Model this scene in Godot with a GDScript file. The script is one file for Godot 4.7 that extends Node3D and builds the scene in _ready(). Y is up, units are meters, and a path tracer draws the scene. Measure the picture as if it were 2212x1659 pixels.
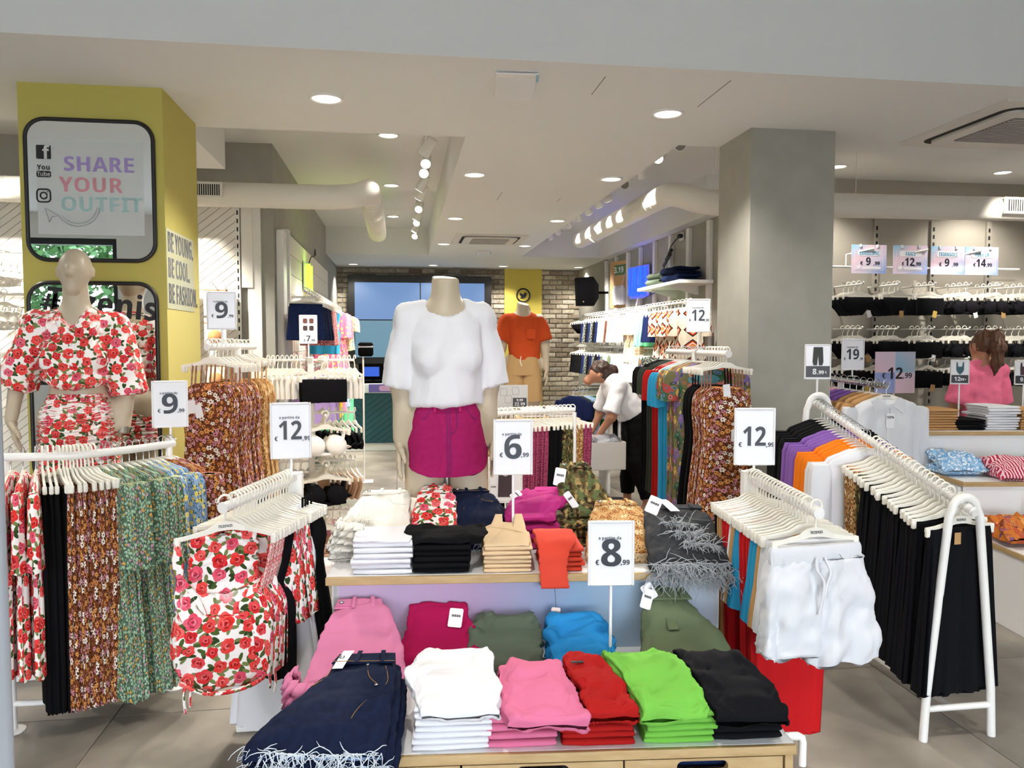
extends Node3D
# A clothing shop: metres, y up, the shop's depth runs along -z. W(x, height, depth) is a point of the shop.

class MB:
	var v := PackedVector3Array()
	var t := PackedVector2Array()
	var ix := PackedInt32Array()
	func tri(a: int, b: int, c: int) -> void:
		ix.append(a); ix.append(b); ix.append(c)
	func add(p: Vector3, u := Vector2.ZERO) -> int:
		v.append(p); t.append(u)
		return v.size() - 1
	# rows of points; du x dv points outwards
	func grid(p: PackedVector3Array, nu: int, nv: int, cu := false, cv := false, uv := PackedVector2Array()) -> void:
		var o := v.size()
		for j in nv:
			for i in nu:
				v.append(p[j * nu + i])
				t.append(uv[j * nu + i] if uv else Vector2(float(i) / maxi(1, nu - (0 if cu else 1)), float(j) / maxi(1, nv - 1)))
		for j in (nv if cv else nv - 1):
			for i in (nu if cu else nu - 1):
				var a := o + j * nu + i
				var b := o + j * nu + (i + 1) % nu
				var d := o + ((j + 1) % nv) * nu + i
				var c := o + ((j + 1) % nv) * nu + (i + 1) % nu
				tri(a, c, b); tri(a, d, c)
	func fan(ring: PackedVector3Array, up: Vector3) -> void:
		var m := Vector3.ZERO
		for q in ring: m += q
		m /= ring.size()
		var o := add(m, Vector2(m.x, m.y + m.z))
		for q in ring: add(q, Vector2(q.x, q.y + q.z))
		for i in ring.size():
			var a := o + 1 + i
			var b := o + 1 + (i + 1) % ring.size()
			if (v[b] - m).cross(v[a] - m).dot(up) > 0: tri(o, a, b)
			else: tri(o, b, a)
	func quad(a: Vector3, b: Vector3, c: Vector3, d: Vector3, out: Vector3) -> void:
		var o := v.size()
		add(a, Vector2(0, 0)); add(b, Vector2(1, 0)); add(c, Vector2(1, 1)); add(d, Vector2(0, 1))
		if (c - a).cross(b - a).dot(out) > 0: tri(o, o + 1, o + 2); tri(o, o + 2, o + 3)
		else: tri(o, o + 2, o + 1); tri(o, o + 3, o + 2)
	func box(c: Vector3, s: Vector3, bev := 0.0, bas := Basis.IDENTITY) -> void:
		var h := s / 2
		bev = minf(bev, minf(h.x, minf(h.y, h.z)) * 0.98)
		var vid := {}
		for sx in [-1, 1]:
			for sy in [-1, 1]:
				for sz in [-1, 1]:
					for ax in 3:
						var p := Vector3(sx * (h.x - bev), sy * (h.y - bev), sz * (h.z - bev))
						p[ax] = [sx, sy, sz][ax] * h[ax]
						vid[[sx, sy, sz, ax]] = add(c + bas * p, Vector2(p.x, p.y))
		var q4 := func(a, b, e, d):
			var n: Vector3 = (v[e] - v[a]).cross(v[b] - v[a])
			if n.dot((v[a] + v[e]) / 2 - c) > 0: tri(a, b, e); tri(a, e, d)
			else: tri(a, e, b); tri(a, d, e)
		for ax in 3:
			var b1: int = (ax + 1) % 3
			var b2: int = (ax + 2) % 3
			for s1 in [-1, 1]:
				var k := []
				for w in [[-1, -1], [1, -1], [1, 1], [-1, 1]]:
					var kk := [0, 0, 0, ax]
					kk[ax] = s1; kk[b1] = w[0]; kk[b2] = w[1]
					k.append(vid[kk])
				q4.call(k[0], k[1], k[2], k[3])
				if bev <= 0.0: continue
				for s2 in [-1, 1]: # edge along b2 between faces ax and b1
					var e1 := [0, 0, 0, ax]; var e2 := [0, 0, 0, ax]; var e3 := [0, 0, 0, b1]; var e4 := [0, 0, 0, b1]
					for e in [e1, e2, e3, e4]:
						e[ax] = s1; e[b1] = s2
					e1[b2] = -1; e2[b2] = 1; e3[b2] = 1; e4[b2] = -1
					q4.call(vid[e1], vid[e2], vid[e3], vid[e4])
		if bev > 0.0:
			for sx in [-1, 1]:
				for sy in [-1, 1]:
					for sz in [-1, 1]:
						var a: int = vid[[sx, sy, sz, 0]]
						var b: int = vid[[sx, sy, sz, 1]]
						var d: int = vid[[sx, sy, sz, 2]]
						if (v[d] - v[a]).cross(v[b] - v[a]).dot(v[a] - c) > 0: tri(a, b, d)
						else: tri(a, d, b)
	func tube(p: Array, r, n := 8, closed := false, caps := true, flat := 1.0) -> void:
		var m := p.size()
		var pts := PackedVector3Array()
		var up := Vector3.ZERO
		var first := PackedVector3Array()
		var last := PackedVector3Array()
		for j in m:
			var a: Vector3 = p[(j - 1 + m) % m] if closed or j > 0 else p[0]
			var b: Vector3 = p[(j + 1) % m] if closed or j < m - 1 else p[m - 1]
			var d := (b - a).normalized()
			if up == Vector3.ZERO: up = (Vector3.UP if absf(d.y) < 0.9 else Vector3.BACK)
			up = (up - d * up.dot(d)).normalized()
			var s := d.cross(up)
			var rr: float = r[j] if r is Array else r
			for i in n:
				var an := TAU * i / n
				var q: Vector3 = p[j] + (s * cos(an) - up * sin(an) * flat) * rr
				pts.append(q)
				if j == 0: first.append(q)
				if j == m - 1: last.append(q)
		grid(pts, n, m, true, closed)
		if caps and not closed:
			fan(first, p[0] - p[1])
			fan(last, p[m - 1] - p[m - 2])
	func lathe(prof: Array, n := 24, c := Vector3.ZERO, bas := Basis.IDENTITY) -> void: # [[r, y] ...] from the bottom up
		var pts := PackedVector3Array()
		for q in prof:
			for i in n:
				var an := -TAU * i / n
				pts.append(c + bas * Vector3(cos(an) * q[0], q[1], sin(an) * q[0]))
		grid(pts, n, prof.size(), true)
	func prism(poly: PackedVector2Array, z0: float, z1: float, xf := Transform3D.IDENTITY) -> void:
		var id := Geometry2D.triangulate_polygon(poly)
		for z in [z0, z1]:
			var o := v.size()
			for q in poly: add(xf * Vector3(q.x, q.y, z), q)
			for k in range(0, id.size(), 3):
				var a := o + id[k]; var b := o + id[k + 1]; var c := o + id[k + 2]
				var nn := xf.basis * Vector3(0, 0, 1 if z == maxf(z0, z1) else -1)
				if (v[c] - v[a]).cross(v[b] - v[a]).dot(nn) > 0: tri(a, b, c)
				else: tri(a, c, b)
		var cw := Geometry2D.is_polygon_clockwise(poly)
		for i in poly.size():
			var a2 := poly[i]; var b2 := poly[(i + 1) % poly.size()]
			var e := (b2 - a2)
			var out := Vector3(e.y, -e.x, 0) * (-1 if cw else 1)
			quad(xf * Vector3(a2.x, a2.y, z0), xf * Vector3(b2.x, b2.y, z0), xf * Vector3(b2.x, b2.y, z1), xf * Vector3(a2.x, a2.y, z1), xf.basis * out)
	func rough(amp: float, freq: float, sd := 1, sc := Vector3.ONE) -> MB:
		var nz := FastNoiseLite.new()
		nz.seed = sd; nz.frequency = freq; nz.fractal_octaves = 2
		var nn := normals()
		for i in v.size():
			var q := v[i] * sc
			v[i] += nn[i] * nz.get_noise_3d(q.x, q.y, q.z) * amp
		return self
	func crease(amp: float, freq: float, sd := 1, sc := Vector3.ONE, flat := false) -> MB: # sharp-crested folds
		var nz := FastNoiseLite.new()
		nz.seed = sd; nz.frequency = freq; nz.fractal_octaves = 2
		nz.fractal_type = FastNoiseLite.FRACTAL_RIDGED
		nz.domain_warp_enabled = true
		nz.domain_warp_amplitude = 0.08
		nz.domain_warp_frequency = freq * 0.7
		var nn := normals()
		for i in v.size():
			var q := v[i] * sc
			v[i] += nn[i] * nz.get_noise_3d(q.x, q.y, q.z) * amp * (smoothstep(0.3, 0.9, absf(nn[i].y)) if flat else 1.0)
		return self
	func normals() -> PackedVector3Array:
		var n := PackedVector3Array()
		n.resize(v.size())
		for k in range(0, ix.size(), 3):
			var a := ix[k]; var b := ix[k + 1]; var c := ix[k + 2]
			var f := (v[c] - v[a]).cross(v[b] - v[a])
			n[a] += f; n[b] += f; n[c] += f
		for i in n.size(): n[i] = n[i].normalized() if n[i].length_squared() > 1e-20 else Vector3.UP
		return n
	func mesh() -> ArrayMesh:
		var a := []
		a.resize(Mesh.ARRAY_MAX)
		a[Mesh.ARRAY_VERTEX] = v
		a[Mesh.ARRAY_NORMAL] = normals()
		a[Mesh.ARRAY_TEX_UV] = t
		a[Mesh.ARRAY_INDEX] = ix
		var m := ArrayMesh.new()
		m.add_surface_from_arrays(Mesh.PRIMITIVE_TRIANGLES, a)
		return m

# a distance field meshed as surface nets: bodies, clothes on bodies, heads, hands
class Field:
	var o: Vector3
	var n: Vector3i
	var c: float
	var k: float
	var f := PackedFloat32Array()
	func _init(lo: Vector3, hi: Vector3, cell: float, kk: float) -> void:
		o = lo; c = cell; k = kk
		n = Vector3i(((hi - lo) / cell).ceil()) + Vector3i.ONE
		f.resize(n.x * n.y * n.z)
		f.fill(1.0)
	func cap(a: Vector3, b: Vector3, ra: float, rb: float, sc := Vector3.ONE, flat := false, cut := false) -> void:
		var rr := maxf(ra, rb)
		var grow := sc * rr + Vector3.ONE * (k + 3.0 * c)
		var l := Vector3i(((a.min(b) - grow - o) / c).floor()).clamp(Vector3i.ZERO, n - Vector3i.ONE)
		var h := Vector3i(((a.max(b) + grow - o) / c).ceil()).clamp(Vector3i.ZERO, n - Vector3i.ONE)
		var a2 := a / sc
		var ab := b / sc - a2
		var ll := maxf(ab.length_squared(), 1e-9)
		var mn := minf(sc.x, minf(sc.y, sc.z))
		var dir := (b - a).normalized()
		for z in range(l.z, h.z + 1):
			for y in range(l.y, h.y + 1):
				var at := (z * n.y + y) * n.x
				for x in range(l.x, h.x + 1):
					var p := o + Vector3(x, y, z) * c
					var q := p / sc - a2
					var s := clampf(q.dot(ab) / ll, 0.0, 1.0)
					var d := ((q - ab * s).length() - lerpf(ra, rb, s)) * mn
					if flat: d = maxf(d, (p - b).dot(dir))
					var e := f[at + x]
					if cut: f[at + x] = maxf(e, -d)
					else:
						var w := maxf(k - absf(e - d), 0.0) / k
						f[at + x] = minf(e, d) - w * w * k * 0.25
	func path(ps: Array, rs: Array, sc := Vector3.ONE) -> void:
		for i in ps.size() - 1: cap(ps[i], ps[i + 1], rs[i], rs[i + 1], sc)
	func plane(nn: Vector3, d: float) -> void: # keeps the side where nn . p < d
		for z in n.z:
			for y in n.y:
				for x in n.x:
					var i := (z * n.y + y) * n.x + x
					f[i] = maxf(f[i], (o + Vector3(x, y, z) * c).dot(nn) - d)
	func into(m: MB) -> MB:
		var id := PackedInt32Array()
		id.resize(f.size())
		var sx := 1; var sy := n.x; var sz := n.x * n.y
		var offs := [0, sx, sy, sx + sy, sz, sx + sz, sy + sz, sx + sy + sz]
		var cs := [Vector3(0, 0, 0), Vector3(1, 0, 0), Vector3(0, 1, 0), Vector3(1, 1, 0), Vector3(0, 0, 1), Vector3(1, 0, 1), Vector3(0, 1, 1), Vector3(1, 1, 1)]
		var edges := [[0, 1], [2, 3], [4, 5], [6, 7], [0, 2], [1, 3], [4, 6], [5, 7], [0, 4], [1, 5], [2, 6], [3, 7]]
		for z in n.z - 1:
			for y in n.y - 1:
				for x in n.x - 1:
					var i := z * sz + y * sy + x
					var v0 := f[i]
					if absf(v0) > 2.0 * c: continue
					var s0 := v0 < 0.0
					var mixed := false
					for q in 7:
						if (f[i + offs[q + 1]] < 0.0) != s0:
							mixed = true
							break
					if not mixed: continue
					var sum := Vector3.ZERO
					var cnt := 0
					for e in edges:
						var fa := f[i + offs[e[0]]]; var fb := f[i + offs[e[1]]]
						if (fa < 0.0) == (fb < 0.0): continue
						sum += (cs[e[0]] as Vector3).lerp(cs[e[1]], fa / (fa - fb))
						cnt += 1
					id[i] = m.add(o + (Vector3(x, y, z) + sum / cnt) * c) + 1
		for z in range(1, n.z - 1):
			for y in range(1, n.y - 1):
				for x in range(1, n.x - 1):
					var i := z * sz + y * sy + x
					if id[i] == 0: continue
					var inside := f[i] < 0.0
					for ax in 3:
						var st: int = [sx, sy, sz][ax]
						if (f[i + st] < 0.0) == inside: continue
						var p: int = [sy, sz, sx][ax]
						var q: int = [sz, sx, sy][ax]
						var a := id[i] - 1; var b := id[i - p] - 1; var cc := id[i - p - q] - 1; var d := id[i - q] - 1
						if a < 0 or b < 0 or cc < 0 or d < 0: continue
						if inside: m.tri(a, cc, b); m.tri(a, d, cc)
						else: m.tri(a, b, cc); m.tri(a, cc, d)
		return m

var M := {}
var names := {}
var rng := RandomNumberGenerator.new()
var bold: SystemFont
var plain_font: SystemFont
var cache := {}
const ORD := ["first", "second", "third", "fourth", "fifth", "sixth", "seventh", "eighth", "ninth", "tenth", "eleventh", "twelfth", "thirteenth", "fourteenth", "fifteenth", "sixteenth", "seventeenth", "eighteenth", "nineteenth", "twentieth", "twenty-first", "twenty-second", "twenty-third", "twenty-fourth", "twenty-fifth"]

func W(x: float, y: float, d: float) -> Vector3:
	return Vector3(x, y, -d)

func numbered(s: String) -> String:
	if not names.has(s):
		names[s] = 0
		return s
	names[s] += 1
	return "%s_%03d" % [s, names[s]]

func meta(o: Node, label: String, category: String, group := "") -> void:
	o.set_meta("label", label)
	o.set_meta("category", category)
	if group: o.set_meta("group", group)

func thing(called: String, label: String, category: String, at := Vector3.ZERO, turn := 0.0, group := "") -> Node3D:
	var o := Node3D.new()
	o.name = numbered(called)
	add_child(o)
	o.position = at
	o.rotation.y = turn
	meta(o, label, category, group)
	return o

func part(parent: Node3D, called: String, m, mt: Material, at := Vector3.ZERO, turn := 0.0, label := "") -> MeshInstance3D:
	var o := MeshInstance3D.new()
	o.name = called
	o.mesh = m.mesh() if m is MB else m
	o.material_override = mt
	o.position = at
	o.rotation.y = turn
	if label: o.set_meta("label", label)
	parent.add_child(o, true)
	return o

func solo(called: String, m, mt: Material, label: String, category: String, at := Vector3.ZERO, turn := 0.0, group := "") -> MeshInstance3D:
	var o := part(self, numbered(called), m, mt, at, turn)
	meta(o, label, category, group)
	return o

func struct(called: String, m, mt: Material, label := "", at := Vector3.ZERO) -> MeshInstance3D:
	var o := part(self, numbered(called), m, mt, at)
	o.set_meta("kind", "structure")
	if label: o.set_meta("label", label)
	return o

func bx(s: Vector3, bev := 0.004, c := Vector3.ZERO) -> MB:
	var b := MB.new()
	b.box(c, s, bev)
	return b

func span(lo: Vector3, hi: Vector3, bev := 0.0) -> MB:
	return bx((hi - lo).abs(), bev, (lo + hi) / 2)

func rod(p: Array, r, n := 10) -> MB:
	var b := MB.new()
	b.tube(p, r, n)
	return b

func arc(c: Vector3, r: float, a0: float, a1: float, n: int, ux := Vector3.RIGHT, uy := Vector3.UP) -> Array:
	var q := []
	for i in n + 1:
		var a := lerpf(a0, a1, float(i) / n)
		q.append(c + (ux * cos(a) + uy * sin(a)) * r)
	return q

func smooth(p: Array, n := 6) -> Array: # Catmull-Rom through points
	var q := []
	for i in p.size() - 1:
		var a: Vector3 = p[maxi(i - 1, 0)]; var b: Vector3 = p[i]; var c: Vector3 = p[i + 1]; var d: Vector3 = p[mini(i + 2, p.size() - 1)]
		for j in n:
			q.append(b.cubic_interpolate(c, a, d, float(j) / n))
	q.append(p[-1])
	return q

func rrect(w: float, h: float, r: float, n := 5) -> PackedVector2Array:
	var q := PackedVector2Array()
	for k in 4:
		var c := Vector2((w / 2 - r) * [1, -1, -1, 1][k], (h / 2 - r) * [1, 1, -1, -1][k])
		for i in n + 1:
			var a := PI / 2 * (k + float(i) / n)
			q.append(c + Vector2(cos(a), sin(a)) * r)
	return q

func text(parent: Node3D, s: String, height: float, at: Vector3, mt: Material, f: Font = null, ax := 0, wide := 1.0, called := "lettering", turn := 0.0, lean := 0.0) -> MeshInstance3D:
	var key := "%s|%f|%d|%s" % [s, height, ax, "r" if f == plain_font else "b"]
	if not cache.has(key):
		var t := TextMesh.new()
		t.text = s
		t.font = f if f else bold
		t.font_size = 48
		t.pixel_size = height / 48.0 / 0.72
		t.depth = 0.0016
		t.curve_step = 1.0
		t.horizontal_alignment = [HORIZONTAL_ALIGNMENT_CENTER, HORIZONTAL_ALIGNMENT_LEFT, HORIZONTAL_ALIGNMENT_RIGHT][ax]
		cache[key] = t
	var o := part(parent, called, cache[key], mt, at, turn)
	o.scale.x = wide
	if lean: o.rotation.z = lean
	return o

# ---- materials
func mat(key: String, c: Color, rough := 0.6, metal := 0.0) -> StandardMaterial3D:
	if M.has(key): return M[key]
	var m := StandardMaterial3D.new()
	m.resource_name = key
	m.albedo_color = c
	m.roughness = rough
	m.metallic = metal
	M[key] = m
	return m

func glow(key: String, c: Color, e: float) -> StandardMaterial3D:
	var m := mat(key, c.darkened(0.85), 0.5)
	m.emission_enabled = true
	m.emission = c
	m.emission_energy_multiplier = e
	return m

func weave_normal() -> Texture2D:
	if cache.has("weave"): return cache.weave
	var im := Image.create(128, 128, false, Image.FORMAT_RGB8)
	var r := RandomNumberGenerator.new()
	r.seed = 5
	for y in 128:
		for x in 128:
			var h := 0.5 + 0.28 * sin(x * TAU / 8.0) * sin(y * TAU / 8.0) + r.randf_range(-0.14, 0.14)
			im.set_pixel(x, y, Color(h, h, h))
	im.bump_map_to_normal_map(2.0)
	cache.weave = ImageTexture.create_from_image(im)
	return cache.weave

func fab(key: String, c: Color, tex: Texture2D = null, tile := 0.3, rough := 0.92, relief := 0.0, thin := 0.0) -> StandardMaterial3D:
	if M.has(key): return M[key]
	var m := mat(key, c, rough)
	m.uv1_triplanar = true
	m.uv1_triplanar_sharpness = 6.0
	m.metallic_specular = 0.25
	if tex:
		m.albedo_texture = tex
		m.uv1_scale = Vector3.ONE / tile
	else:
		m.uv1_scale = Vector3.ONE / 0.05
		if relief > 0:
			m.normal_enabled = true
			m.normal_texture = weave_normal()
			m.normal_scale = relief
	if thin > 0:
		m.backlight_enabled = true
		m.backlight = Color(thin, thin, thin)
	return m

# ---- printed cloth
func blob(im: Image, cx: float, cy: float, rx: float, ry: float, an: float, c: Color) -> void:
	var s := im.get_width()
	var r := ceili(maxf(rx, ry)) + 1
	var ca := cos(an); var sa := sin(an)
	for y in range(floori(cy) - r, floori(cy) + r + 1):
		for x in range(floori(cx) - r, floori(cx) + r + 1):
			var dx := x - cx; var dy := y - cy
			var u := (dx * ca + dy * sa) / rx
			var w := (dy * ca - dx * sa) / ry
			if u * u + w * w <= 1.0: im.set_pixel(posmod(x, s), posmod(y, s), c)

func scatter(r: RandomNumberGenerator, s: int, n: int, gap: float) -> Array:
	var q := []
	for k in n * 30:
		if q.size() >= n: break
		var p := Vector2(r.randf() * s, r.randf() * s)
		var ok := true
		for e in q:
			var d: Vector2 = (p - e).abs()
			d = Vector2(minf(d.x, s - d.x), minf(d.y, s - d.y))
			if d.length() < gap:
				ok = false
				break
		if ok: q.append(p)
	return q

func print_roses() -> Texture2D:
	var s := 512
	var im := Image.create(s, s, false, Image.FORMAT_RGB8)
	im.fill(Color8(250, 244, 240))
	var r := RandomNumberGenerator.new()
	r.seed = 11
	var spots := scatter(r, s, 60, 54)
	for p in spots:
		for k in r.randi_range(3, 5):
			var a := r.randf() * TAU
			var c: Color = [Color8(78, 96, 48), Color8(52, 70, 36), Color8(122, 134, 80)][r.randi() % 3]
			var q: Vector2 = p + Vector2(cos(a), sin(a)) * r.randf_range(30, 42)
			blob(im, q.x, q.y, r.randf_range(13, 20), 7.5, a + r.randf_range(-0.9, 0.9), c)
	for p in spots:
		var big := r.randf_range(21, 33)
		var base: Color = [Color8(226, 48, 44), Color8(236, 66, 62), Color8(230, 76, 100), Color8(216, 38, 42)][r.randi() % 4]
		for k in 6:
			var a := TAU * k / 6 + r.randf()
			blob(im, p.x + cos(a) * big * 0.38, p.y + sin(a) * big * 0.38, big * 0.68, big * 0.55, a, base.lightened(r.randf_range(0.0, 0.22)))
		for k in 7:
			var a := r.randf() * TAU
			var d := big * r.randf_range(0.15, 0.62)
			blob(im, p.x + cos(a) * d, p.y + sin(a) * d, big * 0.3, big * 0.09, a + PI / 2, base.darkened(r.randf_range(0.1, 0.32)))
		for k in 5:
			var a := r.randf() * TAU
			blob(im, p.x + cos(a) * big * 0.3, p.y + sin(a) * big * 0.3, big * 0.26, big * 0.08, a + PI / 2, base.lightened(0.35))
		blob(im, p.x, p.y, big * 0.2, big * 0.16, 0, base.darkened(0.3))
	return ImageTexture.create_from_image(im)

func flowers(sd: int, bg: Color, n: int, gap: float, rad: Vector2, cols: Array, mid: Color, leaf: Array, specks: int, speck: Array) -> Texture2D:
	var s := 512
	var im := Image.create(s, s, false, Image.FORMAT_RGB8)
	im.fill(bg)
	var r := RandomNumberGenerator.new()
	r.seed = sd
	for k in specks:
		blob(im, r.randf() * s, r.randf() * s, r.randf_range(2, 6), r.randf_range(2, 4), r.randf() * PI, speck[r.randi() % speck.size()])
	for p in scatter(r, s, n, gap):
		var big := r.randf_range(rad.x, rad.y)
		if leaf:
			for k in 3:
				var a := r.randf() * TAU
				blob(im, p.x + cos(a) * big * 1.2, p.y + sin(a) * big * 1.2, big * 0.55, big * 0.2, a, leaf[r.randi() % leaf.size()])
		var c: Color = cols[r.randi() % cols.size()]
		var o := r.randf()
		for k in 6:
			var a := o + TAU * k / 6
			blob(im, p.x + cos(a) * big * 0.58, p.y + sin(a) * big * 0.58, big * 0.46, big * 0.28, a, c.lightened(0.12 * (k % 2)))
		blob(im, p.x, p.y, big * 0.24, big * 0.24, 0, mid)
	return ImageTexture.create_from_image(im)

func patches(sd: int, cols: Array, freq: float, stretch := 1.0) -> Texture2D:
	var s := 256
	var im := Image.create(s, s, false, Image.FORMAT_RGB8)
	im.fill(cols[0])
	var nz := FastNoiseLite.new()
	nz.frequency = freq
	nz.fractal_octaves = 2
	for k in cols.size() - 1:
		nz.seed = sd + k
		var g := nz.get_seamless_image(s, s)
		for y in s:
			for x in s:
				if g.get_pixel(x, int(y * stretch) % s).r > 0.56 + 0.03 * k: im.set_pixel(x, y, cols[k + 1])
	return ImageTexture.create_from_image(im)

func print_leopard(sd: int, ring: bool) -> Texture2D:
	var s := 256
	var im := Image.create(s, s, false, Image.FORMAT_RGB8)
	im.fill(Color8(205, 160, 105))
	var r := RandomNumberGenerator.new()
	r.seed = sd
	for k in 30: blob(im, r.randf() * s, r.randf() * s, 24, 16, r.randf() * PI, [Color8(228, 200, 150), Color8(178, 122, 70)][k % 2])
	for p in scatter(r, s, 150 if not ring else 70, 15 if not ring else 23):
		if ring:
			blob(im, p.x, p.y, 10, 8, r.randf() * PI, Color8(40, 25, 18))
			blob(im, p.x + 1.5, p.y + 1, 5.5, 4.5, r.randf() * PI, Color8(150, 92, 48))
		else: blob(im, p.x, p.y, r.randf_range(3, 5.5), r.randf_range(2.5, 4), r.randf() * PI, Color8(48, 30, 22))
	return ImageTexture.create_from_image(im)

func print_scarf(sd: int, cols: Array) -> Texture2D:
	var s := 512
	var im := Image.create(s, s, false, Image.FORMAT_RGB8)
	im.fill(cols[0])
	var r := RandomNumberGenerator.new()
	r.seed = sd
	for k in 26: blob(im, r.randf() * s, r.randf() * s, r.randf_range(30, 90), r.randf_range(24, 60), r.randf() * PI, cols[r.randi() % cols.size()])
	for p in scatter(r, s, 60, 40):
		var b := r.randf_range(12, 30)
		var a := r.randf() * PI
		for k in 4: blob(im, p.x, p.y, b * (1 - k * 0.24), b * 0.6 * (1 - k * 0.24), a, cols[r.randi() % cols.size()])
	return ImageTexture.create_from_image(im)

func print_diamonds() -> Texture2D:
	var s := 256
	var im := Image.create(s, s, false, Image.FORMAT_RGB8)
	var c := [Color8(40, 28, 26), Color8(214, 78, 40), Color8(240, 222, 194), Color8(214, 78, 40), Color8(232, 150, 60)]
	for y in s:
		for x in s:
			var u := absf(posmod(x, 128) - 64.0); var w := absf(posmod(y, 128) - 64.0)
			var q := (floorf(u / 6) * 6 + floorf(w / 6) * 6)
			im.set_pixel(x, y, Color8(240, 226, 204) if q > 50 else c[int((50 - q) / 11) % 5])
	return ImageTexture.create_from_image(im)

func print_stripes(a: Color, b: Color, w: int, check := false) -> Texture2D:
	var s := 128
	var im := Image.create(s, s, false, Image.FORMAT_RGB8)
	for y in s:
		for x in s:
			var k := (1.0 if (x / w) % 2 else 0.0)
			if check: k = (k + (1.0 if (y / w) % 2 else 0.0)) / 2
			im.set_pixel(x, y, a.lerp(b, k))
	return ImageTexture.create_from_image(im)

func print_denim(c: Color, d: Color, sd: int) -> Texture2D:
	var s := 256
	var im := Image.create(s, s, false, Image.FORMAT_RGB8)
	var nz := FastNoiseLite.new()
	nz.seed = sd
	nz.frequency = 0.012
	var g := nz.get_seamless_image(s, s)
	var r := RandomNumberGenerator.new()
	r.seed = sd
	for y in s:
		for x in s:
			var k := 0.25 + 0.5 * (1.0 if (x + y) % 4 == 0 else 0.0) * r.randf() + (g.get_pixel(x, y).r - 0.5) * 0.35
			im.set_pixel(x, y, c.lerp(d, clampf(k, 0, 1)))
	return ImageTexture.create_from_image(im)

func mottled(sd: int, freq: float, a: Color, b: Color, size := 512) -> Texture2D:
	var nz := FastNoiseLite.new()
	nz.seed = sd
	nz.frequency = freq
	nz.fractal_octaves = 5
	var g := nz.get_seamless_image(size, size)
	var im := Image.create(size, size, false, Image.FORMAT_RGB8)
	for y in size:
		for x in size: im.set_pixel(x, y, a.lerp(b, g.get_pixel(x, y).r))
	return ImageTexture.create_from_image(im)

# the same cloth laid along a garment's own seams instead of by direction
func seamed(m: StandardMaterial3D) -> StandardMaterial3D:
	if m == null or m.albedo_texture == null or not m.uv1_triplanar: return m
	var k: String = m.resource_name + "_cut"
	if not M.has(k):
		var c: StandardMaterial3D = m.duplicate()
		c.resource_name = k
		c.uv1_triplanar = false
		M[k] = c
	return M[k]

const LAMP := 3.6
const SPOT := 9.0

# ---- the room
func wallbox(called: String, lo: Vector3, hi: Vector3, m: Material, label := "") -> MeshInstance3D:
	return struct(called, span(lo, hi), m, label)

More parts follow.
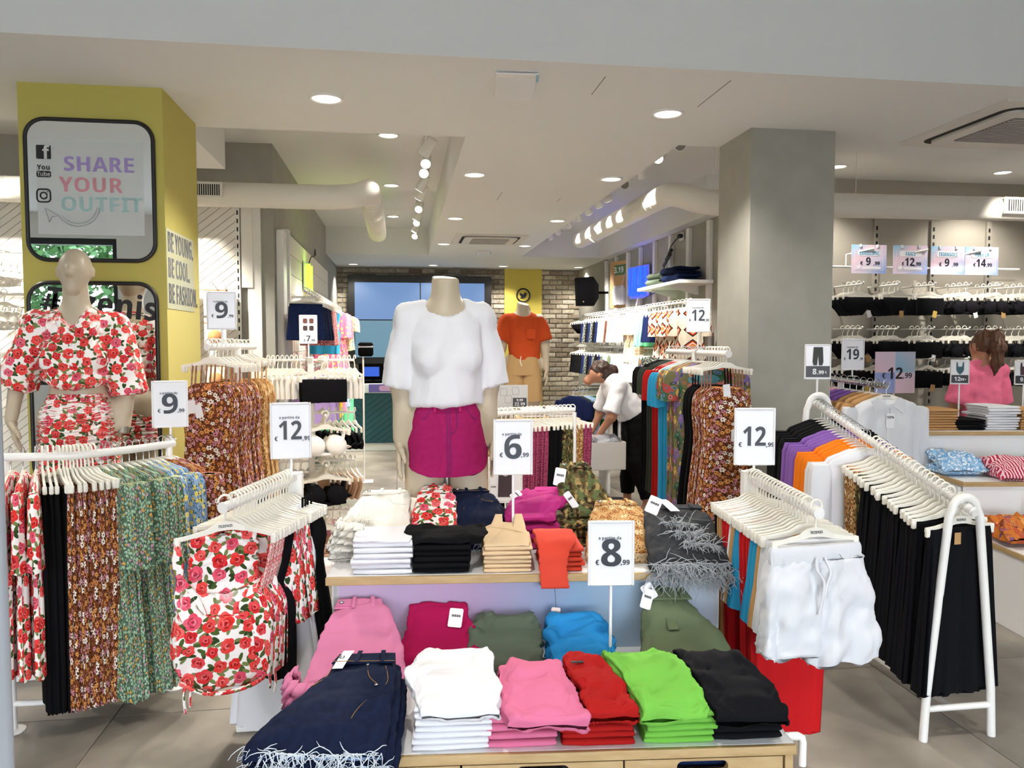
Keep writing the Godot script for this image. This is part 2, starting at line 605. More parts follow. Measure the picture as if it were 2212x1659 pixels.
func build_room() -> void:
	var white := mat("ceiling_white", Color8(228, 228, 225), 0.9)
	var grey := mat("grey_plaster", Color8(168, 166, 156), 0.95)
	grey.albedo_texture = mottled(3, 0.02, Color8(240, 240, 238), Color8(255, 255, 255), 256)
	grey.uv1_triplanar = true
	grey.uv1_world_triplanar = true
	grey.uv1_scale = Vector3.ONE * 0.7
	var wwhite := mat("wall_white", Color8(232, 230, 224), 0.85)
	# floor: large concrete-look tiles in an open grid of joints
	wallbox("floor", W(-7.2, -0.3, -4.7), W(8.2, -0.012, 14.9), mat("joint_grey", Color8(96, 92, 86), 0.9), "grey joints under the floor tiles")
	var fl := get_node("floor")
	var tiles := []
	for k in 3:
		var tm := StandardMaterial3D.new()
		tm.resource_name = "floor_tile_%d" % k
		tm.albedo_color = [Color8(255, 255, 255), Color8(248, 248, 247), Color8(243, 242, 240)][k]
		tm.albedo_texture = cache.get_or_add("concrete", mottled(21, 0.006, Color8(112, 106, 98), Color8(176, 168, 156)))
		tm.uv1_triplanar = true
		tm.uv1_world_triplanar = true
		tm.uv1_scale = Vector3.ONE * 0.42
		tm.uv1_offset = Vector3(k * 0.37, 0, k * 0.21)
		tm.roughness = 0.42
		tm.metallic_specular = 0.4
		tiles.append(tm)
	var tmesh := bx(Vector3(1.172, 0.012, 1.172), 0.0015).mesh()
	for i in 13:
		for j in 17:
			part(fl, "tile", tmesh, tiles[(i * 5 + j * 3) % 3], W(-7.0 - 0.107 + 1.176 * i + 0.59, -0.006, -4.7 + 0.28 + 1.176 * j + 0.2))
	# outer walls
	var wb := wallbox("wall_back", W(-1.4, 0, 14.7), W(3.9, 3.0, 14.95), mat("mortar", Color8(150, 142, 128), 0.95), "whitewashed brick wall behind the counter")
	bricks(wb)
	wallbox("wall_gray_side", W(-1.4, 0, 7.4), W(-1.15, 3.42, 14.9), grey, "grey plaster side wall behind the white slat panel")
	wallbox("wall_left_niche", W(-7.0, 0, 7.4), W(-1.4, 3.42, 7.65), grey, "grey plaster wall behind the diagonal board panel")
	wallbox("wall_left", W(-7.2, 0, -4.7), W(-7.0, 3.9, 7.65), wwhite, "white far side wall")
	wallbox("wall_right", W(3.45, 0, 8.05), W(3.7, 3.42, 14.9), grey, "grey plaster wall behind the white uprights")
	wallbox("wall_right_niche", W(3.7, 0, 8.05), W(8.0, 3.42, 8.3), mat("warm_grey", Color8(162, 156, 144), 0.95), "grey wall behind the black bikini display")
	wallbox("wall_far_right", W(8.0, 0, -4.7), W(8.2, 3.9, 8.3), wwhite, "white side wall beyond the bikini display")
	# shop front behind the camera, with its openings
	for q in [[-7.0, -6.3, 0.0, 3.9], [-4.6, -3.4, 0.0, 3.9], [3.6, 8.0, 0.0, 3.9], [-6.3, -4.6, 3.3, 3.9], [-6.3, -4.6, 0.0, 0.9], [-3.4, 3.6, 2.9, 3.9]]:
		wallbox("wall_front", W(q[0], q[2], -4.7), W(q[1], q[3], -4.45), wwhite, "white wall of the shop front")
	var dark := mat("dark_frame", Color8(32, 32, 34), 0.5)
	for q in [[-6.3, -4.6, 3.2, 3.3], [-6.3, -4.6, 0.9, 0.98], [-6.3, -6.22, 0.98, 3.2], [-4.68, -4.6, 0.98, 3.2]]:
		var wf := wallbox("window_frame", W(q[0], q[2], -4.62), W(q[1], q[3], -4.5), dark)
		wf.set_meta("kind", "structure")
	# ceilings
	wallbox("ceiling_front", W(-7.2, 3.7, -4.7), W(8.2, 3.9, 3.87), white, "white ceiling of the entrance")
	wallbox("ceiling", W(-7.0, 3.0, 3.87), W(8.0, 3.9, 5.32), white, "white plaster soffit over the entrance side")
	wallbox("wall_bulkhead", W(-7.0, 2.998, 3.845), W(8.0, 3.7, 3.869), white, "white bulkhead face over the entrance")
	wallbox("ceiling_centre", W(0.45, 3.0, 5.32), W(1.97, 3.6, 12.5), white, "white plaster soffit running to the back")
	wallbox("ceiling_back", W(-1.4, 3.0, 12.5), W(3.9, 3.6, 14.9), white, "low white soffit over the counter")
	wallbox("ceiling_recess", W(-7.0, 3.42, 5.32), W(0.45, 3.6, 12.5), white, "raised white ceiling over the slat panel")
	wallbox("ceiling_recess_side", W(1.97, 3.42, 5.32), W(8.0, 3.6, 12.5), white, "raised white ceiling over the bikini display")
	wallbox("beam", W(-2.1, 3.0, 5.32), W(-1.39, 3.42, 6.57), white, "white boxed beam behind the yellow pillar")
	wallbox("beam", W(3.3, 2.98, 8.05), W(3.45, 3.42, 12.5), white, "white boxed beam above the uprights")
	# hairline joints of access panels in the soffit
	var ln := mat("hairline", Color8(120, 116, 110), 0.9)
	for q in [[1.08, 4.02, 4.32], [1.76, 3.98, 4.45], [0.95, 7.2, 7.6], [1.55, 7.4, 7.6]]:
		wallbox("trim_access_panel", W(q[0], 2.9985, q[1]), W(q[0] + 0.004, 3.001, q[2]), ln, "hairline edge of an access panel in the soffit")
	# pillars
	var yel := mat("yellow_paint", Color8(194, 182, 92), 0.7)
	wallbox("pillar_yellow", W(-2.03, 0, 4.55), W(-1.29, 3.0, 5.26), yel, "yellow pillar carrying two mirrors")
	wallbox("pillar_gray", W(2.28, 0, 4.82), W(2.87, 3.0, 5.33), grey, "grey plaster pillar beside the dress rail")
	wallbox("pillar_yellow_back", W(1.98, 0, 14.62), W(2.7, 3.0, 14.72), mat("yellow_pale", Color8(206, 188, 84), 0.7), "yellow painted strip on the brick wall")
	# white casing strips by the grey corner
	wallbox("trim_wall_strip", W(-1.38, 0, 7.36), W(-1.26, 2.9, 7.42), wwhite, "pale strip on the grey corner")
	diagonal_boards()
	slat_panel()
	uprights()

func bricks(wb: Node3D) -> void:
	var cols := [Color8(186, 178, 162), Color8(168, 158, 142), Color8(204, 196, 182), Color8(150, 138, 122), Color8(176, 170, 160)]
	var ms := []
	for k in 5:
		var m := StandardMaterial3D.new()
		m.resource_name = "brick_%d" % k
		m.albedo_color = cols[k]
		m.albedo_texture = cache.get_or_add("brickwash", mottled(8, 0.03, Color8(190, 184, 174), Color8(255, 255, 255), 256))
		m.uv1_triplanar = true
		m.uv1_world_triplanar = true
		m.uv1_scale = Vector3.ONE * 1.6
		m.roughness = 0.95
		ms.append(m)
	var full := []
	for k in 3: full.append(bx(Vector3(0.232, 0.078, 0.05), 0.007).rough(0.006, 14.0, k + 1).mesh())
	var rest := MB.new()
	var r := RandomNumberGenerator.new()
	r.seed = 4
	var n := 0
	for j in 32:
		for i in 21:
			var x := -1.3 + 0.245 * i + (0.1225 if j % 2 else 0.0)
			var y := 0.045 + 0.0935 * j
			if x > 3.4: continue
			var seen := (x > 1.75 and y > 0.5 and (x < 1.95 or x > 2.72)) or (x < -0.95 and y > 1.6) or y > 2.82
			var pos := W(x + r.randf_range(-0.006, 0.006), y, 14.7 - r.randf_range(0.0, 0.006))
			if seen and n < 298:
				part(wb, "brick", full[r.randi() % 3], ms[r.randi() % 5], pos)
				n += 1
			else: rest.box(pos, Vector3(0.232, 0.078, 0.05), 0.007)
	var o := part(wb, "brickwork", rest, ms[0])
	o.set_meta("kind", "stuff")

func diagonal_boards() -> void:
	# white boards laid at a slant, each cut to the panel's outline
	var m := mat("board_white", Color8(240, 236, 226), 0.75)
	for pn in [[-1.94, -1.47], [-3.6, -2.1]]:
		var back := thing("diagonal_board_panel", "white panel of slanting boards behind the boxed bras" if pn[0] > -2 else "white panel of slanting boards beside the yellow pillar", "wall panel", W(0, 0, 7.36))
		part(back, "backing", span(Vector3(pn[0], 0.4, 0), Vector3(pn[1], 2.86, 0.02)), mat("board_gap", Color8(170, 164, 152), 0.9))
		var rect := PackedVector2Array([Vector2(pn[0], 0.4), Vector2(pn[1], 0.4), Vector2(pn[1], 2.86), Vector2(pn[0], 2.86)])
		var dir := Vector2(0.78, 0.62).normalized()
		var nor := Vector2(-dir.y, dir.x)
		for k in range(-40, 60):
			var c := Vector2(pn[0], 0.4) + nor * (k * 0.058)
			var strip := PackedVector2Array([c - dir * 4, c + dir * 4, c + dir * 4 + nor * 0.053, c - dir * 4 + nor * 0.053])
			for q in Geometry2D.intersect_polygons(strip, rect):
				var b := MB.new()
				b.prism(q, 0.02, 0.032)
				part(back, "board", b, m)
	var up := thing("slotted_upright", "white slotted upright at the edge of the slanting boards", "upright", W(-1.455, 0, 7.36))
	part(up, "post", span(Vector3(-0.018, 0.2, 0.0), Vector3(0.018, 2.86, 0.035), 0.002), mat("rack_white", Color8(238, 236, 232), 0.45))
	slots(up, 0.036, 0.6, 2.8, 0.075, 0.012, Color8(24, 22, 20))
	solo("wall_panel_strip", span(Vector3(0, 2.1, 0), Vector3(0.1, 2.86, 0.02), 0.002), mat("board_white", Color.WHITE), "plain white panel strip beside the slotted upright", "wall panel", W(-1.43, 0, 7.36))

func slots(up: Node3D, z: float, y0: float, y1: float, step: float, w: float, c: Color, called := "slot_row") -> void:
	var b := MB.new()
	var y := y0
	while y < y1:
		b.box(Vector3(0, y, z), Vector3(w, step * 0.52, 0.003))
		y += step
	part(up, called, b, mat("slot_%s" % c.to_html(), c, 0.8)).set_meta("kind", "stuff")

func slat_panel() -> void:
	# white horizontal boards on the grey side wall
	var t := thing("slat_wall_panel", "white panel of horizontal boards behind the denim shorts", "wall panel", W(-1.15, 0, 0))
	var m := mat("board_white", Color.WHITE)
	part(t, "side_frame", span(W(0, 0.1, 7.9), W(0.07, 2.72, 7.99), 0.004), mat("rack_white", Color.WHITE))
	for k in 13:
		part(t, "board", span(W(0.005, 0.1 + k * 0.2, 8.0), W(0.045, 0.296 + k * 0.2, 12.3), 0.003), m)
	solo("wall_casing", span(W(-1.15, 0, 7.5), W(-1.08, 2.66, 7.72), 0.01), mat("rack_white", Color.WHITE), "tall white casing between grey corner and slat panel", "casing", Vector3.ZERO)

func uprights() -> void:
	var rw := mat("rack_white", Color.WHITE)
	var d := 8.25
	var k := 0
	while d < 12.6:
		var t := thing("slotted_upright", "%s white slotted upright counted from the grey pillar, beside the shelf of jeans" % ORD[k], "upright", W(3.45, 0, d), -PI / 2, "uprights on the wall")
		part(t, "post", span(Vector3(-0.045, 0.0, 0.0), Vector3(0.045, 2.96, 0.045), 0.003), rw)
		slots(t, 0.046, 0.5, 2.9, 0.07, 0.014, Color8(250, 250, 250))
		d += 0.62
		k += 1
	for i in 4:
		var x := 4.6 + 0.7 * i
		var t := thing("slotted_upright", "%s black-slotted upright behind the bikinis, counted from the grey pillar" % ORD[i], "upright", W(x, 0, 8.05), 0.0, "uprights behind the bikinis")
		part(t, "post", span(Vector3(-0.03, 0, 0), Vector3(0.03, 2.98, 0.03), 0.002), mat("warm_grey", Color.WHITE))
		slots(t, 0.031, 0.5, 2.95, 0.085, 0.022, Color8(22, 22, 22))

# ---- ceiling fittings
func downlight(x: float, h: float, d: float, e: float, label: String, cone := 62.0) -> void:
	var t := thing("downlight", label, "downlight", W(x, h, d), 0.0, "recessed ceiling lights")
	var ring := MB.new()
	ring.lathe([[0.1, 0.0], [0.1, -0.008], [0.085, -0.01], [0.08, -0.002], [0.08, 0.0]], 24)
	part(t, "trim_ring", ring, mat("rack_white", Color.WHITE))
	var lens := MB.new()
	lens.lathe([[0.0, -0.004], [0.079, -0.004], [0.079, -0.001]], 24)
	part(t, "light_lens", lens, glow("lamp_white", Color(1, 0.98, 0.94), 4.0))
	var l := SpotLight3D.new()
	l.name = "downlight_beam"
	l.light_color = Color(1.0, 0.975, 0.935)
	l.light_energy = e
	l.light_size = 0.07
	l.spot_range = 20.0
	l.spot_angle = cone
	l.spot_angle_attenuation = 0.6
	l.shadow_enabled = true
	t.add_child(l)
	l.position = Vector3(0, -0.02, 0)
	l.rotation.x = -PI / 2

func track_spot(at: Vector3, aim: Vector3, e: float, label: String, lit := true) -> void:
	var t := thing("track_spotlight", label, "spotlight", at, 0.0, "track spotlights")
	var w := mat("rack_white", Color.WHITE)
	part(t, "mount", span(Vector3(-0.02, -0.02, -0.07), Vector3(0.02, 0.035, 0.07), 0.004), w)
	part(t, "stem", rod([Vector3(0, -0.02, 0), Vector3(0, -0.08, 0)], 0.01, 8), w)
	var dir := (aim - at - Vector3(0, -0.12, 0)).normalized()
	var c := Vector3(0, -0.12, 0)
	var b := MB.new()
	b.tube([c - dir * 0.09, c - dir * 0.085, c + dir * 0.075, c + dir * 0.078], [0.04, 0.047, 0.05, 0.047], 18)
	part(t, "lamp_body", b, w)
	var ln := MB.new()
	ln.tube([c + dir * 0.0785, c + dir * 0.081], 0.043, 18)
	part(t, "lamp_lens", ln, M.lamp_white if lit else mat("reflector", Color8(150, 148, 142), 0.2, 0.8))
	if lit:
		var l := SpotLight3D.new()
		l.name = "spot_beam"
		l.light_color = Color(1.0, 0.97, 0.925)
		l.light_energy = e
		l.light_size = 0.04
		l.spot_range = 25.0
		l.spot_angle = 26.0
		l.spot_angle_attenuation = 0.7
		l.shadow_enabled = true
		t.add_child(l)
		l.position = c + dir * 0.09
		l.look_at_from_position(t.position + l.position, t.position + l.position + dir, Vector3.UP if absf(dir.y) < 0.95 else Vector3.RIGHT)

func fittings() -> void:
	var k := 0
	for q in [[-0.41, 3.0, 4.6], [1.63, 3.0, 4.6], [0.625, 3.0, 6.48], [1.8, 3.0, 6.48], [0.625, 3.0, 8.77], [1.8, 3.0, 8.77], [0.625, 3.0, 11.05], [1.8, 3.0, 11.1], [-0.09, 3.42, 6.95], [-0.09, 3.42, 9.13], [-0.09, 3.42, 11.35], [-0.82, 3.0, 14.1], [0.6, 3.0, 14.1], [1.88, 3.0, 14.1], [3.3, 3.0, 14.1]]:
		downlight(q[0], q[1], q[2], LAMP * (0.3 if q[1] > 3.1 else 1.0), ["round ceiling light nearest the yellow pillar", "round ceiling light nearest the grey pillar", "round ceiling light in the central soffit before the first access panel, duct-elbow side", "round ceiling light in the central soffit beside the track lamps", "second round light along the soffit edge facing the slat panel", "second round light along the soffit edge facing the uprights", "round soffit light just beyond the air unit, slat panel side", "round soffit light just beyond the air unit, uprights side", "round light in the raised ceiling before the duct elbow", "round light in the raised ceiling halfway along the duct", "round light in the raised ceiling near the duct end", "small round light above the corner of the video wall", "small round light above the middle of the video wall", "small round light beside the yellow strip over the bricks", "small round light above the loudspeaker"][k], 24.0 if q[1] > 3.1 else 62.0)
		k += 1
	for q in [[-2.9, 3.0, 4.6], [3.66, 3.0, 4.6], [4.5, 3.42, 7.5], [6.4, 3.42, 7.5], [-3.0, 3.42, 6.2], [5.6, 3.0, 4.6], [-4.8, 3.0, 4.6]]:
		downlight(q[0], q[1], q[2], LAMP, "round ceiling light outside the central aisle, %s" % ["left of the yellow pillar", "beside the near air unit", "over the bikini display", "at the far end of the bikini display", "over the bra wall", "beyond the near air unit", "far beyond the yellow pillar"][k - 15])
		k += 1
	for i in 3:
		for j in 2: downlight(-3.0 + 3.0 * i, 3.7, -1.5 + 3.2 * j, LAMP, "round light in the entrance ceiling, %s of its row, %s row" % [ORD[i], ["outer", "inner"][j]])
	# tracks
	var w := mat("rack_white", Color.WHITE)
	solo("light_track", span(W(0.225, 3.38, 6.3), W(0.265, 3.42, 12.3), 0.002), w, "white light track along the central soffit, slat panel side", "light track")
	solo("light_track", span(W(2.28, 3.38, 5.9), W(2.32, 3.42, 12.3), 0.002), w, "white light track along the central soffit, uprights side", "light track")
	solo("light_track", span(W(4.2, 3.38, 5.75), W(7.9, 3.42, 5.79), 0.002), w, "white light track before the bikini display", "light track")
	var aimL := [W(-0.9, 1.4, 7.4), W(0.0, 0.9, 4.2), W(-0.3, 0.8, 3.3), W(-0.9, 1.3, 9.0), W(-0.9, 1.2, 9.6), W(-0.4, 0.9, 6.0), W(-0.8, 1.2, 10.4), W(-0.6, 0.9, 7.0), W(-0.8, 1.4, 11.2), W(-0.5, 1.0, 9.0)]
	var dl := [6.7, 7.15, 7.6, 8.2, 8.7, 9.6, 10.2, 10.7, 11.3, 12.0]
	for i in 10: track_spot(W(0.245, 3.38, dl[i]), aimL[i], SPOT * 0.8, "%s white track spotlight from the front on the slat panel side" % ORD[i], i != 0)
	var dr := [6.2, 6.68, 7.25, 7.8, 8.5, 8.9, 9.4, 9.9, 10.5, 11.2, 11.8]
	for i in 11:
		var aims: Vector3 = [W(1.6, 0.8, 3.0), W(0.1, 0.8, 3.2), W(3.2, 1.8, 8.6), W(2.0, 1.2, 5.0), W(3.2, 1.7, 9.2), W(3.25, 1.7, 9.8), W(3.2, 1.9, 10.2), W(3.2, 1.9, 11.0), W(3.2, 1.8, 11.6), W(3.2, 1.9, 12.4), W(3.1, 1.8, 12.8)][i]
		track_spot(W(2.3, 3.38, dr[i]), aims, SPOT, "%s white track spotlight from the front on the uprights side" % ORD[i], i != 0 and i != 3 and i != 10)
	for i in 2: track_spot(W(4.75 + 0.75 * i, 3.38, 5.77), W(5.4 + 1.2 * i, 2.2 - 0.3 * i, 7.8), SPOT * 0.7, "white track spotlight before the bikini display, %s the grey pillar" % ["nearest", "farther from"][i], i == 1)
	track_spot(W(-3.35, 3.38, 6.0), W(-3.2, 1.9, 7.2), SPOT, "white spotlight over the bras beside the yellow pillar")
	track_spot(W(-2.3, 3.38, 5.9), W(-1.75, 1.9, 7.3), SPOT, "white spotlight aimed at the boxed bras behind the yellow pillar")
	ducts()
	for q in [[0.62, 4.15, 0.2, 0.33, "white wedge-shaped ceiling sensor near the front of the soffit"], [1.28, 11.9, 0.2, 0.3, "small white ceiling sensor by the counter soffit"]]:
		var t := thing("ceiling_sensor", q[4], "ceiling sensor", W(q[0], 3.0, q[1]), -0.06)
		part(t, "base_plate", span(Vector3(-0.115, -0.02, -0.15), Vector3(0.115, 0, 0.15), 0.004), w)
		var b := MB.new()
		var pl := PackedVector2Array([Vector2(-0.15, -0.012), Vector2(0.15, -0.06), Vector2(0.15, -0.02), Vector2(-0.15, 0.0)])
		b.prism(pl, -0.105, 0.105, Transform3D(Basis(Vector3.UP, PI / 2), Vector3.ZERO))
		part(t, "wedge_cover", b, mat("sensor_white", Color8(222, 222, 220), 0.4))
		part(t, "status_strip", span(Vector3(0.098, -0.05, 0.12), Vector3(0.108, -0.02, 0.155), 0.002), mat("sensor_blue", Color8(150, 190, 210), 0.3))
	air_unit(W(1.2, 3.0, 10.45), 0.95, "white square ceiling air unit far along the central soffit")
	air_unit(W(3.98, 3.0, 4.54), 1.02, "large white ceiling air unit at the top corner before the bikinis")

func air_unit(at: Vector3, s: float, label: String) -> void:
	var t := thing("ceiling_air_unit", label, "air conditioner", at)
	var flip := Transform3D(Basis(Vector3.RIGHT, PI / 2), Vector3.ZERO)
	var b := MB.new()
	b.prism(rrect(s, s, 0.02), 0.0, 0.018, flip)
	part(t, "cover_plate", b, mat("unit_white", Color8(218, 214, 206), 0.5))
	b = MB.new()
	b.prism(rrect(s * 0.82, s * 0.82, s * 0.1, 6), 0.018, 0.02, flip)
	part(t, "outlet_slot", b, mat("slot_dark", Color8(26, 24, 24), 0.8))
	b = MB.new()
	b.prism(rrect(s * 0.74, s * 0.74, s * 0.07, 6), 0.02, 0.035, flip)
	part(t, "inner_panel", b, M.unit_white)
	b = MB.new()
	b.prism(rrect(s * 0.52, s * 0.52, 0.02), 0.035, 0.038, flip)
	part(t, "filter_backing", b, mat("filter_grey", Color8(110, 108, 102), 0.8))
	var sl := bx(Vector3(s * 0.52, 0.006, 0.012), 0.001).mesh()
	for i in 16: part(t, "grille_slat", sl, mat("filter_slat", Color8(176, 172, 164), 0.6), Vector3(0, -0.041, (i - 7.5) * s * 0.0325))

func duct_grille(t: Node3D, c: Vector3, n: Vector3, side: Vector3, w: float, h: float, bars: int) -> void:
	var bas := Basis(side, n.cross(side), n)
	var b := MB.new()
	b.box(c, Vector3(w, h, 0.02), 0.003, bas)
	var g := part(t, "vent_grille", b, mat("duct_white", Color8(236, 232, 222), 0.5))
	b = MB.new()
	b.box(c + n * 0.011, Vector3(w * 0.82, h * 0.7, 0.003), 0.0, bas)
	part(g, "vent_opening", b, mat("vent_dark", Color8(20, 20, 20), 0.9))
	for i in bars:
		b = MB.new()
		b.box(c + n * 0.014 + side * w * 0.8 * ((i + 0.5) / bars - 0.5), Vector3(w * 0.8 / bars * 0.35, h * 0.7, 0.006), 0.0, bas)
		part(g, "vent_bar", b, M.duct_white)

func ducts() -> void:
	var m := mat("duct_white", Color8(236, 232, 222), 0.5)
	var t := thing("air_duct", "white round air duct with an elbow on the slat panel side", "air duct")
	var r := 0.105
	var p := [W(-6.9, 2.855, 6.9), W(-0.62, 2.855, 6.9)]
	p += smooth([W(-0.5, 2.86, 6.9), W(-0.36, 2.89, 6.96), W(-0.28, 2.95, 7.08), W(-0.27, 2.99, 7.25)], 5)
	p += [W(-0.27, 3.0, 7.5), W(-0.3, 3.03, 10.2), W(-0.3, 3.03, 10.28)]
	part(t, "pipe", rod(p, r, 22), m)
	for i in 34: part(t, "seam_ring", rod([W(-6.7 + i * 0.185, 2.855, 6.9), W(-6.692 + i * 0.185, 2.855, 6.9)], r + 0.0022, 22), m)
	for i in 24: part(t, "seam_ring", rod([W(-0.272, 3.0, 7.6 + i * 0.11), W(-0.272, 3.0, 7.61 + i * 0.11)], r + 0.003, 22), m)
	duct_grille(t, W(-1.58, 2.87, 6.78), Vector3(0, 0, 1), Vector3.RIGHT, 0.24, 0.13, 11)
	t = thing("air_duct", "white round air duct with an elbow passing behind the grey pillar", "air duct")
	p = [W(7.9, 2.93, 6.9), W(3.05, 2.9, 6.9)]
	p += smooth([W(2.95, 2.9, 6.9), W(2.78, 2.92, 6.94), W(2.66, 2.98, 7.04), W(2.6, 3.03, 7.22)], 5)
	p += [W(2.6, 3.05, 7.5), W(2.6, 3.08, 10.9), W(2.6, 3.08, 11.0)]
	part(t, "pipe", rod(p, 0.115, 22), m)
	for q in [3.4, 4.0, 5.45, 6.2, 6.9]: part(t, "seam_ring", rod([W(q, 2.915, 6.9), W(q + 0.012, 2.915, 6.9)], 0.118, 22), m)
	for q in [7.6, 7.75, 8.9, 10.1]: part(t, "seam_ring", rod([W(2.6, 3.055, q), W(2.6, 3.055, q + 0.012)], 0.119, 22), m)
	duct_grille(t, W(6.02, 2.93, 6.775), Vector3(0, 0, 1), Vector3.RIGHT, 0.42, 0.16, 14)
	duct_grille(t, W(2.5, 3.03, 9.6), Vector3(-0.8, -0.6, 0).normalized(), Vector3(0, 0, 1), 0.26, 0.12, 5)
	for q in [4.33, 2.9]: part(t, "hanger_wire", rod([W(q, 3.02, 6.9), W(q, 3.42, 6.9)], 0.003, 5), m)

# ---- mirrors and lettering on the yellow pillar
func mirror(w: float, h: float, c: Vector3, label: String) -> Node3D:
	var t := thing("wall_mirror", label, "mirror", c)
	var b := MB.new()
	b.prism(rrect(w, h, 0.1, 8), 0.0, 0.012)
	part(t, "mirror_glass", b, mat("mirror_silver", Color8(236, 238, 236), 0.01, 1.0))
	var ring := []
	for q in rrect(w, h, 0.1, 8): ring.append(Vector3(q.x, q.y, 0.01))
	b = MB.new()
	b.tube(ring, 0.012, 8, true)
	part(t, "frame", b, mat("black_frame", Color8(22, 21, 22), 0.4))
	return t

func pillar_dress() -> void:
	var t := mirror(0.652, 0.755, W(-1.667, 2.428, 4.55), "upper rounded black-framed mirror on the yellow pillar")
	var bm: Material = mat("print_black", Color8(26, 26, 30), 0.6)
	var film := mat("film_white", Color8(232, 234, 232), 0.35)
	film.transparency = BaseMaterial3D.TRANSPARENCY_ALPHA
	film.albedo_color.a = 0.42
	var f := part(t, "frosted_film", bx(Vector3(0.545, 0.51, 0.0008), 0.0, Vector3(0, 0.014, 0.0127)), film)
	var z := 0.0135
	var off := Vector3(-1.667, 2.428, 0)
	for q in [["SHARE", Vector3(-1.615, 2.568, 0), Color8(160, 140, 196)], ["YOUR", Vector3(-1.66, 2.457, 0), Color8(206, 142, 152)], ["OUTFIT", Vector3(-1.61, 2.352, 0), Color8(158, 190, 188)]]:
		var key: String = "word_" + q[0]
		text(t, q[0], 0.078, q[1] - off + Vector3(-0.005, 0.0, z), mat(key, q[2], 0.6), bold, 0, 1.12)
	var b := MB.new()
	b.prism(rrect(0.074, 0.074, 0.006), 0.0, 0.0015)
	var ic := part(t, "social_icon", b, bm, Vector3(-0.234, 0.2, z))
	text(ic, "f", 0.07, Vector3(0.012, -0.004, 0.002), mat("icon_pale", Color8(210, 210, 204), 0.5))
	b = MB.new()
	b.prism(rrect(0.074, 0.034, 0.01), 0.0, 0.0015)
	ic = part(t, "social_icon", b, bm, Vector3(-0.236, 0.082, z))
	text(ic, "Tube", 0.022, Vector3(0, 0, 0.002), M.icon_pale, plain_font)
	text(ic, "You", 0.026, Vector3(0, 0.036, 0.001), bm)
	b = MB.new()
	var rr := []
	for q in rrect(0.068, 0.068, 0.018): rr.append(Vector3(q.x, q.y, 0))
	b.tube(rr, 0.0042, 6, true)
	b.tube(arc(Vector3.ZERO, 0.017, 0, TAU * 0.97, 20), 0.0042, 6, false)
	b.box(Vector3(0.021, 0.021, 0), Vector3(0.007, 0.007, 0.004), 0.003)
	part(t, "social_icon", b, bm, Vector3(-0.24, -0.033, z))
	b = MB.new()
	b.tube(arc(Vector3(-0.07, -0.08, z), 0.115, PI * 1.17, PI * 1.96, 20), 0.003, 5)
	b.tube(arc(Vector3(-0.07, -0.08, z), 0.1, PI * 1.2, PI * 1.96, 20), 0.003, 5)
	b.tube([Vector3(-0.235, -0.1, z), Vector3(-0.215, -0.175, z), Vector3(-0.2, -0.145, z), Vector3(-0.165, -0.14, z), Vector3(-0.235, -0.1, z)], 0.003, 5)
	part(t, "arrow_print", b, mat("arrow_grey", Color8(170, 172, 172), 0.5))
	t = mirror(0.66, 1.1, W(-1.672, 1.375, 4.55), "lower rounded black-framed mirror behind the dressed mannequin")
	text(t, "#", 0.1, Vector3(-0.22, 0.44, z), bm, bold, 0, 1.2, "lettering", 0.0, -0.06)
	text(t, "Tezenis", 0.13, Vector3(0.05, 0.432, z), bm, bold, 0, 0.9, "lettering", 0.0, -0.1)
	# framed slogan on the side of the pillar
	t = thing("slogan_film", "clear film reading BE YOUNG. BE COOL. BE FASHION. on the yellow pillar side", "sign", W(-1.29, 2.015, 4.84), PI / 2)
	part(t, "film", bx(Vector3(0.57, 0.45, 0.002), 0.0, Vector3(0, 0, 0.002)), mat("slogan_film", Color8(206, 206, 170), 0.15))
	for q in [["BE YOUNG.", 0.15], ["BE COOL.", 0.005], ["BE FASHION.", -0.14]]:
		text(t, q[0], 0.11, Vector3(-0.265, q[1], 0.004), mat("slogan_ink", Color8(52, 56, 70), 0.5), bold, 1, 0.66)

# ---- cloth shapes
func row_at(rings: Array, f: float) -> Array:
	var i := mini(int(f), rings.size() - 2)
	var w := f - i
	var q := []
	for k in 3:
		var a: float = rings[maxi(i - 1, 0)][k]; var b: float = rings[i][k]; var c: float = rings[i + 1][k]; var d: float = rings[mini(i + 2, rings.size() - 1)][k]
		q.append(cubic_interpolate(b, c, a, d, w))
	return q

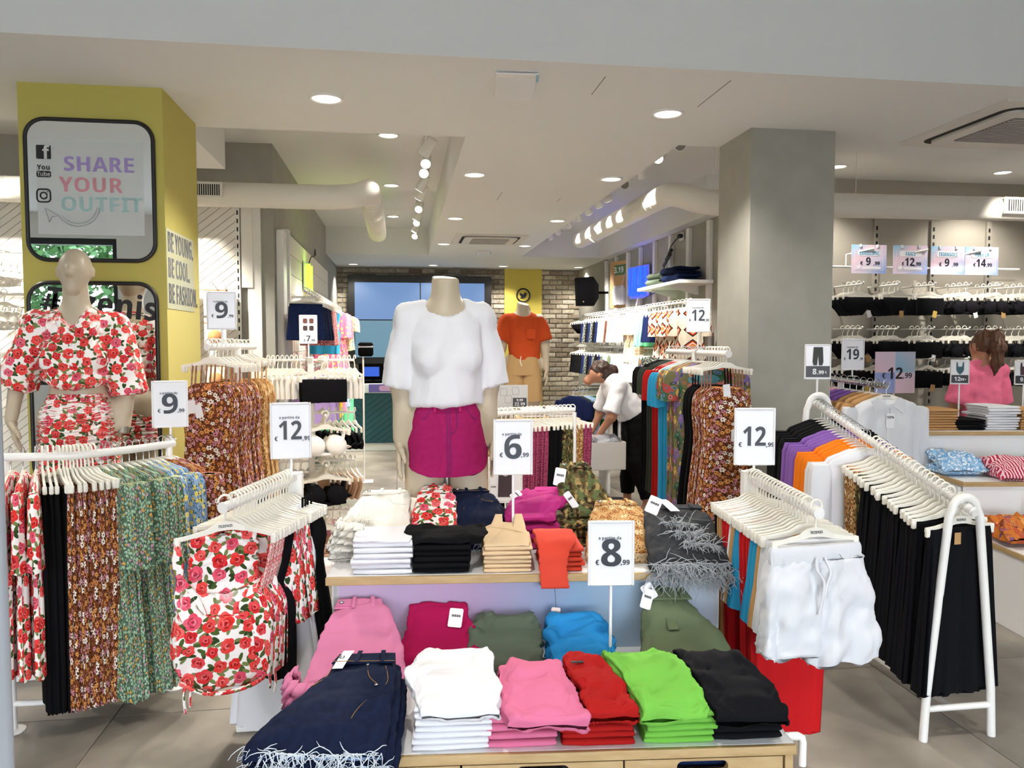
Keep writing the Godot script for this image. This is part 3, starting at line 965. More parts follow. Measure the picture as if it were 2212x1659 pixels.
# a hanging tube of cloth: rings [height, half width, half depth] from the top; folds deepen downwards
func hang(rings: Array, n := 36, folds := 7, amp := 0.012, sd := 0, scoop := Vector2.ZERO, sub := 3, into: MB = null, at := Vector3.ZERO) -> MB:
	var b := into if into else MB.new()
	var m := (rings.size() - 1) * sub + 1
	var r := RandomNumberGenerator.new()
	r.seed = sd + 100
	var p1 := r.randf() * TAU; var p2 := r.randf() * TAU; var p3 := r.randf() * TAU
	var pts := PackedVector3Array()
	var top := PackedVector3Array()
	var low := PackedVector3Array()
	var uv := PackedVector2Array()
	var wide := 0.0
	for q in rings: wide = maxf(wide, q[1] * 4.0 + q[2] * 2.0)
	for j in m:
		var q := row_at(rings, float(j) / sub)
		var t := float(j) / (m - 1)
		for i in n + 1:
			var a := TAU * i / n - PI / 2
			var cx := cos(a); var sz := sin(a)
			var rip := (sin(folds * a + p1 + sin(t * 3.0 + p3) * 0.6) * 0.6 + sin(int(folds * 1.7) * a + p2) * 0.4) * amp * smoothstep(0.05, 0.9, t)
			var y: float = q[0]
			var fx := absf(cx)
			y -= (scoop.x if sz > 0 else scoop.y) * maxf(0.0, 1.0 - fx * fx * 1.35) * pow(1.0 - t, 5)
			if j == m - 1: y += sin(folds * a + p1) * amp * 0.5
			var p := at + Vector3(q[1] * signf(cx) * pow(absf(cx), 0.8) + cx * rip * 0.4, y, q[2] * signf(sz) * pow(absf(sz), 0.65) + signf(sz) * rip)
			pts.append(p)
			uv.append(Vector2(wide * i / n + p1, -y + p2))
			if i == n: continue
			if j == 0: top.append(p)
			if j == m - 1: low.append(p)
	b.grid(pts, n + 1, m, false, false, uv)
	b.fan(top, Vector3.UP)
	b.fan(low, Vector3.DOWN)
	return b

# a slab of folded cloth along a path (back to front), with left and right edges per point: [centre, left, right, thickness]
func slab(rows: Array, n := 26, wr := 0.004, sd := 0, sub := 4, freq := 9.0, caps := true, edge := 0.35) -> MB:
	var b := MB.new()
	var nz := FastNoiseLite.new()
	nz.seed = sd
	nz.frequency = freq
	nz.fractal_octaves = 3
	var cs := []
	var ex := []
	var m := (rows.size() - 1) * sub + 1
	for j in m:
		var i := mini(j / sub, rows.size() - 2)
		var w := float(j - i * sub) / sub
		var f := func(k): return cubic_interpolate(rows[i][k], rows[i + 1][k], rows[maxi(i - 1, 0)][k], rows[mini(i + 2, rows.size() - 1)][k], w)
		var c: Vector3 = (rows[i][0] as Vector3).cubic_interpolate(rows[i + 1][0], rows[maxi(i - 1, 0)][0], rows[mini(i + 2, rows.size() - 1)][0], w)
		cs.append(c)
		ex.append([f.call(1), f.call(2), f.call(3)])
	# rounded ends
	var th0: float = ex[0][2]; var th1: float = ex[m - 1][2]
	var d0: Vector3 = (cs[0] - cs[1]).normalized(); var d1: Vector3 = (cs[m - 1] - cs[m - 2]).normalized()
	var C := []
	var E := []
	for k in 3:
		var a := PI / 2 * (3 - k) / 3.0
		C.append(cs[0] + d0 * th0 * 0.5 * sin(a)); E.append([ex[0][0], ex[0][1], th0 * maxf(cos(a), 0.03)])
	C += cs; E += ex
	for k in 3:
		var a := PI / 2 * (k + 1) / 3.0
		C.append(cs[m - 1] + d1 * th1 * 0.5 * sin(a)); E.append([ex[m - 1][0], ex[m - 1][1], th1 * maxf(cos(a), 0.03)])
	var pts := PackedVector3Array()
	for j in C.size():
		var T: Vector3 = ((C[mini(j + 1, C.size() - 1)] as Vector3) - C[maxi(j - 1, 0)]).normalized()
		var N := T.cross(Vector3.RIGHT).normalized()
		var mid: float = (E[j][0] + E[j][1]) / 2; var hw: float = (E[j][1] - E[j][0]) / 2
		for i in n:
			var a := TAU * i / n
			var ca := cos(a); var sa := sin(a)
			var p: Vector3 = C[j] + Vector3.RIGHT * (mid + hw * signf(ca) * pow(absf(ca), 0.45)) + N * (E[j][2] / 2 * signf(sa) * pow(absf(sa), edge))
			var k := nz.get_noise_3d(p.x * 1.3, p.y, p.z) + 0.7 * (0.35 - absf(nz.get_noise_3d(p.x * 0.8 + p.z * 0.5 + 7.0, p.y, p.z * 0.8 - p.x * 0.4)))
			pts.append(p + N * k * wr * (1.0 if sa > -0.1 else 0.4) + Vector3.RIGHT * nz.get_noise_3d(p.z * 1.5, p.y * 4, 3.0) * wr * 1.2)
	b.grid(pts, n, C.size(), true)
	return b

# one folded top: doubled over at the front
func folded(w: float, dp: float, th: float, sd: int) -> MB:
	var r := RandomNumberGenerator.new()
	r.seed = sd
	var h := th / 2
	var rows := []
	for q in [[-dp, h * 0.5], [-dp * 0.5, h * 0.5], [-0.03, h * 0.55], [-h * 0.6, h * 0.42], [0.0, 0.0], [-h * 0.6, -h * 0.42], [-0.03, -h * 0.5], [-dp * 0.5, -h * 0.5], [-dp, -h * 0.5]]:
		var s := w / 2 * (1.0 + r.randf_range(-0.015, 0.015))
		rows.append([Vector3(0, q[1], q[0]), -s, s, h])
	return slab(rows, 22, th * 0.16, sd, 2, 7.0)

func fringe(p: Array, n: int, ln: Vector2, r: float, sd: int, spread: Vector3, curl := 0.5) -> MB:
	var b := MB.new()
	var g := RandomNumberGenerator.new()
	g.seed = sd
	for k in n:
		var f := g.randf() * (p.size() - 1.001)
		var a: Vector3 = (p[int(f)] as Vector3).lerp(p[int(f) + 1], f - int(f))
		var l := g.randf_range(ln.x, ln.y)
		var d := (spread + Vector3(g.randf_range(-1, 1), g.randf_range(-0.3, 0.6), g.randf_range(-0.6, 0.6)) * curl).normalized()
		var q := [a]
		for i in 4:
			d = (d + Vector3(g.randf_range(-1, 1), g.randf_range(-0.9, 0.4), g.randf_range(-1, 1)) * curl * 0.7).normalized()
			a += d * l / 4
			q.append(a)
		b.tube(q, [r, r, r * 0.9, r * 0.7, r * 0.4], 4)
	return b

# ---- hangers
func hanger_body(shirt: bool) -> MB:
	var b := MB.new()
	var up := [[0.0, -0.07], [0.028, -0.075], [0.06, -0.094], [0.12, -0.107], [0.168, -0.112]]
	var dn := [[0.17, -0.128], [0.12, -0.12], [0.06, -0.112], [0.025, -0.104], [0.0, -0.103]]
	if shirt:
		up = [[0.0, -0.072], [0.03, -0.075], [0.08, -0.092], [0.15, -0.118], [0.205, -0.152]]
		dn = [[0.2, -0.166], [0.145, -0.138], [0.08, -0.116], [0.03, -0.102], [0.0, -0.1]]
	var p := PackedVector2Array()
	for q in up: p.append(Vector2(q[0], q[1]))
	for q in dn: p.append(Vector2(q[0], q[1]))
	for k in range(dn.size() - 2, -1, -1): p.append(Vector2(-dn[k][0], dn[k][1]))
	for k in range(up.size() - 1, 0, -1): p.append(Vector2(-up[k][0], up[k][1]))
	b.prism(p, -0.0045, 0.0045)
	return b

func hanger_hook(r: float) -> MB:
	var q := arc(Vector3(0, 0.0, 0), 0.022, PI * 1.05, -PI * 0.22, 10)
	q.append(Vector3(0.0, -0.045, 0)); q.append(Vector3(0.0, -0.078, 0))
	return rod(q, r, 6)

func hanger(kind: String, at: Vector3, yaw: float, label: String, group: String, sc := 1.0, fine := true) -> Node3D:
	var key := "hanger_" + kind
	if not cache.has(key):
		var sh := kind == "shirt"
		var cl := MB.new()
		cl.box(Vector3(0, 0, 0), Vector3(0.02, 0.034, 0.016), 0.004)
		cl.box(Vector3(0, 0.014, 0), Vector3(0.012, 0.02, 0.01), 0.003)
		var all := hanger_body(sh)
		var hk := hanger_hook(0.0042 if not sh else 0.0024)
		var o := all.v.size()
		all.v.append_array(hk.v); all.t.append_array(hk.t)
		for i in hk.ix: all.ix.append(i + o)
		if kind != "shirt":
			for s in [-1, 1]: all.box(Vector3(0.158 * s, -0.134, 0), Vector3(0.02, 0.034, 0.014), 0.003)
		cache[key] = [hanger_body(sh).mesh(), hanger_hook(0.0042 if not sh else 0.0024).mesh(), cl.mesh(), all.mesh()]
	var c: Array = cache[key]
	var pl := mat("hanger_plastic", Color8(240, 236, 224), 0.35)
	var steel := mat("chrome", Color8(205, 206, 208), 0.18, 1.0)
	if not fine:
		var s := solo("clothes_hanger", c[3], pl, label, "hanger", at, yaw, group)
		s.scale = Vector3.ONE * sc
		return s
	var t := thing("clothes_hanger", label, "hanger", at, yaw, group)
	t.scale = Vector3.ONE * sc
	part(t, "arm_bar", c[0], pl)
	part(t, "hook", c[1], steel if kind == "shirt" else pl)
	if kind != "shirt":
		for s in [-1, 1]: part(t, "clip", c[2], pl, Vector3(0.158 * s, -0.134, 0))
	return t

# ---- garment shapes, cached by key; origin at the rail, hanging down
func gm(key: String, variant := 0) -> ArrayMesh:
	var id := "g_%s_%d" % [key, variant]
	if cache.has(id): return cache[id]
	var b := MB.new()
	var s := variant * 13 + key.length()
	match key:
		"long_dress": # straps, full length
			b = hang([[-0.2, 0.1, 0.012], [-0.24, 0.15, 0.022], [-0.34, 0.165, 0.03], [-0.5, 0.15, 0.03], [-0.75, 0.18, 0.035], [-1.1, 0.21, 0.04]], 40, 9, 0.016, s, Vector2(0.03, 0.0))
			for x in [-1, 1]: b.tube([Vector3(0.1 * x, -0.1, 0), Vector3(0.105 * x, -0.23, 0.012)], 0.005, 5)
		"sleeve_dress":
			b = hang([[-0.085, 0.06, 0.015], [-0.1, 0.11, 0.022], [-0.135, 0.185, 0.028], [-0.3, 0.19, 0.032], [-0.48, 0.165, 0.03], [-0.75, 0.19, 0.034], [-1.03, 0.215, 0.038]], 40, 9, 0.015, s)
			for x in [-1, 1]: hang([[-0.13, 0.03, 0.025], [-0.17, 0.055, 0.03], [-0.34, 0.06, 0.03], [-0.47, 0.075, 0.035]], 18, 4, 0.012, s + 3, Vector2.ZERO, 2, b, Vector3(0.2 * x, 0, 0))
		"wrap_dress":
			b = hang([[-0.085, 0.06, 0.015], [-0.1, 0.11, 0.022], [-0.135, 0.18, 0.028], [-0.3, 0.17, 0.032], [-0.45, 0.15, 0.03], [-0.6, 0.18, 0.034], [-0.84, 0.2, 0.034]], 36, 8, 0.014, s)
			for x in [-1, 1]: hang([[-0.13, 0.03, 0.025], [-0.17, 0.05, 0.03], [-0.3, 0.06, 0.03], [-0.42, 0.06, 0.034]], 18, 4, 0.01, s + 3, Vector2.ZERO, 2, b, Vector3(0.195 * x, 0, 0))
		"trousers": # wide pleated legs
			b = hang([[-0.128, 0.15, 0.012], [-0.16, 0.155, 0.017], [-0.4, 0.165, 0.024], [-0.84, 0.19, 0.034]], 84, 15, 0.02, s)
		"slim_trousers":
			b = hang([[-0.128, 0.15, 0.012], [-0.16, 0.155, 0.02], [-0.35, 0.15, 0.026], [-0.9, 0.13, 0.026]], 40, 9, 0.012, s)
		"skirt":
			b = hang([[-0.128, 0.15, 0.012], [-0.16, 0.155, 0.02], [-0.3, 0.165, 0.026], [-0.5, 0.18, 0.03]], 36, 8, 0.014, s)
		"shorts":
			b = hang([[-0.125, 0.15, 0.014], [-0.15, 0.155, 0.022], [-0.26, 0.165, 0.03], [-0.3, 0.168, 0.03]], 32, 6, 0.008, s, Vector2.ZERO, 2)
			for x in [-1, 1]: hang([[-0.27, 0.08, 0.026], [-0.36, 0.09, 0.03], [-0.45, 0.098, 0.032]], 22, 4, 0.01, s + 2, Vector2.ZERO, 2, b, Vector3(0.082 * x, 0, 0))
		"tee", "shirt", "tunic":
			var ln: float = {"tee": 0.58, "shirt": 0.74, "tunic": 1.08}[key]
			var sl: float = {"tee": 0.33, "shirt": 0.62, "tunic": 0.34}[key]
			b = hang([[-0.082, 0.07, 0.016], [-0.1, 0.12, 0.024], [-0.145, 0.2, 0.03], [-0.3, 0.205, 0.034], [-ln * 0.75, 0.2, 0.032], [-ln, 0.21, 0.034]], 36, 6, 0.012, s)
			for x in [-1, 1]: hang([[-0.14, 0.03, 0.028], [-0.18, 0.055, 0.032], [-sl * 0.8, 0.06, 0.03], [-sl, 0.06 if key != "shirt" else 0.045, 0.03]], 18, 4, 0.01, s + 3, Vector2.ZERO, 2, b, Vector3((0.22 if key != "shirt" else 0.235) * x, 0, 0))
		"cami": # strappy gathered top
			b = hang([[-0.3, 0.12, 0.02], [-0.36, 0.15, 0.036], [-0.45, 0.15, 0.034], [-0.6, 0.145, 0.03]], 36, 7, 0.01, s, Vector2(0.04, 0.0))
			for x in [-1, 1]: b.tube([Vector3(0.155 * x, -0.125, 0), Vector3(0.14 * x, -0.22, 0.012), Vector3(0.11 * x, -0.31, 0.018)], 0.007, 5, false, true, 0.5)
		"bandeau":
			b = hang([[-0.135, 0.15, 0.01], [-0.15, 0.152, 0.018], [-0.23, 0.152, 0.022], [-0.29, 0.15, 0.018]], 48, 18, 0.004, s, Vector2.ZERO, 2)
		"brief":
			b = hang([[-0.13, 0.15, 0.006], [-0.15, 0.152, 0.012], [-0.2, 0.135, 0.014], [-0.25, 0.085, 0.012], [-0.3, 0.045, 0.01]], 28, 3, 0.003, s, Vector2.ZERO, 2)
		"bra":
			for x in [-1, 1]:
				b.lathe([[0.066, -0.012], [0.07, 0.0], [0.06, 0.014], [0.038, 0.025], [0.0, 0.03]], 18, Vector3(0.072 * x, -0.215, 0.006), Basis(Vector3.RIGHT, PI / 2 - 0.3))
				b.tube([Vector3(0.13 * x, -0.125, 0), Vector3(0.12 * x, -0.17, 0.012), Vector3(0.105 * x, -0.2, 0.02)], 0.005, 5)
				b.tube([Vector3(0.14 * x, -0.22, 0.005), Vector3(0.165 * x, -0.23, -0.015), Vector3(0.13 * x, -0.245, -0.04)], 0.014, 6, false, true, 0.4)
			b.tube([Vector3(-0.13, -0.265, 0.012), Vector3(0, -0.275, 0.016), Vector3(0.13, -0.265, 0.012)], 0.012, 6)
		"socks":
			b = hang([[-0.03, 0.03, 0.01], [-0.1, 0.032, 0.012], [-0.2, 0.034, 0.012], [-0.26, 0.045, 0.012]], 16, 2, 0.002, s, Vector2.ZERO, 2)
	cache[id] = b.mesh()
	return cache[id]

# fills a straight or slanting rail: each spec is {n, g, m, name, cat, what, hk, fine, sc}
func fill_rail(a: Vector3, b: Vector3, specs: Array, rack: String, from := "front", rest := 0.02, jit := 0.06, lump := false) -> Array:
	var made := []
	var total := 0.0
	for s in specs: total += s.n * float(s.get("gap", 1.0))
	var k := 0.0
	var d := (b - a).normalized()
	var yaw := atan2(d.x, d.z) + (PI if d.z < 0 else 0.0)
	for s in specs:
		for i in s.n:
			k += float(s.get("gap", 1.0))
			var p := a.lerp(b, (k - 0.5) / total) + Vector3(0, rest, 0)
			var y: float = yaw + rng.randf_range(-jit, jit) + float(s.get("turn", 0.0))
			var nth: String = ORD[i % ORD.size()] + " " if s.n > 1 else ""
			var fine: bool = s.get("fine", true)
			var sc: float = s.get("sc", 1.0)
			var hk: String = s.get("hk", "clip")
			if hk and lump: lumped.append(Transform3D(Basis(Vector3.UP, y).scaled(Vector3.ONE * sc), p))
			elif hk: hanger(hk, p, y, ("hanger of the %s%s, %s" % [nth, s.what, rack]), "hangers on the %s" % rack, sc, fine)
			var ms = s.m
			var mt: Material = ms[i % ms.size()] if ms is Array else ms
			var o := solo(s.name, gm(s.g, i % 3), seamed(mt), ("%s%s from the %s on the %s" % [nth, s.what, from, rack]) if s.n > 1 else "%s on the %s" % [s.what, rack], s.cat, p, y, "%s on the %s" % [s.name.replace("_", " "), rack])
			o.scale = Vector3.ONE * sc
			o.scale.y *= s.get("long", 1.0)
			o.scale.z *= s.get("thin", 1.0)
			made.append(o)
	return made

# ---- framed price sign on a pole
func price_sign(c: Vector3, w: float, h: float, yaw: float, price: String, cents: String, head: String, foot_y: float, label: String, opt := {}) -> Node3D:
	var t := thing("price_sign", label, "price sign", Vector3(c.x, foot_y, c.z), yaw)
	var fr := mat("sign_frame", Color8(240, 240, 242), 0.4)
	var y := c.y - foot_y
	var f := w * 0.055
	for s in [-1, 1]:
		part(t, "frame_side", bx(Vector3(f, h, 0.012), 0.003, Vector3((w - f) / 2 * s, y, 0)), fr)
		part(t, "frame_rail", bx(Vector3(w - 2 * f, f, 0.012), 0.003, Vector3(0, y + (h - f) / 2 * s, 0)), fr)
	var pm := mat("sign_paper", Color8(236, 236, 240), 0.16)
	part(t, "paper", bx(Vector3(w - 2 * f + 0.002, h - 2 * f + 0.002, 0.006), 0.0, Vector3(0, y, -0.001)), pm)
	if foot_y < c.y - h / 2 - 0.01:
		part(t, "pole", rod([Vector3(0, 0.002, -0.002), Vector3(0, y - h / 2 + 0.004, -0.002)], 0.0055, 8), fr)
		part(t, "foot_plate", bx(Vector3(0.05, 0.004, 0.05), 0.001, Vector3(0, 0.004, 0)), fr)
	var ink := mat("sign_ink", Color8(30, 34, 46), 0.35)
	var z := 0.0035
	if opt.get("dark_band", false):
		part(t, "price_band", bx(Vector3(w - 2 * f, h * 0.32, 0.002), 0.0, Vector3(0, y - h * 0.28, z - 0.001)), mat("band_dark", Color8(42, 38, 44), 0.35))
		var wh := mat("band_white", Color8(236, 236, 238), 0.4)
		text(t, price, h * 0.16, Vector3(-w * 0.13, y - h * 0.28, z + 0.001), wh)
		text(t, cents, h * 0.1, Vector3(w * 0.1, y - h * 0.3, z + 0.001), wh)
		text(t, "€", h * 0.07, Vector3(w * 0.3, y - h * 0.3, z + 0.001), wh, plain_font)
		var pic := MB.new()
		var q := PackedVector2Array()
		for e in opt.outline: q.append(Vector2(e[0] * w, e[1] * h))
		pic.prism(q, 0.0, 0.002)
		part(t, "printed_picture", pic, opt.ink, Vector3(0, y, z))
		return t
	if head: text(t, head, h * 0.045, Vector3(-w * 0.03, y + h * 0.235, z), mat("sign_ink_soft", Color8(84, 86, 94), 0.4))
	if price == "": return t
	if opt.get("low", false):
		text(t, price, h * 0.2, Vector3(0, y - h * 0.32, z), ink)
		text(t, cents, h * 0.08, Vector3(w * 0.24, y - h * 0.38, z), ink)
		text(t, "€", h * 0.08, Vector3(-w * 0.2, y - h * 0.38, z), ink)
		return t
	var two := price.length() > 1
	var ph := h * (0.33 if two else 0.42)
	text(t, price, ph, Vector3(-w * 0.01, y + h * 0.0, z), ink, bold, 0, 0.84 if two else 1.1)
	text(t, "€", h * 0.08, Vector3(-w * (0.3 if not two else 0.355), y - h * 0.14, z), ink)
	text(t, cents, h * 0.075, Vector3(w * (0.3 if not two else 0.375), y - h * 0.14, z), ink)
	return t

func tag(called: String, at: Vector3, bas: Basis, w: float, h: float, parent: Node3D, label := "", body := Color8(240, 238, 240)) -> MeshInstance3D:
	var b := MB.new()
	b.prism(rrect(w, h, 0.006, 3), 0.0, 0.0012)
	var o := part(parent, called, b, mat("tag_%s" % body.to_html(), body, 0.4), at, 0.0, label)
	o.basis = bas
	var bars := MB.new()
	for k in 12: bars.box(Vector3((k - 5.5) * w * 0.055, h * 0.1, 0.0018), Vector3(w * 0.02 * (1 + k % 3), h * 0.12, 0.0006))
	part(o, "barcode", bars, mat("tag_ink", Color8(60, 60, 66), 0.6))
	return o

var lumped: Array[Transform3D] = []

func far_hangers() -> void:
	hanger("clip", W(5.22, 2.225, 7.51), 0.0, "foremost hanger of the second arm in the top bikini row", "hangers of the bikini wall", 1.12, false)
	var mm := MultiMesh.new()
	mm.transform_format = MultiMesh.TRANSFORM_3D
	mm.mesh = cache["hanger_clip"][3]
	mm.instance_count = lumped.size()
	for i in lumped.size(): mm.set_instance_transform(i, lumped[i])
	var o := MultiMeshInstance3D.new()
	o.name = "far_hangers"
	o.multimesh = mm
	o.material_override = M.hanger_plastic
	o.set_meta("kind", "stuff")
	meta(o, "small white hangers along the far wall rails and the bikini wall", "hangers")
	add_child(o)

# ---- the two-step table in the middle, and what lies on it (shapes given in the table's own axes)
const TABLE := Vector3(0.39, 0.0, -2.09)
const TABLE_TURN := -0.0873

func cloth_prints() -> void:
	fab("rose_print", Color.WHITE, print_roses(), 0.46)
	fab("rose_print_small", Color.WHITE, M.rose_print.albedo_texture, 0.42)
	fab("brown_floral", Color.WHITE, flowers(31, Color8(118, 64, 36), 110, 36, Vector2(17, 27), [Color8(206, 138, 150), Color8(214, 146, 74), Color8(190, 118, 132), Color8(240, 228, 214), Color8(202, 126, 70)], Color8(70, 36, 24), [Color8(36, 24, 22), Color8(60, 34, 24)], 260, [Color8(28, 20, 20), Color8(236, 224, 208), Color8(74, 40, 26)]), 0.27)
	fab("green_floral", Color.WHITE, flowers(41, Color8(84, 108, 90), 260, 21, Vector2(10, 16), [Color8(150, 196, 168), Color8(140, 190, 158), Color8(166, 206, 182), Color8(158, 198, 172), Color8(210, 158, 74), Color8(188, 140, 172)], Color8(226, 170, 70), [Color8(120, 168, 136), Color8(30, 38, 36)], 420, [Color8(44, 52, 48), Color8(130, 174, 146), Color8(200, 150, 70)]), 0.26)
	fab("lemon_floral", Color.WHITE, flowers(51, Color8(150, 178, 206), 90, 38, Vector2(16, 28), [Color8(240, 216, 90), Color8(246, 228, 130), Color8(90, 130, 190)], Color8(220, 180, 60), [Color8(48, 80, 70), Color8(60, 96, 130)], 200, [Color8(70, 110, 160), Color8(220, 230, 236)]), 0.3)
	fab("pastel_floral", Color.WHITE, flowers(61, Color8(244, 212, 196), 70, 44, Vector2(18, 30), [Color8(236, 130, 110), Color8(240, 190, 90), Color8(160, 190, 130)], Color8(250, 240, 180), [Color8(130, 170, 120)], 60, [Color8(250, 236, 220)]), 0.3)
	fab("camo", Color.WHITE, patches(71, [Color8(92, 78, 46), Color8(168, 142, 92), Color8(92, 104, 66), Color8(50, 36, 28)], 0.022), 0.26)
	fab("cheetah", Color.WHITE, print_leopard(81, false), 0.16)
	fab("leopard", Color.WHITE, print_leopard(82, true), 0.2)
	fab("scarf_print", Color.WHITE, print_scarf(91, [Color8(104, 100, 70), Color8(58, 92, 66), Color8(160, 70, 66), Color8(56, 70, 140), Color8(178, 112, 104), Color8(206, 168, 84), Color8(48, 62, 50), Color8(120, 96, 150), Color8(84, 140, 150)]), 0.34)
	fab("orange_paisley", Color.WHITE, print_scarf(92, [Color8(206, 120, 50), Color8(190, 90, 60), Color8(130, 80, 120), Color8(226, 160, 90), Color8(120, 60, 40)]), 0.22)
	fab("snake_print", Color.WHITE, patches(101, [Color8(150, 40, 84), Color8(206, 116, 142), Color8(84, 22, 44)], 0.05), 0.14)
	fab("palm_print", Color.WHITE, patches(111, [Color8(22, 24, 30), Color8(190, 196, 180), Color8(60, 70, 66)], 0.03), 0.2)
	fab("diamond_print", Color.WHITE, print_diamonds(), 0.38)
	fab("red_print", Color.WHITE, patches(121, [Color8(178, 34, 40), Color8(240, 232, 226)], 0.05), 0.16)
	fab("yellow_dots", Color.WHITE, flowers(131, Color8(240, 130, 160), 60, 50, Vector2(14, 18), [Color8(244, 214, 110)], Color8(244, 214, 110), [], 0, []), 0.5)
	fab("red_stripe", Color.WHITE, print_stripes(Color8(178, 40, 70), Color8(240, 206, 214), 8), 0.16)
	fab("blue_check", Color.WHITE, print_stripes(Color8(120, 170, 214), Color8(240, 246, 250), 16, true), 0.12)
	fab("blue_cloud", Color.WHITE, patches(141, [Color8(150, 190, 222), Color8(236, 242, 248), Color8(110, 160, 206)], 0.03), 0.22)
	fab("navy_denim", Color.WHITE, print_denim(Color8(13, 19, 40), Color8(36, 48, 80), 5), 0.1)
	fab("black_denim", Color.WHITE, print_denim(Color8(36, 37, 40), Color8(92, 94, 98), 6), 0.1)
	fab("blue_denim", Color.WHITE, print_denim(Color8(18, 28, 60), Color8(44, 62, 104), 7), 0.1)
	for q in [["white_cotton", 228, 228, 232], ["white_cream", 236, 232, 222], ["pink_cotton", 212, 114, 148], ["pink_twill", 214, 128, 166], ["red_cotton", 166, 28, 26], ["green_cotton", 116, 184, 74], ["black_cotton", 17, 17, 21], ["black_soft", 14, 14, 16], ["magenta_cotton", 168, 22, 80], ["magenta_denim", 202, 48, 120], ["magenta_twill", 178, 46, 122], ["sage_cotton", 92, 104, 90], ["blue_cotton", 44, 138, 204], ["olive_twill", 104, 116, 88], ["beige_rib", 218, 190, 152], ["orange_rib", 210, 72, 54], ["orange_cotton", 184, 72, 34], ["sand_linen", 180, 146, 102], ["teal_cotton", 46, 142, 184], ["dark_green", 52, 58, 50], ["tan_cotton", 188, 144, 96], ["nude", 202, 164, 134], ["purple_cotton", 132, 92, 168], ["shirt_orange", 236, 124, 26], ["sky_cotton", 150, 176, 210], ["leaf_green", 70, 140, 84], ["navy_cotton", 24, 34, 74], ["grey_cotton", 150, 150, 150], ["brown_cotton", 96, 56, 40], ["red_linen", 196, 30, 34], ["yellow_cotton", 240, 214, 90], ["mint", 120, 226, 160], ["pink_soft", 236, 160, 190], ["lilac", 176, 150, 206], ["lingerie_white", 244, 240, 234]]:
		fab(q[0], Color8(q[1], q[2], q[3]))
	fab("linen_white", Color8(222, 223, 227), null, 0.3, 0.95, 0.7, 0.2)

func lay(called: String, label: String, cat: String, m, mt: Material, group := "") -> MeshInstance3D:
	return solo(called, m, mt, label, cat, TABLE, TABLE_TURN, group)

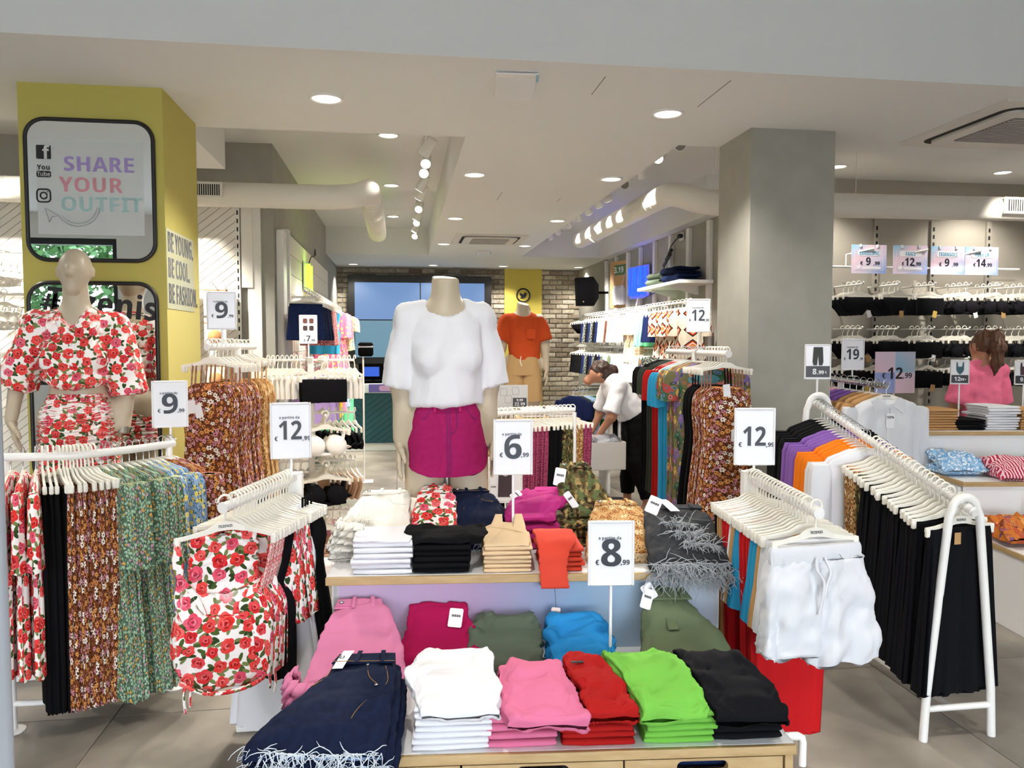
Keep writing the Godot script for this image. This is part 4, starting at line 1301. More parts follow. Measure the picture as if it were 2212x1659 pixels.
func table() -> void:
	var ply := mat("plywood", Color8(196, 168, 122), 0.55)
	ply.albedo_texture = mottled(17, 0.02, Color8(228, 220, 206), Color8(255, 255, 255), 256)
	ply.uv1_triplanar = true
	ply.uv1_scale = Vector3(1.2, 5.0, 1.2)
	var lam := mat("laminate_white", Color8(240, 240, 240), 0.35)
	var t := thing("display_table", "two-step white and plywood display table of folded clothes", "display table", TABLE, TABLE_TURN)
	part(t, "lower_shelf", span(Vector3(-0.73, 0.418, -0.76), Vector3(0.735, 0.44, -0.004), 0.001), lam)
	part(t, "lower_edge", span(Vector3(-0.731, 0.412, -0.004), Vector3(0.736, 0.4395, 0.012), 0.002), ply)
	part(t, "upper_shelf", span(Vector3(-0.73, 0.716, -1.5), Vector3(0.77, 0.74, -0.7), 0.001), lam)
	part(t, "upper_edge", span(Vector3(-0.731, 0.71, -0.7), Vector3(0.771, 0.7395, -0.684), 0.002), ply)
	var g := Gradient.new()
	g.offsets = PackedFloat32Array([0.0, 0.35, 0.62, 1.0])
	g.colors = PackedColorArray([Color8(206, 186, 214), Color8(190, 166, 200), Color8(150, 178, 206), Color8(186, 196, 208)])
	var gt := GradientTexture2D.new()
	gt.gradient = g
	gt.width = 256
	gt.height = 64
	var pm := mat("pastel_poster", Color.WHITE, 0.22)
	pm.albedo_texture = gt
	var bb := MB.new()
	bb.quad(Vector3(-0.69, 0.44, -0.728), Vector3(0.74, 0.44, -0.728), Vector3(0.74, 0.716, -0.728), Vector3(-0.69, 0.716, -0.728), Vector3.BACK)
	part(t, "back_board", span(Vector3(-0.71, 0.0, -0.76), Vector3(0.75, 0.716, -0.73)), lam)
	part(t, "printed_poster", bb, pm, Vector3.ZERO, 0.0, "pastel lilac to blue printed board")
	for q in [[-0.715, -0.69, -1.46, -0.73], [0.725, 0.75, -1.46, -0.73]]: part(t, "side_panel", span(Vector3(q[0], 0, q[2]), Vector3(q[1], 0.716, q[3]), 0.002), lam)
	for q in [[-0.725, -0.7], [0.705, 0.73]]: part(t, "side_panel", span(Vector3(q[0], 0.02, -0.74), Vector3(q[1], 0.412, 0.004), 0.002), ply)
	part(t, "rear_panel", span(Vector3(-0.7, 0.0, -1.46), Vector3(0.74, 0.716, -1.44)), lam)
	var xs := [-0.697, -0.23, 0.235, 0.702]
	for i in 3:
		var csg := CSGBox3D.new()
		csg.name = "drawer_front"
		csg.size = Vector3(xs[i + 1] - xs[i] - 0.006, 0.33, 0.02)
		csg.material = ply
		var cut := CSGPolygon3D.new()
		cut.name = "handle_hole"
		cut.polygon = rrect(0.15, 0.034, 0.0165, 6)
		cut.depth = 0.06
		cut.operation = CSGShape3D.OPERATION_SUBTRACTION
		cut.position = Vector3([0.03, 0.0, -0.005][i], 0.141, 0.03)
		cut.material = ply
		csg.add_child(cut)
		t.add_child(csg, true)
		csg.position = Vector3((xs[i] + xs[i + 1]) / 2, 0.24, -0.008)
		part(t, "drawer_tray", span(Vector3(xs[i] + 0.01, 0.08, -0.6), Vector3(xs[i + 1] - 0.01, 0.09, -0.03)), lam)
	part(t, "plinth", span(Vector3(-0.69, 0.0, -0.72), Vector3(0.69, 0.07, -0.04)), mat("plinth_dark", Color8(70, 66, 62), 0.8))
	part(t, "pull_handle", rod([Vector3(0.73, 0.43, -0.06), Vector3(0.77, 0.43, -0.06), Vector3(0.782, 0.424, -0.06), Vector3(0.785, 0.41, -0.06), Vector3(0.785, 0.34, -0.06)], 0.012, 10), M.rack_white, Vector3.ZERO, 0.0, "white tube handle")
	solo("folded_jeans", folded(0.3, 0.3, 0.05, 6), M.blue_denim, "blue denim seen through the hole of the drawer under the green tops", "jeans", TABLE + Basis(Vector3.UP, TABLE_TURN) * Vector3(0.46, 0.365, -0.06), TABLE_TURN)

	# front row of the lower step: folded stacks with a loosely laid top one
	var st := [
		["white", M.white_cotton, -0.256, 0.219, 7, 0.0, [[-0.32, 0.565, -0.345, -0.155], [-0.28, 0.612, -0.36, -0.14], [-0.16, 0.606, -0.392, -0.128], [-0.06, 0.594, -0.37, -0.122], [0.0, 0.572, -0.345, -0.128]], 0.03],
		["pink", M.pink_cotton, -0.059, 0.2, 4, -0.005, [[-0.27, 0.54, -0.12, 0.07], [-0.22, 0.598, -0.115, 0.08], [-0.12, 0.588, -0.115, 0.095], [-0.03, 0.564, -0.112, 0.112], [0.02, 0.545, -0.1, 0.125]], 0.028],
		["red", M.red_cotton, 0.163, 0.21, 5, -0.01, [[-0.32, 0.56, 0.125, 0.205], [-0.26, 0.595, 0.105, 0.215], [-0.15, 0.59, 0.108, 0.235], [-0.05, 0.568, 0.122, 0.262], [0.0, 0.55, 0.13, 0.272]], 0.026],
		["bright green", M.green_cotton, 0.405, 0.205, 5, 0.0, [[-0.33, 0.555, 0.25, 0.4], [-0.28, 0.602, 0.222, 0.435], [-0.15, 0.6, 0.25, 0.455], [-0.05, 0.575, 0.272, 0.472], [0.01, 0.552, 0.29, 0.476]], 0.028],
		["black", M.black_cotton, 0.608, 0.205, 4, -0.01, [[-0.32, 0.55, 0.47, 0.6], [-0.27, 0.598, 0.462, 0.64], [-0.15, 0.592, 0.475, 0.69], [-0.05, 0.565, 0.49, 0.705], [0.005, 0.535, 0.5, 0.71]], 0.028]]
	for s in st:
		for i in s[4]:
			var o := solo("folded_tee", cached_fold(s[3], 0.27, 0.0205, i % 3), s[1], "%s %s top from the bottom of its folded pile on the lower step" % [ORD[i], s[0]], "folded top", TABLE + Basis(Vector3.UP, TABLE_TURN) * Vector3(s[2] + rng.randf_range(-0.006, 0.006), 0.4505 + i * (0.1 / s[4] if s[4] < 6 else 0.0185), -0.012 + s[5] + rng.randf_range(-0.008, 0.006)), TABLE_TURN + rng.randf_range(-0.03, 0.03), "folded tops on the lower step")
			o.scale.y = 1.0 if s[4] < 6 else 0.9
		var rows := []
		for q in s[6]: rows.append([Vector3(0, q[1] - 0.012, q[0]), q[2], q[3], s[7]])
		var top := lay("folded_tee", "loosely laid %s top on its pile on the lower step" % s[0], "folded top", slab(rows, 64, 0.014, s[4] * 7 + int(s[3] * 100), 10, 5.5).crease(0.02, 5.0, s[4] * 3 + int(s[2] * 50), Vector3(1.0, 1.0, 0.8), true), s[1], "tops laid open on the lower step")
		var c: Vector3 = (rows[1][0] as Vector3) + Vector3((rows[1][1] + rows[1][2]) / 2, 0.012, 0.0)
		if s[0] == "red": part(top, "neck_label", bx(Vector3(0.04, 0.003, 0.012), 0.001, c + Vector3(-0.03, 0.01, 0.045)), mat("label_black", Color8(28, 26, 28), 0.7))
	# back row of the lower step
	var back := [
		["folded_tee", "magenta top with a white price tag on the lower step", M.magenta_cotton, [[-0.715, 0.6, -0.425, -0.212], [-0.66, 0.57, -0.43, -0.2], [-0.58, 0.53, -0.445, -0.18], [-0.48, 0.5, -0.45, -0.175]], 0.05, 0.012],
		["folded_tee", "sage green top behind the bright pink pile", M.sage_cotton, [[-0.69, 0.555, -0.165, 0.03], [-0.64, 0.56, -0.2, 0.045], [-0.56, 0.53, -0.21, 0.05], [-0.48, 0.49, -0.19, 0.04]], 0.05, 0.022],
		["folded_tee", "sky blue top behind the red pile", M.blue_cotton, [[-0.68, 0.55, 0.085, 0.22], [-0.63, 0.562, 0.075, 0.285], [-0.55, 0.535, 0.065, 0.3], [-0.47, 0.49, 0.075, 0.29]], 0.05, 0.022],
		["denim_shorts", "olive twill shorts with tags leaning on the poster board", M.olive_twill, [[-0.715, 0.645, 0.48, 0.6], [-0.66, 0.61, 0.44, 0.625], [-0.56, 0.545, 0.41, 0.69], [-0.44, 0.48, 0.38, 0.725]], 0.045, 0.01],
		["denim_shorts", "pink twill shorts with frayed hems on the lower step", M.pink_twill, [[-0.7, 0.62, -0.685, -0.53], [-0.6, 0.6, -0.705, -0.48], [-0.45, 0.55, -0.725, -0.43], [-0.31, 0.5, -0.735, -0.41]], 0.05, 0.01]]
	var nodes := {}
	for q in back:
		var rows := []
		for e in q[3]: rows.append([Vector3(0, e[1], e[0]), e[2], e[3], q[4]])
		nodes[q[1]] = lay(q[0], q[1], "shorts" if q[0] == "denim_shorts" else "folded top", slab(rows, 54, q[5], q[1].length(), 9, 6.0).crease(0.005 + q[5] * 0.8, 5.5, q[1].length(), Vector3.ONE, true), q[2])
		if q[0] == "folded_tee":
			var cc: Vector3 = (rows[0][0] as Vector3) + Vector3((q[3][0][2] + q[3][0][3]) / 2, 0.02, 0.02)
			part(nodes[q[1]], "collar", collar(cc, 0.05, 0.02), q[2])
			# the rest of the pile under it
			var cnt := 2
			for i in cnt: lay("folded_tee", "%s top under the %s" % [ORD[i] + " lowest", q[1].split(" with")[0].split(" behind")[0].split(" on")[0]], "folded top", slab([[Vector3(0, 0.452 + i * 0.02, -0.68), q[3][2][2] + 0.01, q[3][2][3] - 0.01, 0.02], [Vector3(0, 0.452 + i * 0.02, -0.6), q[3][2][2] + 0.01, q[3][2][3] - 0.005, 0.02], [Vector3(0, 0.45 + i * 0.018, -0.47), q[3][2][2] + 0.012, q[3][2][3] - 0.01, 0.02]], 22, 0.004, i, 3), q[2])
	var tilt := Basis(Vector3.RIGHT, -0.85)
	tag("price_tag", Vector3(-0.255, 0.6, -0.635), tilt * Basis(Vector3.BACK, -0.12), 0.05, 0.075, nodes["magenta top with a white price tag on the lower step"])
	var ol: Node3D = nodes["olive twill shorts with tags leaning on the poster board"]
	shorts_trim(ol, [Vector3(0.48, 0.672, -0.7), Vector3(0.6, 0.672, -0.7)], [Vector3(0.45, 0.648, -0.655), Vector3(0.62, 0.645, -0.655)], M.olive_twill, mat("stitch_olive", Color8(84, 94, 70), 0.9))
	tag("price_tag", Vector3(0.45, 0.655, -0.64), Basis(Vector3.RIGHT, -0.5) * Basis(Vector3.BACK, -0.35), 0.04, 0.075, ol)
	tag("care_tag", Vector3(0.462, 0.675, -0.66), Basis(Vector3.RIGHT, -0.3) * Basis(Vector3.BACK, 0.5), 0.045, 0.06, ol)
	part(ol, "paper_band", slab([[Vector3(0, 0.76, -0.715), 0.485, 0.515, 0.002], [Vector3(0, 0.7, -0.71), 0.48, 0.51, 0.002]], 10, 0.0, 1, 2), mat("paper_white", Color8(238, 240, 244), 0.5))
	part(ol, "fly_placket", slab([[Vector3(0, 0.66, -0.685), 0.512, 0.548, 0.006], [Vector3(0, 0.61, -0.62), 0.51, 0.55, 0.006], [Vector3(0, 0.575, -0.545), 0.505, 0.545, 0.006]], 12, 0.001, 2, 3), M.olive_twill)
	var pk: Node3D = nodes["pink twill shorts with frayed hems on the lower step"]
	shorts_trim(pk, [Vector3(-0.685, 0.652, -0.69), Vector3(-0.53, 0.652, -0.69)], [Vector3(-0.69, 0.64, -0.645), Vector3(-0.515, 0.638, -0.645)], M.pink_twill, mat("stitch_pink", Color8(222, 104, 158), 0.9))
	var o2 := part(pk, "frayed_hem", fringe([Vector3(-0.75, 0.47, -0.34), Vector3(-0.735, 0.5, -0.29), Vector3(-0.66, 0.5, -0.275), Vector3(-0.42, 0.5, -0.29)], 200, Vector2(0.02, 0.05), 0.0012, 3, Vector3(-0.4, -0.2, 0.6), 1.0), M.pink_twill)
	o2.set_meta("kind", "stuff")
	for i in 3:
		var rf := lay("denim_shorts", "pink twill shorts with a ruffled hem, %s under the top pair" % ORD[i], "shorts", ruffle([Vector3(-0.77, 0.462 + i * 0.026, -0.38), Vector3(-0.785, 0.465 + i * 0.026, -0.29), Vector3(-0.74, 0.465 + i * 0.026, -0.235), Vector3(-0.64, 0.465 + i * 0.026, -0.225), Vector3(-0.44, 0.46 + i * 0.022, -0.29)], 0.034, i), M.pink_twill, "pink twill shorts on the lower step")
	# navy shorts, three deep, with white fraying
	for i in 3:
		var k := 2 - i
		var dy := -0.036 * k
		var dx := 0.016 * k
		var rows := []
		for e in [[-0.27, 0.61, -0.612, -0.44], [-0.15, 0.606, -0.635, -0.428], [-0.03, 0.59, -0.70, -0.424], [0.06, 0.565, -0.77, -0.424], [0.13, 0.53, -0.795, -0.43]]:
			rows.append([Vector3(0, maxf(e[1] + dy - 0.01, 0.4), e[0] + 0.004 * k), e[2] + dx * 0.4, e[3] + dx, 0.032])
		var lb: String = ["bottom navy denim shorts of the pile at the table's front corner", "middle navy denim shorts of the pile at the table's front corner", "top navy denim shorts with a white sticker, frayed, at the table's front corner"][i]
		var s := lay("denim_shorts", lb, "shorts", slab(rows, 54, 0.007, 3 + i, 9, 7.0).crease(0.005, 5.0, i), M.navy_denim, "navy denim shorts on the table corner")
		var fr := part(s, "frayed_hem", fringe([Vector3(-0.795 + dx, 0.535 + dy, 0.1), Vector3(-0.72 + dx, 0.535 + dy, 0.145), Vector3(-0.6 + dx, 0.53 + dy, 0.15), Vector3(-0.435 + dx, 0.53 + dy, 0.15)], 170, Vector2(0.025, 0.08), 0.0014, 20 + i, Vector3(0.0, -0.25, 0.5), 1.1), mat("fray_white", Color8(214, 222, 232), 0.9))
		fr.set_meta("kind", "stuff")
		var lip := part(s, "worn_edge", ruffle([Vector3(-0.79 + dx, 0.528 + dy, 0.13), Vector3(-0.7 + dx, 0.525 + dy, 0.148), Vector3(-0.6 + dx, 0.52 + dy, 0.15), Vector3(-0.44 + dx, 0.515 + dy, 0.15)], 0.012, 30 + i), mat("fray_blue", Color8(120, 146, 178), 0.9))
		if i == 2:
			var gold := mat("stitch_gold", Color8(146, 108, 52), 0.8)
			shorts_trim(s, [Vector3(-0.61, 0.622, -0.262), Vector3(-0.44, 0.622, -0.262)], [Vector3(-0.622, 0.622, -0.205), Vector3(-0.433, 0.62, -0.205)], M.navy_denim, gold)
			part(s, "price_sticker", slab([[Vector3(0, 0.628, -0.285), -0.602, -0.568, 0.0016], [Vector3(0, 0.627, -0.2), -0.612, -0.58, 0.0016], [Vector3(0, 0.624, -0.165), -0.617, -0.585, 0.0016]], 10, 0.0, 1, 3), mat("paper_white", Color8(238, 240, 244), 0.5))
			for q in [[Vector3(-0.515, 0.618, -0.19), Vector3(-0.5, 0.616, -0.12), Vector3(-0.47, 0.61, -0.08)], [Vector3(-0.46, 0.618, -0.19), Vector3(-0.445, 0.61, -0.1), Vector3(-0.475, 0.6, -0.05), Vector3(-0.52, 0.585, 0.03), Vector3(-0.54, 0.555, 0.1)], [Vector3(-0.62, 0.618, -0.19), Vector3(-0.63, 0.612, -0.13), Vector3(-0.665, 0.606, -0.085)]]:
				part(s, "seam_stitching", rod(smooth(q, 5), 0.0012, 4), gold)
			for q in [Vector3(-0.515, 0.621, -0.195), Vector3(-0.475, 0.612, -0.075)]:
				var rv := MB.new()
				rv.lathe([[0.005, 0.0], [0.005, 0.0015], [0.0, 0.003]], 10, q)
				part(s, "rivet", rv, mat("chrome", Color8(205, 206, 208), 0.18, 1.0))
	upper_step()
	# price signs standing on the table
	price_sign(W(0.447, 1.178, 3.05), 0.16, 0.226, -0.1, "6", ",99", "a partire da", 0.74, "six euro sign in a white frame beside the mannequin's hand")
	price_sign(W(0.717, 0.871, 2.55), 0.162, 0.228, -0.12, "8", ",99", "a partire da", 0.44, "eight euro sign in a white frame before the cheetah shorts")

func cached_fold(w: float, d: float, th: float, i: int) -> ArrayMesh:
	var k := "fold_%.3f_%.2f_%.3f_%d" % [w, d, th, i]
	if not cache.has(k): cache[k] = folded(w, d, th, i + 3).mesh()
	return cache[k]

func collar(c: Vector3, rx: float, rz: float) -> MB:
	var q := []
	for i in 24:
		var a := TAU * i / 24
		q.append(c + Vector3(cos(a) * rx, sin(a * 2 + 1) * 0.004, sin(a) * rz))
	var b := MB.new()
	b.tube(q, 0.006, 6, true, false, 0.6)
	return b

func ruffle(p: Array, h: float, sd: int) -> MB:
	var b := MB.new()
	var r := RandomNumberGenerator.new()
	r.seed = sd
	var path := smooth(p, 14)
	var pts := PackedVector3Array()
	var ph := r.randf() * TAU
	for j in path.size():
		var w := Vector3(sin(j * 1.1 + ph), 0, cos(j * 0.9 + ph)) * h * 0.5
		for e in [[-0.04, -0.3, 0.25], [-0.012, -0.15, 0.4], [0.0, 0.0, 1.0], [-0.012, 0.4, 0.6], [-0.05, 0.5, 0.3]]:
			pts.append((path[j] as Vector3) + Vector3(0, e[1] * h, e[0] + 0.004) + w * e[2] + Vector3(0, r.randf_range(-1, 1), r.randf_range(-1, 1)) * h * 0.08)
	b.grid(pts, 5, path.size())
	return b

func shorts_trim(s: Node3D, wa: Array, wb: Array, m: Material, st: Material, loops := 2) -> void:
	# waistband from the back edge wa to the seam wb, with loops, a button and stitching
	var rows := []
	for k in 2:
		var q: Array = [wa, wb][k]
		rows.append([Vector3(0, (q[0].y + q[1].y) / 2 + 0.002, q[0].z), q[0].x - 0.003, q[1].x + 0.003, 0.009])
	part(s, "waistband", slab(rows, 18, 0.001, 4, 3), m)
	part(s, "seam_stitching", rod([wb[0] + Vector3(0, 0.007, 0), wb[1] + Vector3(0, 0.007, 0)], 0.0011, 4), st)
	for k in loops:
		var f := 0.38 + 0.42 * k
		var a: Vector3 = (wa[0] as Vector3).lerp(wa[1], f); var b: Vector3 = (wb[0] as Vector3).lerp(wb[1], f)
		part(s, "belt_loop", slab([[Vector3(0, a.y + 0.012, a.z - 0.004), a.x - 0.007, a.x + 0.007, 0.004], [Vector3(0, (a.y + b.y) / 2 + 0.013, (a.z + b.z) / 2), (a.x + b.x) / 2 - 0.007, (a.x + b.x) / 2 + 0.007, 0.004], [Vector3(0, b.y + 0.008, b.z + 0.012), b.x - 0.007, b.x + 0.007, 0.004]], 10, 0.0, 1, 2), m)
	var bt := MB.new()
	bt.lathe([[0.009, 0.0], [0.009, 0.003], [0.006, 0.005], [0.0, 0.005]], 14, ((wa[0] + wb[0]) / 2 as Vector3) + Vector3(0.018, 0.008, 0))
	part(s, "button", bt, mat("chrome", Color8(205, 206, 208), 0.18, 1.0))

func upper_step() -> void:
	# front piles
	for s in [["white", M.white_cotton, -0.527, 0.218, 6, 0.02], ["black", M.black_soft, -0.307, 0.208, 5, 0.0215], ["beige ribbed", M.beige_rib, -0.061, 0.178, 6, 0.0165], ["orange red ribbed", M.orange_rib, 0.145, 0.16, 5, 0.018]]:
		for i in s[4]:
			solo("folded_tee", cached_fold(s[3], 0.23, s[5], i % 3), s[1], "%s %s top from the bottom of its folded pile on the upper step" % [ORD[i], s[0]], "folded top", TABLE + Basis(Vector3.UP, TABLE_TURN) * Vector3(s[2] + rng.randf_range(-0.006, 0.006), 0.741 + s[5] * (i + 0.5), -0.706 + rng.randf_range(-0.01, 0.004)), TABLE_TURN + rng.randf_range(-0.035, 0.035), "folded tops on the upper step")
	lay("folded_tee", "black top spread wider than its pile on the upper step", "folded top", slab([[Vector3(0, 0.845, -0.95), -0.42, -0.16, 0.02], [Vector3(0, 0.868, -0.88), -0.44, -0.15, 0.03], [Vector3(0, 0.862, -0.79), -0.452, -0.145, 0.03], [Vector3(0, 0.853, -0.73), -0.41, -0.2, 0.026]], 50, 0.014, 4, 9, 6.0).crease(0.01, 6.0, 4), M.black_soft)
	var wt := lay("folded_tee", "white V-neck top uppermost on the white pile", "folded top", slab([[Vector3(0, 0.864, -0.92), -0.63, -0.43, 0.014], [Vector3(0, 0.868, -0.82), -0.64, -0.42, 0.016], [Vector3(0, 0.864, -0.715), -0.635, -0.425, 0.014]], 30, 0.006, 8, 6), M.white_cotton)
	part(wt, "neck_seam", rod([Vector3(-0.63, 0.876, -0.76), Vector3(-0.6, 0.877, -0.735), Vector3(-0.53, 0.877, -0.79)], 0.0016, 5), M.white_cotton)
	var bt := lay("folded_tee", "beige ribbed tank top uppermost on the beige pile", "folded top", slab([[Vector3(0, 0.87, -0.93), -0.12, 0.0, 0.018], [Vector3(0, 0.862, -0.86), -0.15, 0.02, 0.02], [Vector3(0, 0.85, -0.77), -0.152, 0.025, 0.018], [Vector3(0, 0.842, -0.715), -0.148, 0.022, 0.016]], 30, 0.005, 9, 5), M.beige_rib)
	for k in 2: part(bt, "shoulder_strap", slab([[Vector3(0, 0.9, -0.97), -0.1 + 0.08 * k, -0.07 + 0.08 * k, 0.008], [Vector3(0, 0.885, -0.93), -0.11 + 0.085 * k, -0.07 + 0.085 * k, 0.01], [Vector3(0, 0.868, -0.87), -0.125 + 0.09 * k, -0.07 + 0.09 * k, 0.01]], 12, 0.002, k, 3), M.beige_rib)
	part(bt, "neck_seam", rod(smooth([Vector3(-0.13, 0.875, -0.88), Vector3(-0.04, 0.872, -0.84), Vector3(0.01, 0.866, -0.8)], 6), 0.002, 5), M.beige_rib)
	var ot := lay("folded_tee", "orange red ribbed top hanging over the front edge of the shelf", "folded top", slab([[Vector3(0, 0.85, -0.9), 0.05, 0.2, 0.014], [Vector3(0, 0.862, -0.82), 0.045, 0.2, 0.016], [Vector3(0, 0.85, -0.72), 0.05, 0.195, 0.016], [Vector3(0, 0.815, -0.685), 0.052, 0.165, 0.014], [Vector3(0, 0.76, -0.672), 0.055, 0.158, 0.014], [Vector3(0, 0.7, -0.665), 0.058, 0.162, 0.016]], 30, 0.007, 12, 5), M.orange_rib)
	part(ot, "tag_string", rod([Vector3(0.11, 0.705, -0.668), Vector3(0.115, 0.62, -0.67)], 0.0008, 4), mat("print_black", Color.BLACK))
	var hang_tag := MB.new()
	hang_tag.prism(rrect(0.034, 0.075, 0.006, 3), 0.0, 0.0012)
	var ht := part(ot, "hang_tag", hang_tag, mat("tag_beige", Color8(240, 214, 200), 0.5), Vector3(0.112, 0.582, -0.668))
	ht.rotation.z = -0.1
	text(ht, "COTTON", 0.0075, Vector3(0, 0.02, 0.0015), mat("tag_brown", Color8(130, 96, 84), 0.6), plain_font)
	var em := MB.new()
	em.tube(arc(Vector3(0, -0.004, 0.0015), 0.008, 0, TAU * 0.98, 14), 0.0012, 4)
	em.box(Vector3(0, -0.021, 0.0015), Vector3(0.02, 0.004, 0.001))
	part(ht, "emblem", em, M.tag_brown)
	# shorts on the back half, each pair on a pair or two more
	var cr := mat("stitch_cream", Color8(214, 208, 196), 0.9)
	var gold := mat("stitch_gold", Color8(146, 108, 52), 0.8)
	var list := [
		["white cream denim", M.white_cream, [[-1.35, 0.925, -0.665, -0.48], [-1.22, 0.91, -0.69, -0.465], [-1.08, 0.87, -0.72, -0.455], [-0.93, 0.82, -0.74, -0.445]], cr, M.white_cream, 140],
		["rose printed", M.rose_print_small, [[-1.29, 0.955, -0.405, -0.29], [-1.2, 0.935, -0.425, -0.27], [-1.08, 0.88, -0.437, -0.262], [-0.97, 0.825, -0.44, -0.255]], mat("stitch_rose", Color8(220, 120, 110), 0.9), mat("fray_rose", Color8(240, 196, 186), 0.9), 110],
		["navy denim", M.navy_denim, [[-1.34, 0.93, -0.275, -0.13], [-1.24, 0.915, -0.275, -0.09], [-1.15, 0.88, -0.27, -0.05], [-1.04, 0.83, -0.265, -0.02]], gold, M.get("fray_white"), 70],
		["cheetah printed", M.cheetah, [[-1.14, 0.91, 0.345, 0.5], [-1.05, 0.885, 0.31, 0.54], [-0.94, 0.84, 0.28, 0.548], [-0.84, 0.79, 0.262, 0.55]], mat("stitch_tan", Color8(150, 108, 66), 0.9), mat("fray_sand", Color8(206, 184, 154), 0.9), 120],
		["charcoal denim", M.black_denim, [[-1.08, 0.9, 0.545, 0.775], [-0.98, 0.88, 0.52, 0.785], [-0.84, 0.835, 0.5, 0.795], [-0.71, 0.785, 0.48, 0.8]], mat("stitch_grey", Color8(110, 112, 116), 0.9), mat("fray_grey", Color8(170, 174, 178), 0.9), 260]]
	for q in list:
		var r: Array = q[2]
		var pile := 3
		for i in pile:
			var dy := -0.034 * (pile - 1 - i)
			var rows := []
			for e in r: rows.append([Vector3(0, maxf(e[1] + dy - 0.014, 0.756), e[0] + (pile - 1 - i) * 0.012), e[2] - 0.004 * (pile - i), e[3] + 0.003 * (pile - i), 0.03])
			var s := lay("denim_shorts", "%s %s shorts of their pile on the upper step" % [["bottom", "middle", "top"][i], q[0]], "shorts", slab(rows, 46, 0.009, i + q[0].length(), 8, 7.0).crease(0.007, 6.0, i + q[0].length()), q[1], "%s shorts on the upper step" % q[0])
			var h: Array = r[3]
			var f := part(s, "frayed_hem", fringe([Vector3(h[2], maxf(h[1] + dy, 0.75) - 0.014, h[0] + 0.03), Vector3(lerpf(h[2], h[3], 0.5), maxf(h[1] + dy, 0.75) - 0.012, h[0] + 0.04), Vector3(h[3], maxf(h[1] + dy, 0.75) - 0.014, h[0] + 0.03)], q[5], Vector2(0.02, 0.055 if q[0] != "charcoal denim" else 0.11), 0.0012 if q[0] != "charcoal denim" else 0.0017, i * 5 + q[5], Vector3(0, -0.3, 0.7), 1.0), q[4])
			f.set_meta("kind", "stuff")
			if i == pile - 1:
				var a: Array = r[0]; var b: Array = r[1]
				var mid := 0.38
				shorts_trim(s, [Vector3(a[2], a[1] + 0.004, a[0]), Vector3(a[3], a[1] + 0.004, a[0])], [Vector3(lerpf(a[2], b[2], mid), lerpf(a[1], b[1], mid) + 0.006, lerpf(a[0], b[0], mid)), Vector3(lerpf(a[3], b[3], mid), lerpf(a[1], b[1], mid) + 0.006, lerpf(a[0], b[0], mid))], q[1], q[3])
				part(s, "seam_stitching", rod(smooth([Vector3(lerpf(b[2], b[3], 0.6), b[1] + 0.006, b[0] - 0.03), Vector3(lerpf(b[2], b[3], 0.72), b[1] - 0.002, b[0] + 0.035), Vector3(b[3] - 0.01, b[1] - 0.004, b[0] + 0.05)], 6), 0.0013, 4), q[3])
				part(s, "seam_stitching", rod(smooth([Vector3(lerpf(b[2], b[3], 0.22), b[1] + 0.006, b[0] - 0.03), Vector3(lerpf(r[2][2], r[2][3], 0.2), r[2][1] + 0.005, r[2][0])], 6), 0.0013, 4), q[3])
				if q[0] == "charcoal denim":
					tag("price_tag", Vector3(0.555, 0.93, -0.98), Basis(Vector3.RIGHT, -0.75) * Basis(Vector3.BACK, -0.5), 0.055, 0.085, s)
					part(s, "paper_band", slab([[Vector3(0, 0.93, -1.09), 0.6, 0.635, 0.002], [Vector3(0, 0.925, -1.05), 0.605, 0.645, 0.002], [Vector3(0, 0.905, -0.98), 0.625, 0.665, 0.002]], 10, 0.0, 1, 3), mat("paper_white", Color8(238, 240, 244), 0.5))
					for k in 3:
						var fx := part(s, "frayed_rip", fringe([Vector3(0.58 + 0.02 * k, 0.872 - 0.02 * k, -0.92 + 0.07 * k), Vector3(0.68 + 0.03 * k, 0.868 - 0.025 * k, -0.9 + 0.075 * k)], 110, Vector2(0.03, 0.08), 0.0019, 60 + k, Vector3(0.2, 0.05, 0.7), 0.9), q[4])
						fx.set_meta("kind", "stuff")
				if q[0] == "white cream denim":
					var fz := part(s, "frayed_rip", fringe([Vector3(-0.72, 0.86, -1.0), Vector3(-0.63, 0.87, -1.0), Vector3(-0.6, 0.86, -0.93)], 220, Vector2(0.03, 0.07), 0.0016, 90, Vector3(-0.3, 0.0, 0.5), 1.2), M.white_cream)
					fz.set_meta("kind", "stuff")
					for k in 4: part(s, "frayed_fold", ruffle([Vector3(-0.76 + 0.012 * k, 0.79 + 0.028 * k, -0.98), Vector3(-0.755 + 0.012 * k, 0.79 + 0.028 * k, -0.9), Vector3(-0.7 + 0.02 * k, 0.79 + 0.028 * k, -0.87), Vector3(-0.62, 0.79 + 0.025 * k, -0.87)], 0.03, 40 + k), M.white_cream)
	# rolled magenta and camouflage shorts
	for q in [["magenta twill", M.magenta_twill, -0.04, 0.16, -1.03, 0.0], ["camouflage", M.camo, 0.17, 0.36, -1.06, 0.0]]:
		for i in 3:
			lay("denim_shorts", "%s %s shorts rolled under the top pair" % [["lowest", "middle", "uppermost"][i], q[0]], "shorts", slab([[Vector3(0, 0.768 + 0.036 * i, q[4] - 0.22), q[2], q[3], 0.016], [Vector3(0, 0.768 + 0.036 * i, q[4] - 0.04), q[2], q[3] + 0.01, 0.016], [Vector3(0, 0.762 + 0.036 * i, q[4] - 0.005), q[2], q[3] + 0.012, 0.014], [Vector3(0, 0.75 + 0.036 * i, q[4]), q[2], q[3] + 0.012, 0.012], [Vector3(0, 0.75 + 0.036 * i, q[4] - 0.04), q[2], q[3] + 0.01, 0.014], [Vector3(0, 0.75 + 0.036 * i, q[4] - 0.2), q[2], q[3], 0.014]], 24, 0.006, i, 4), q[1], "%s shorts on the upper step" % q[0])
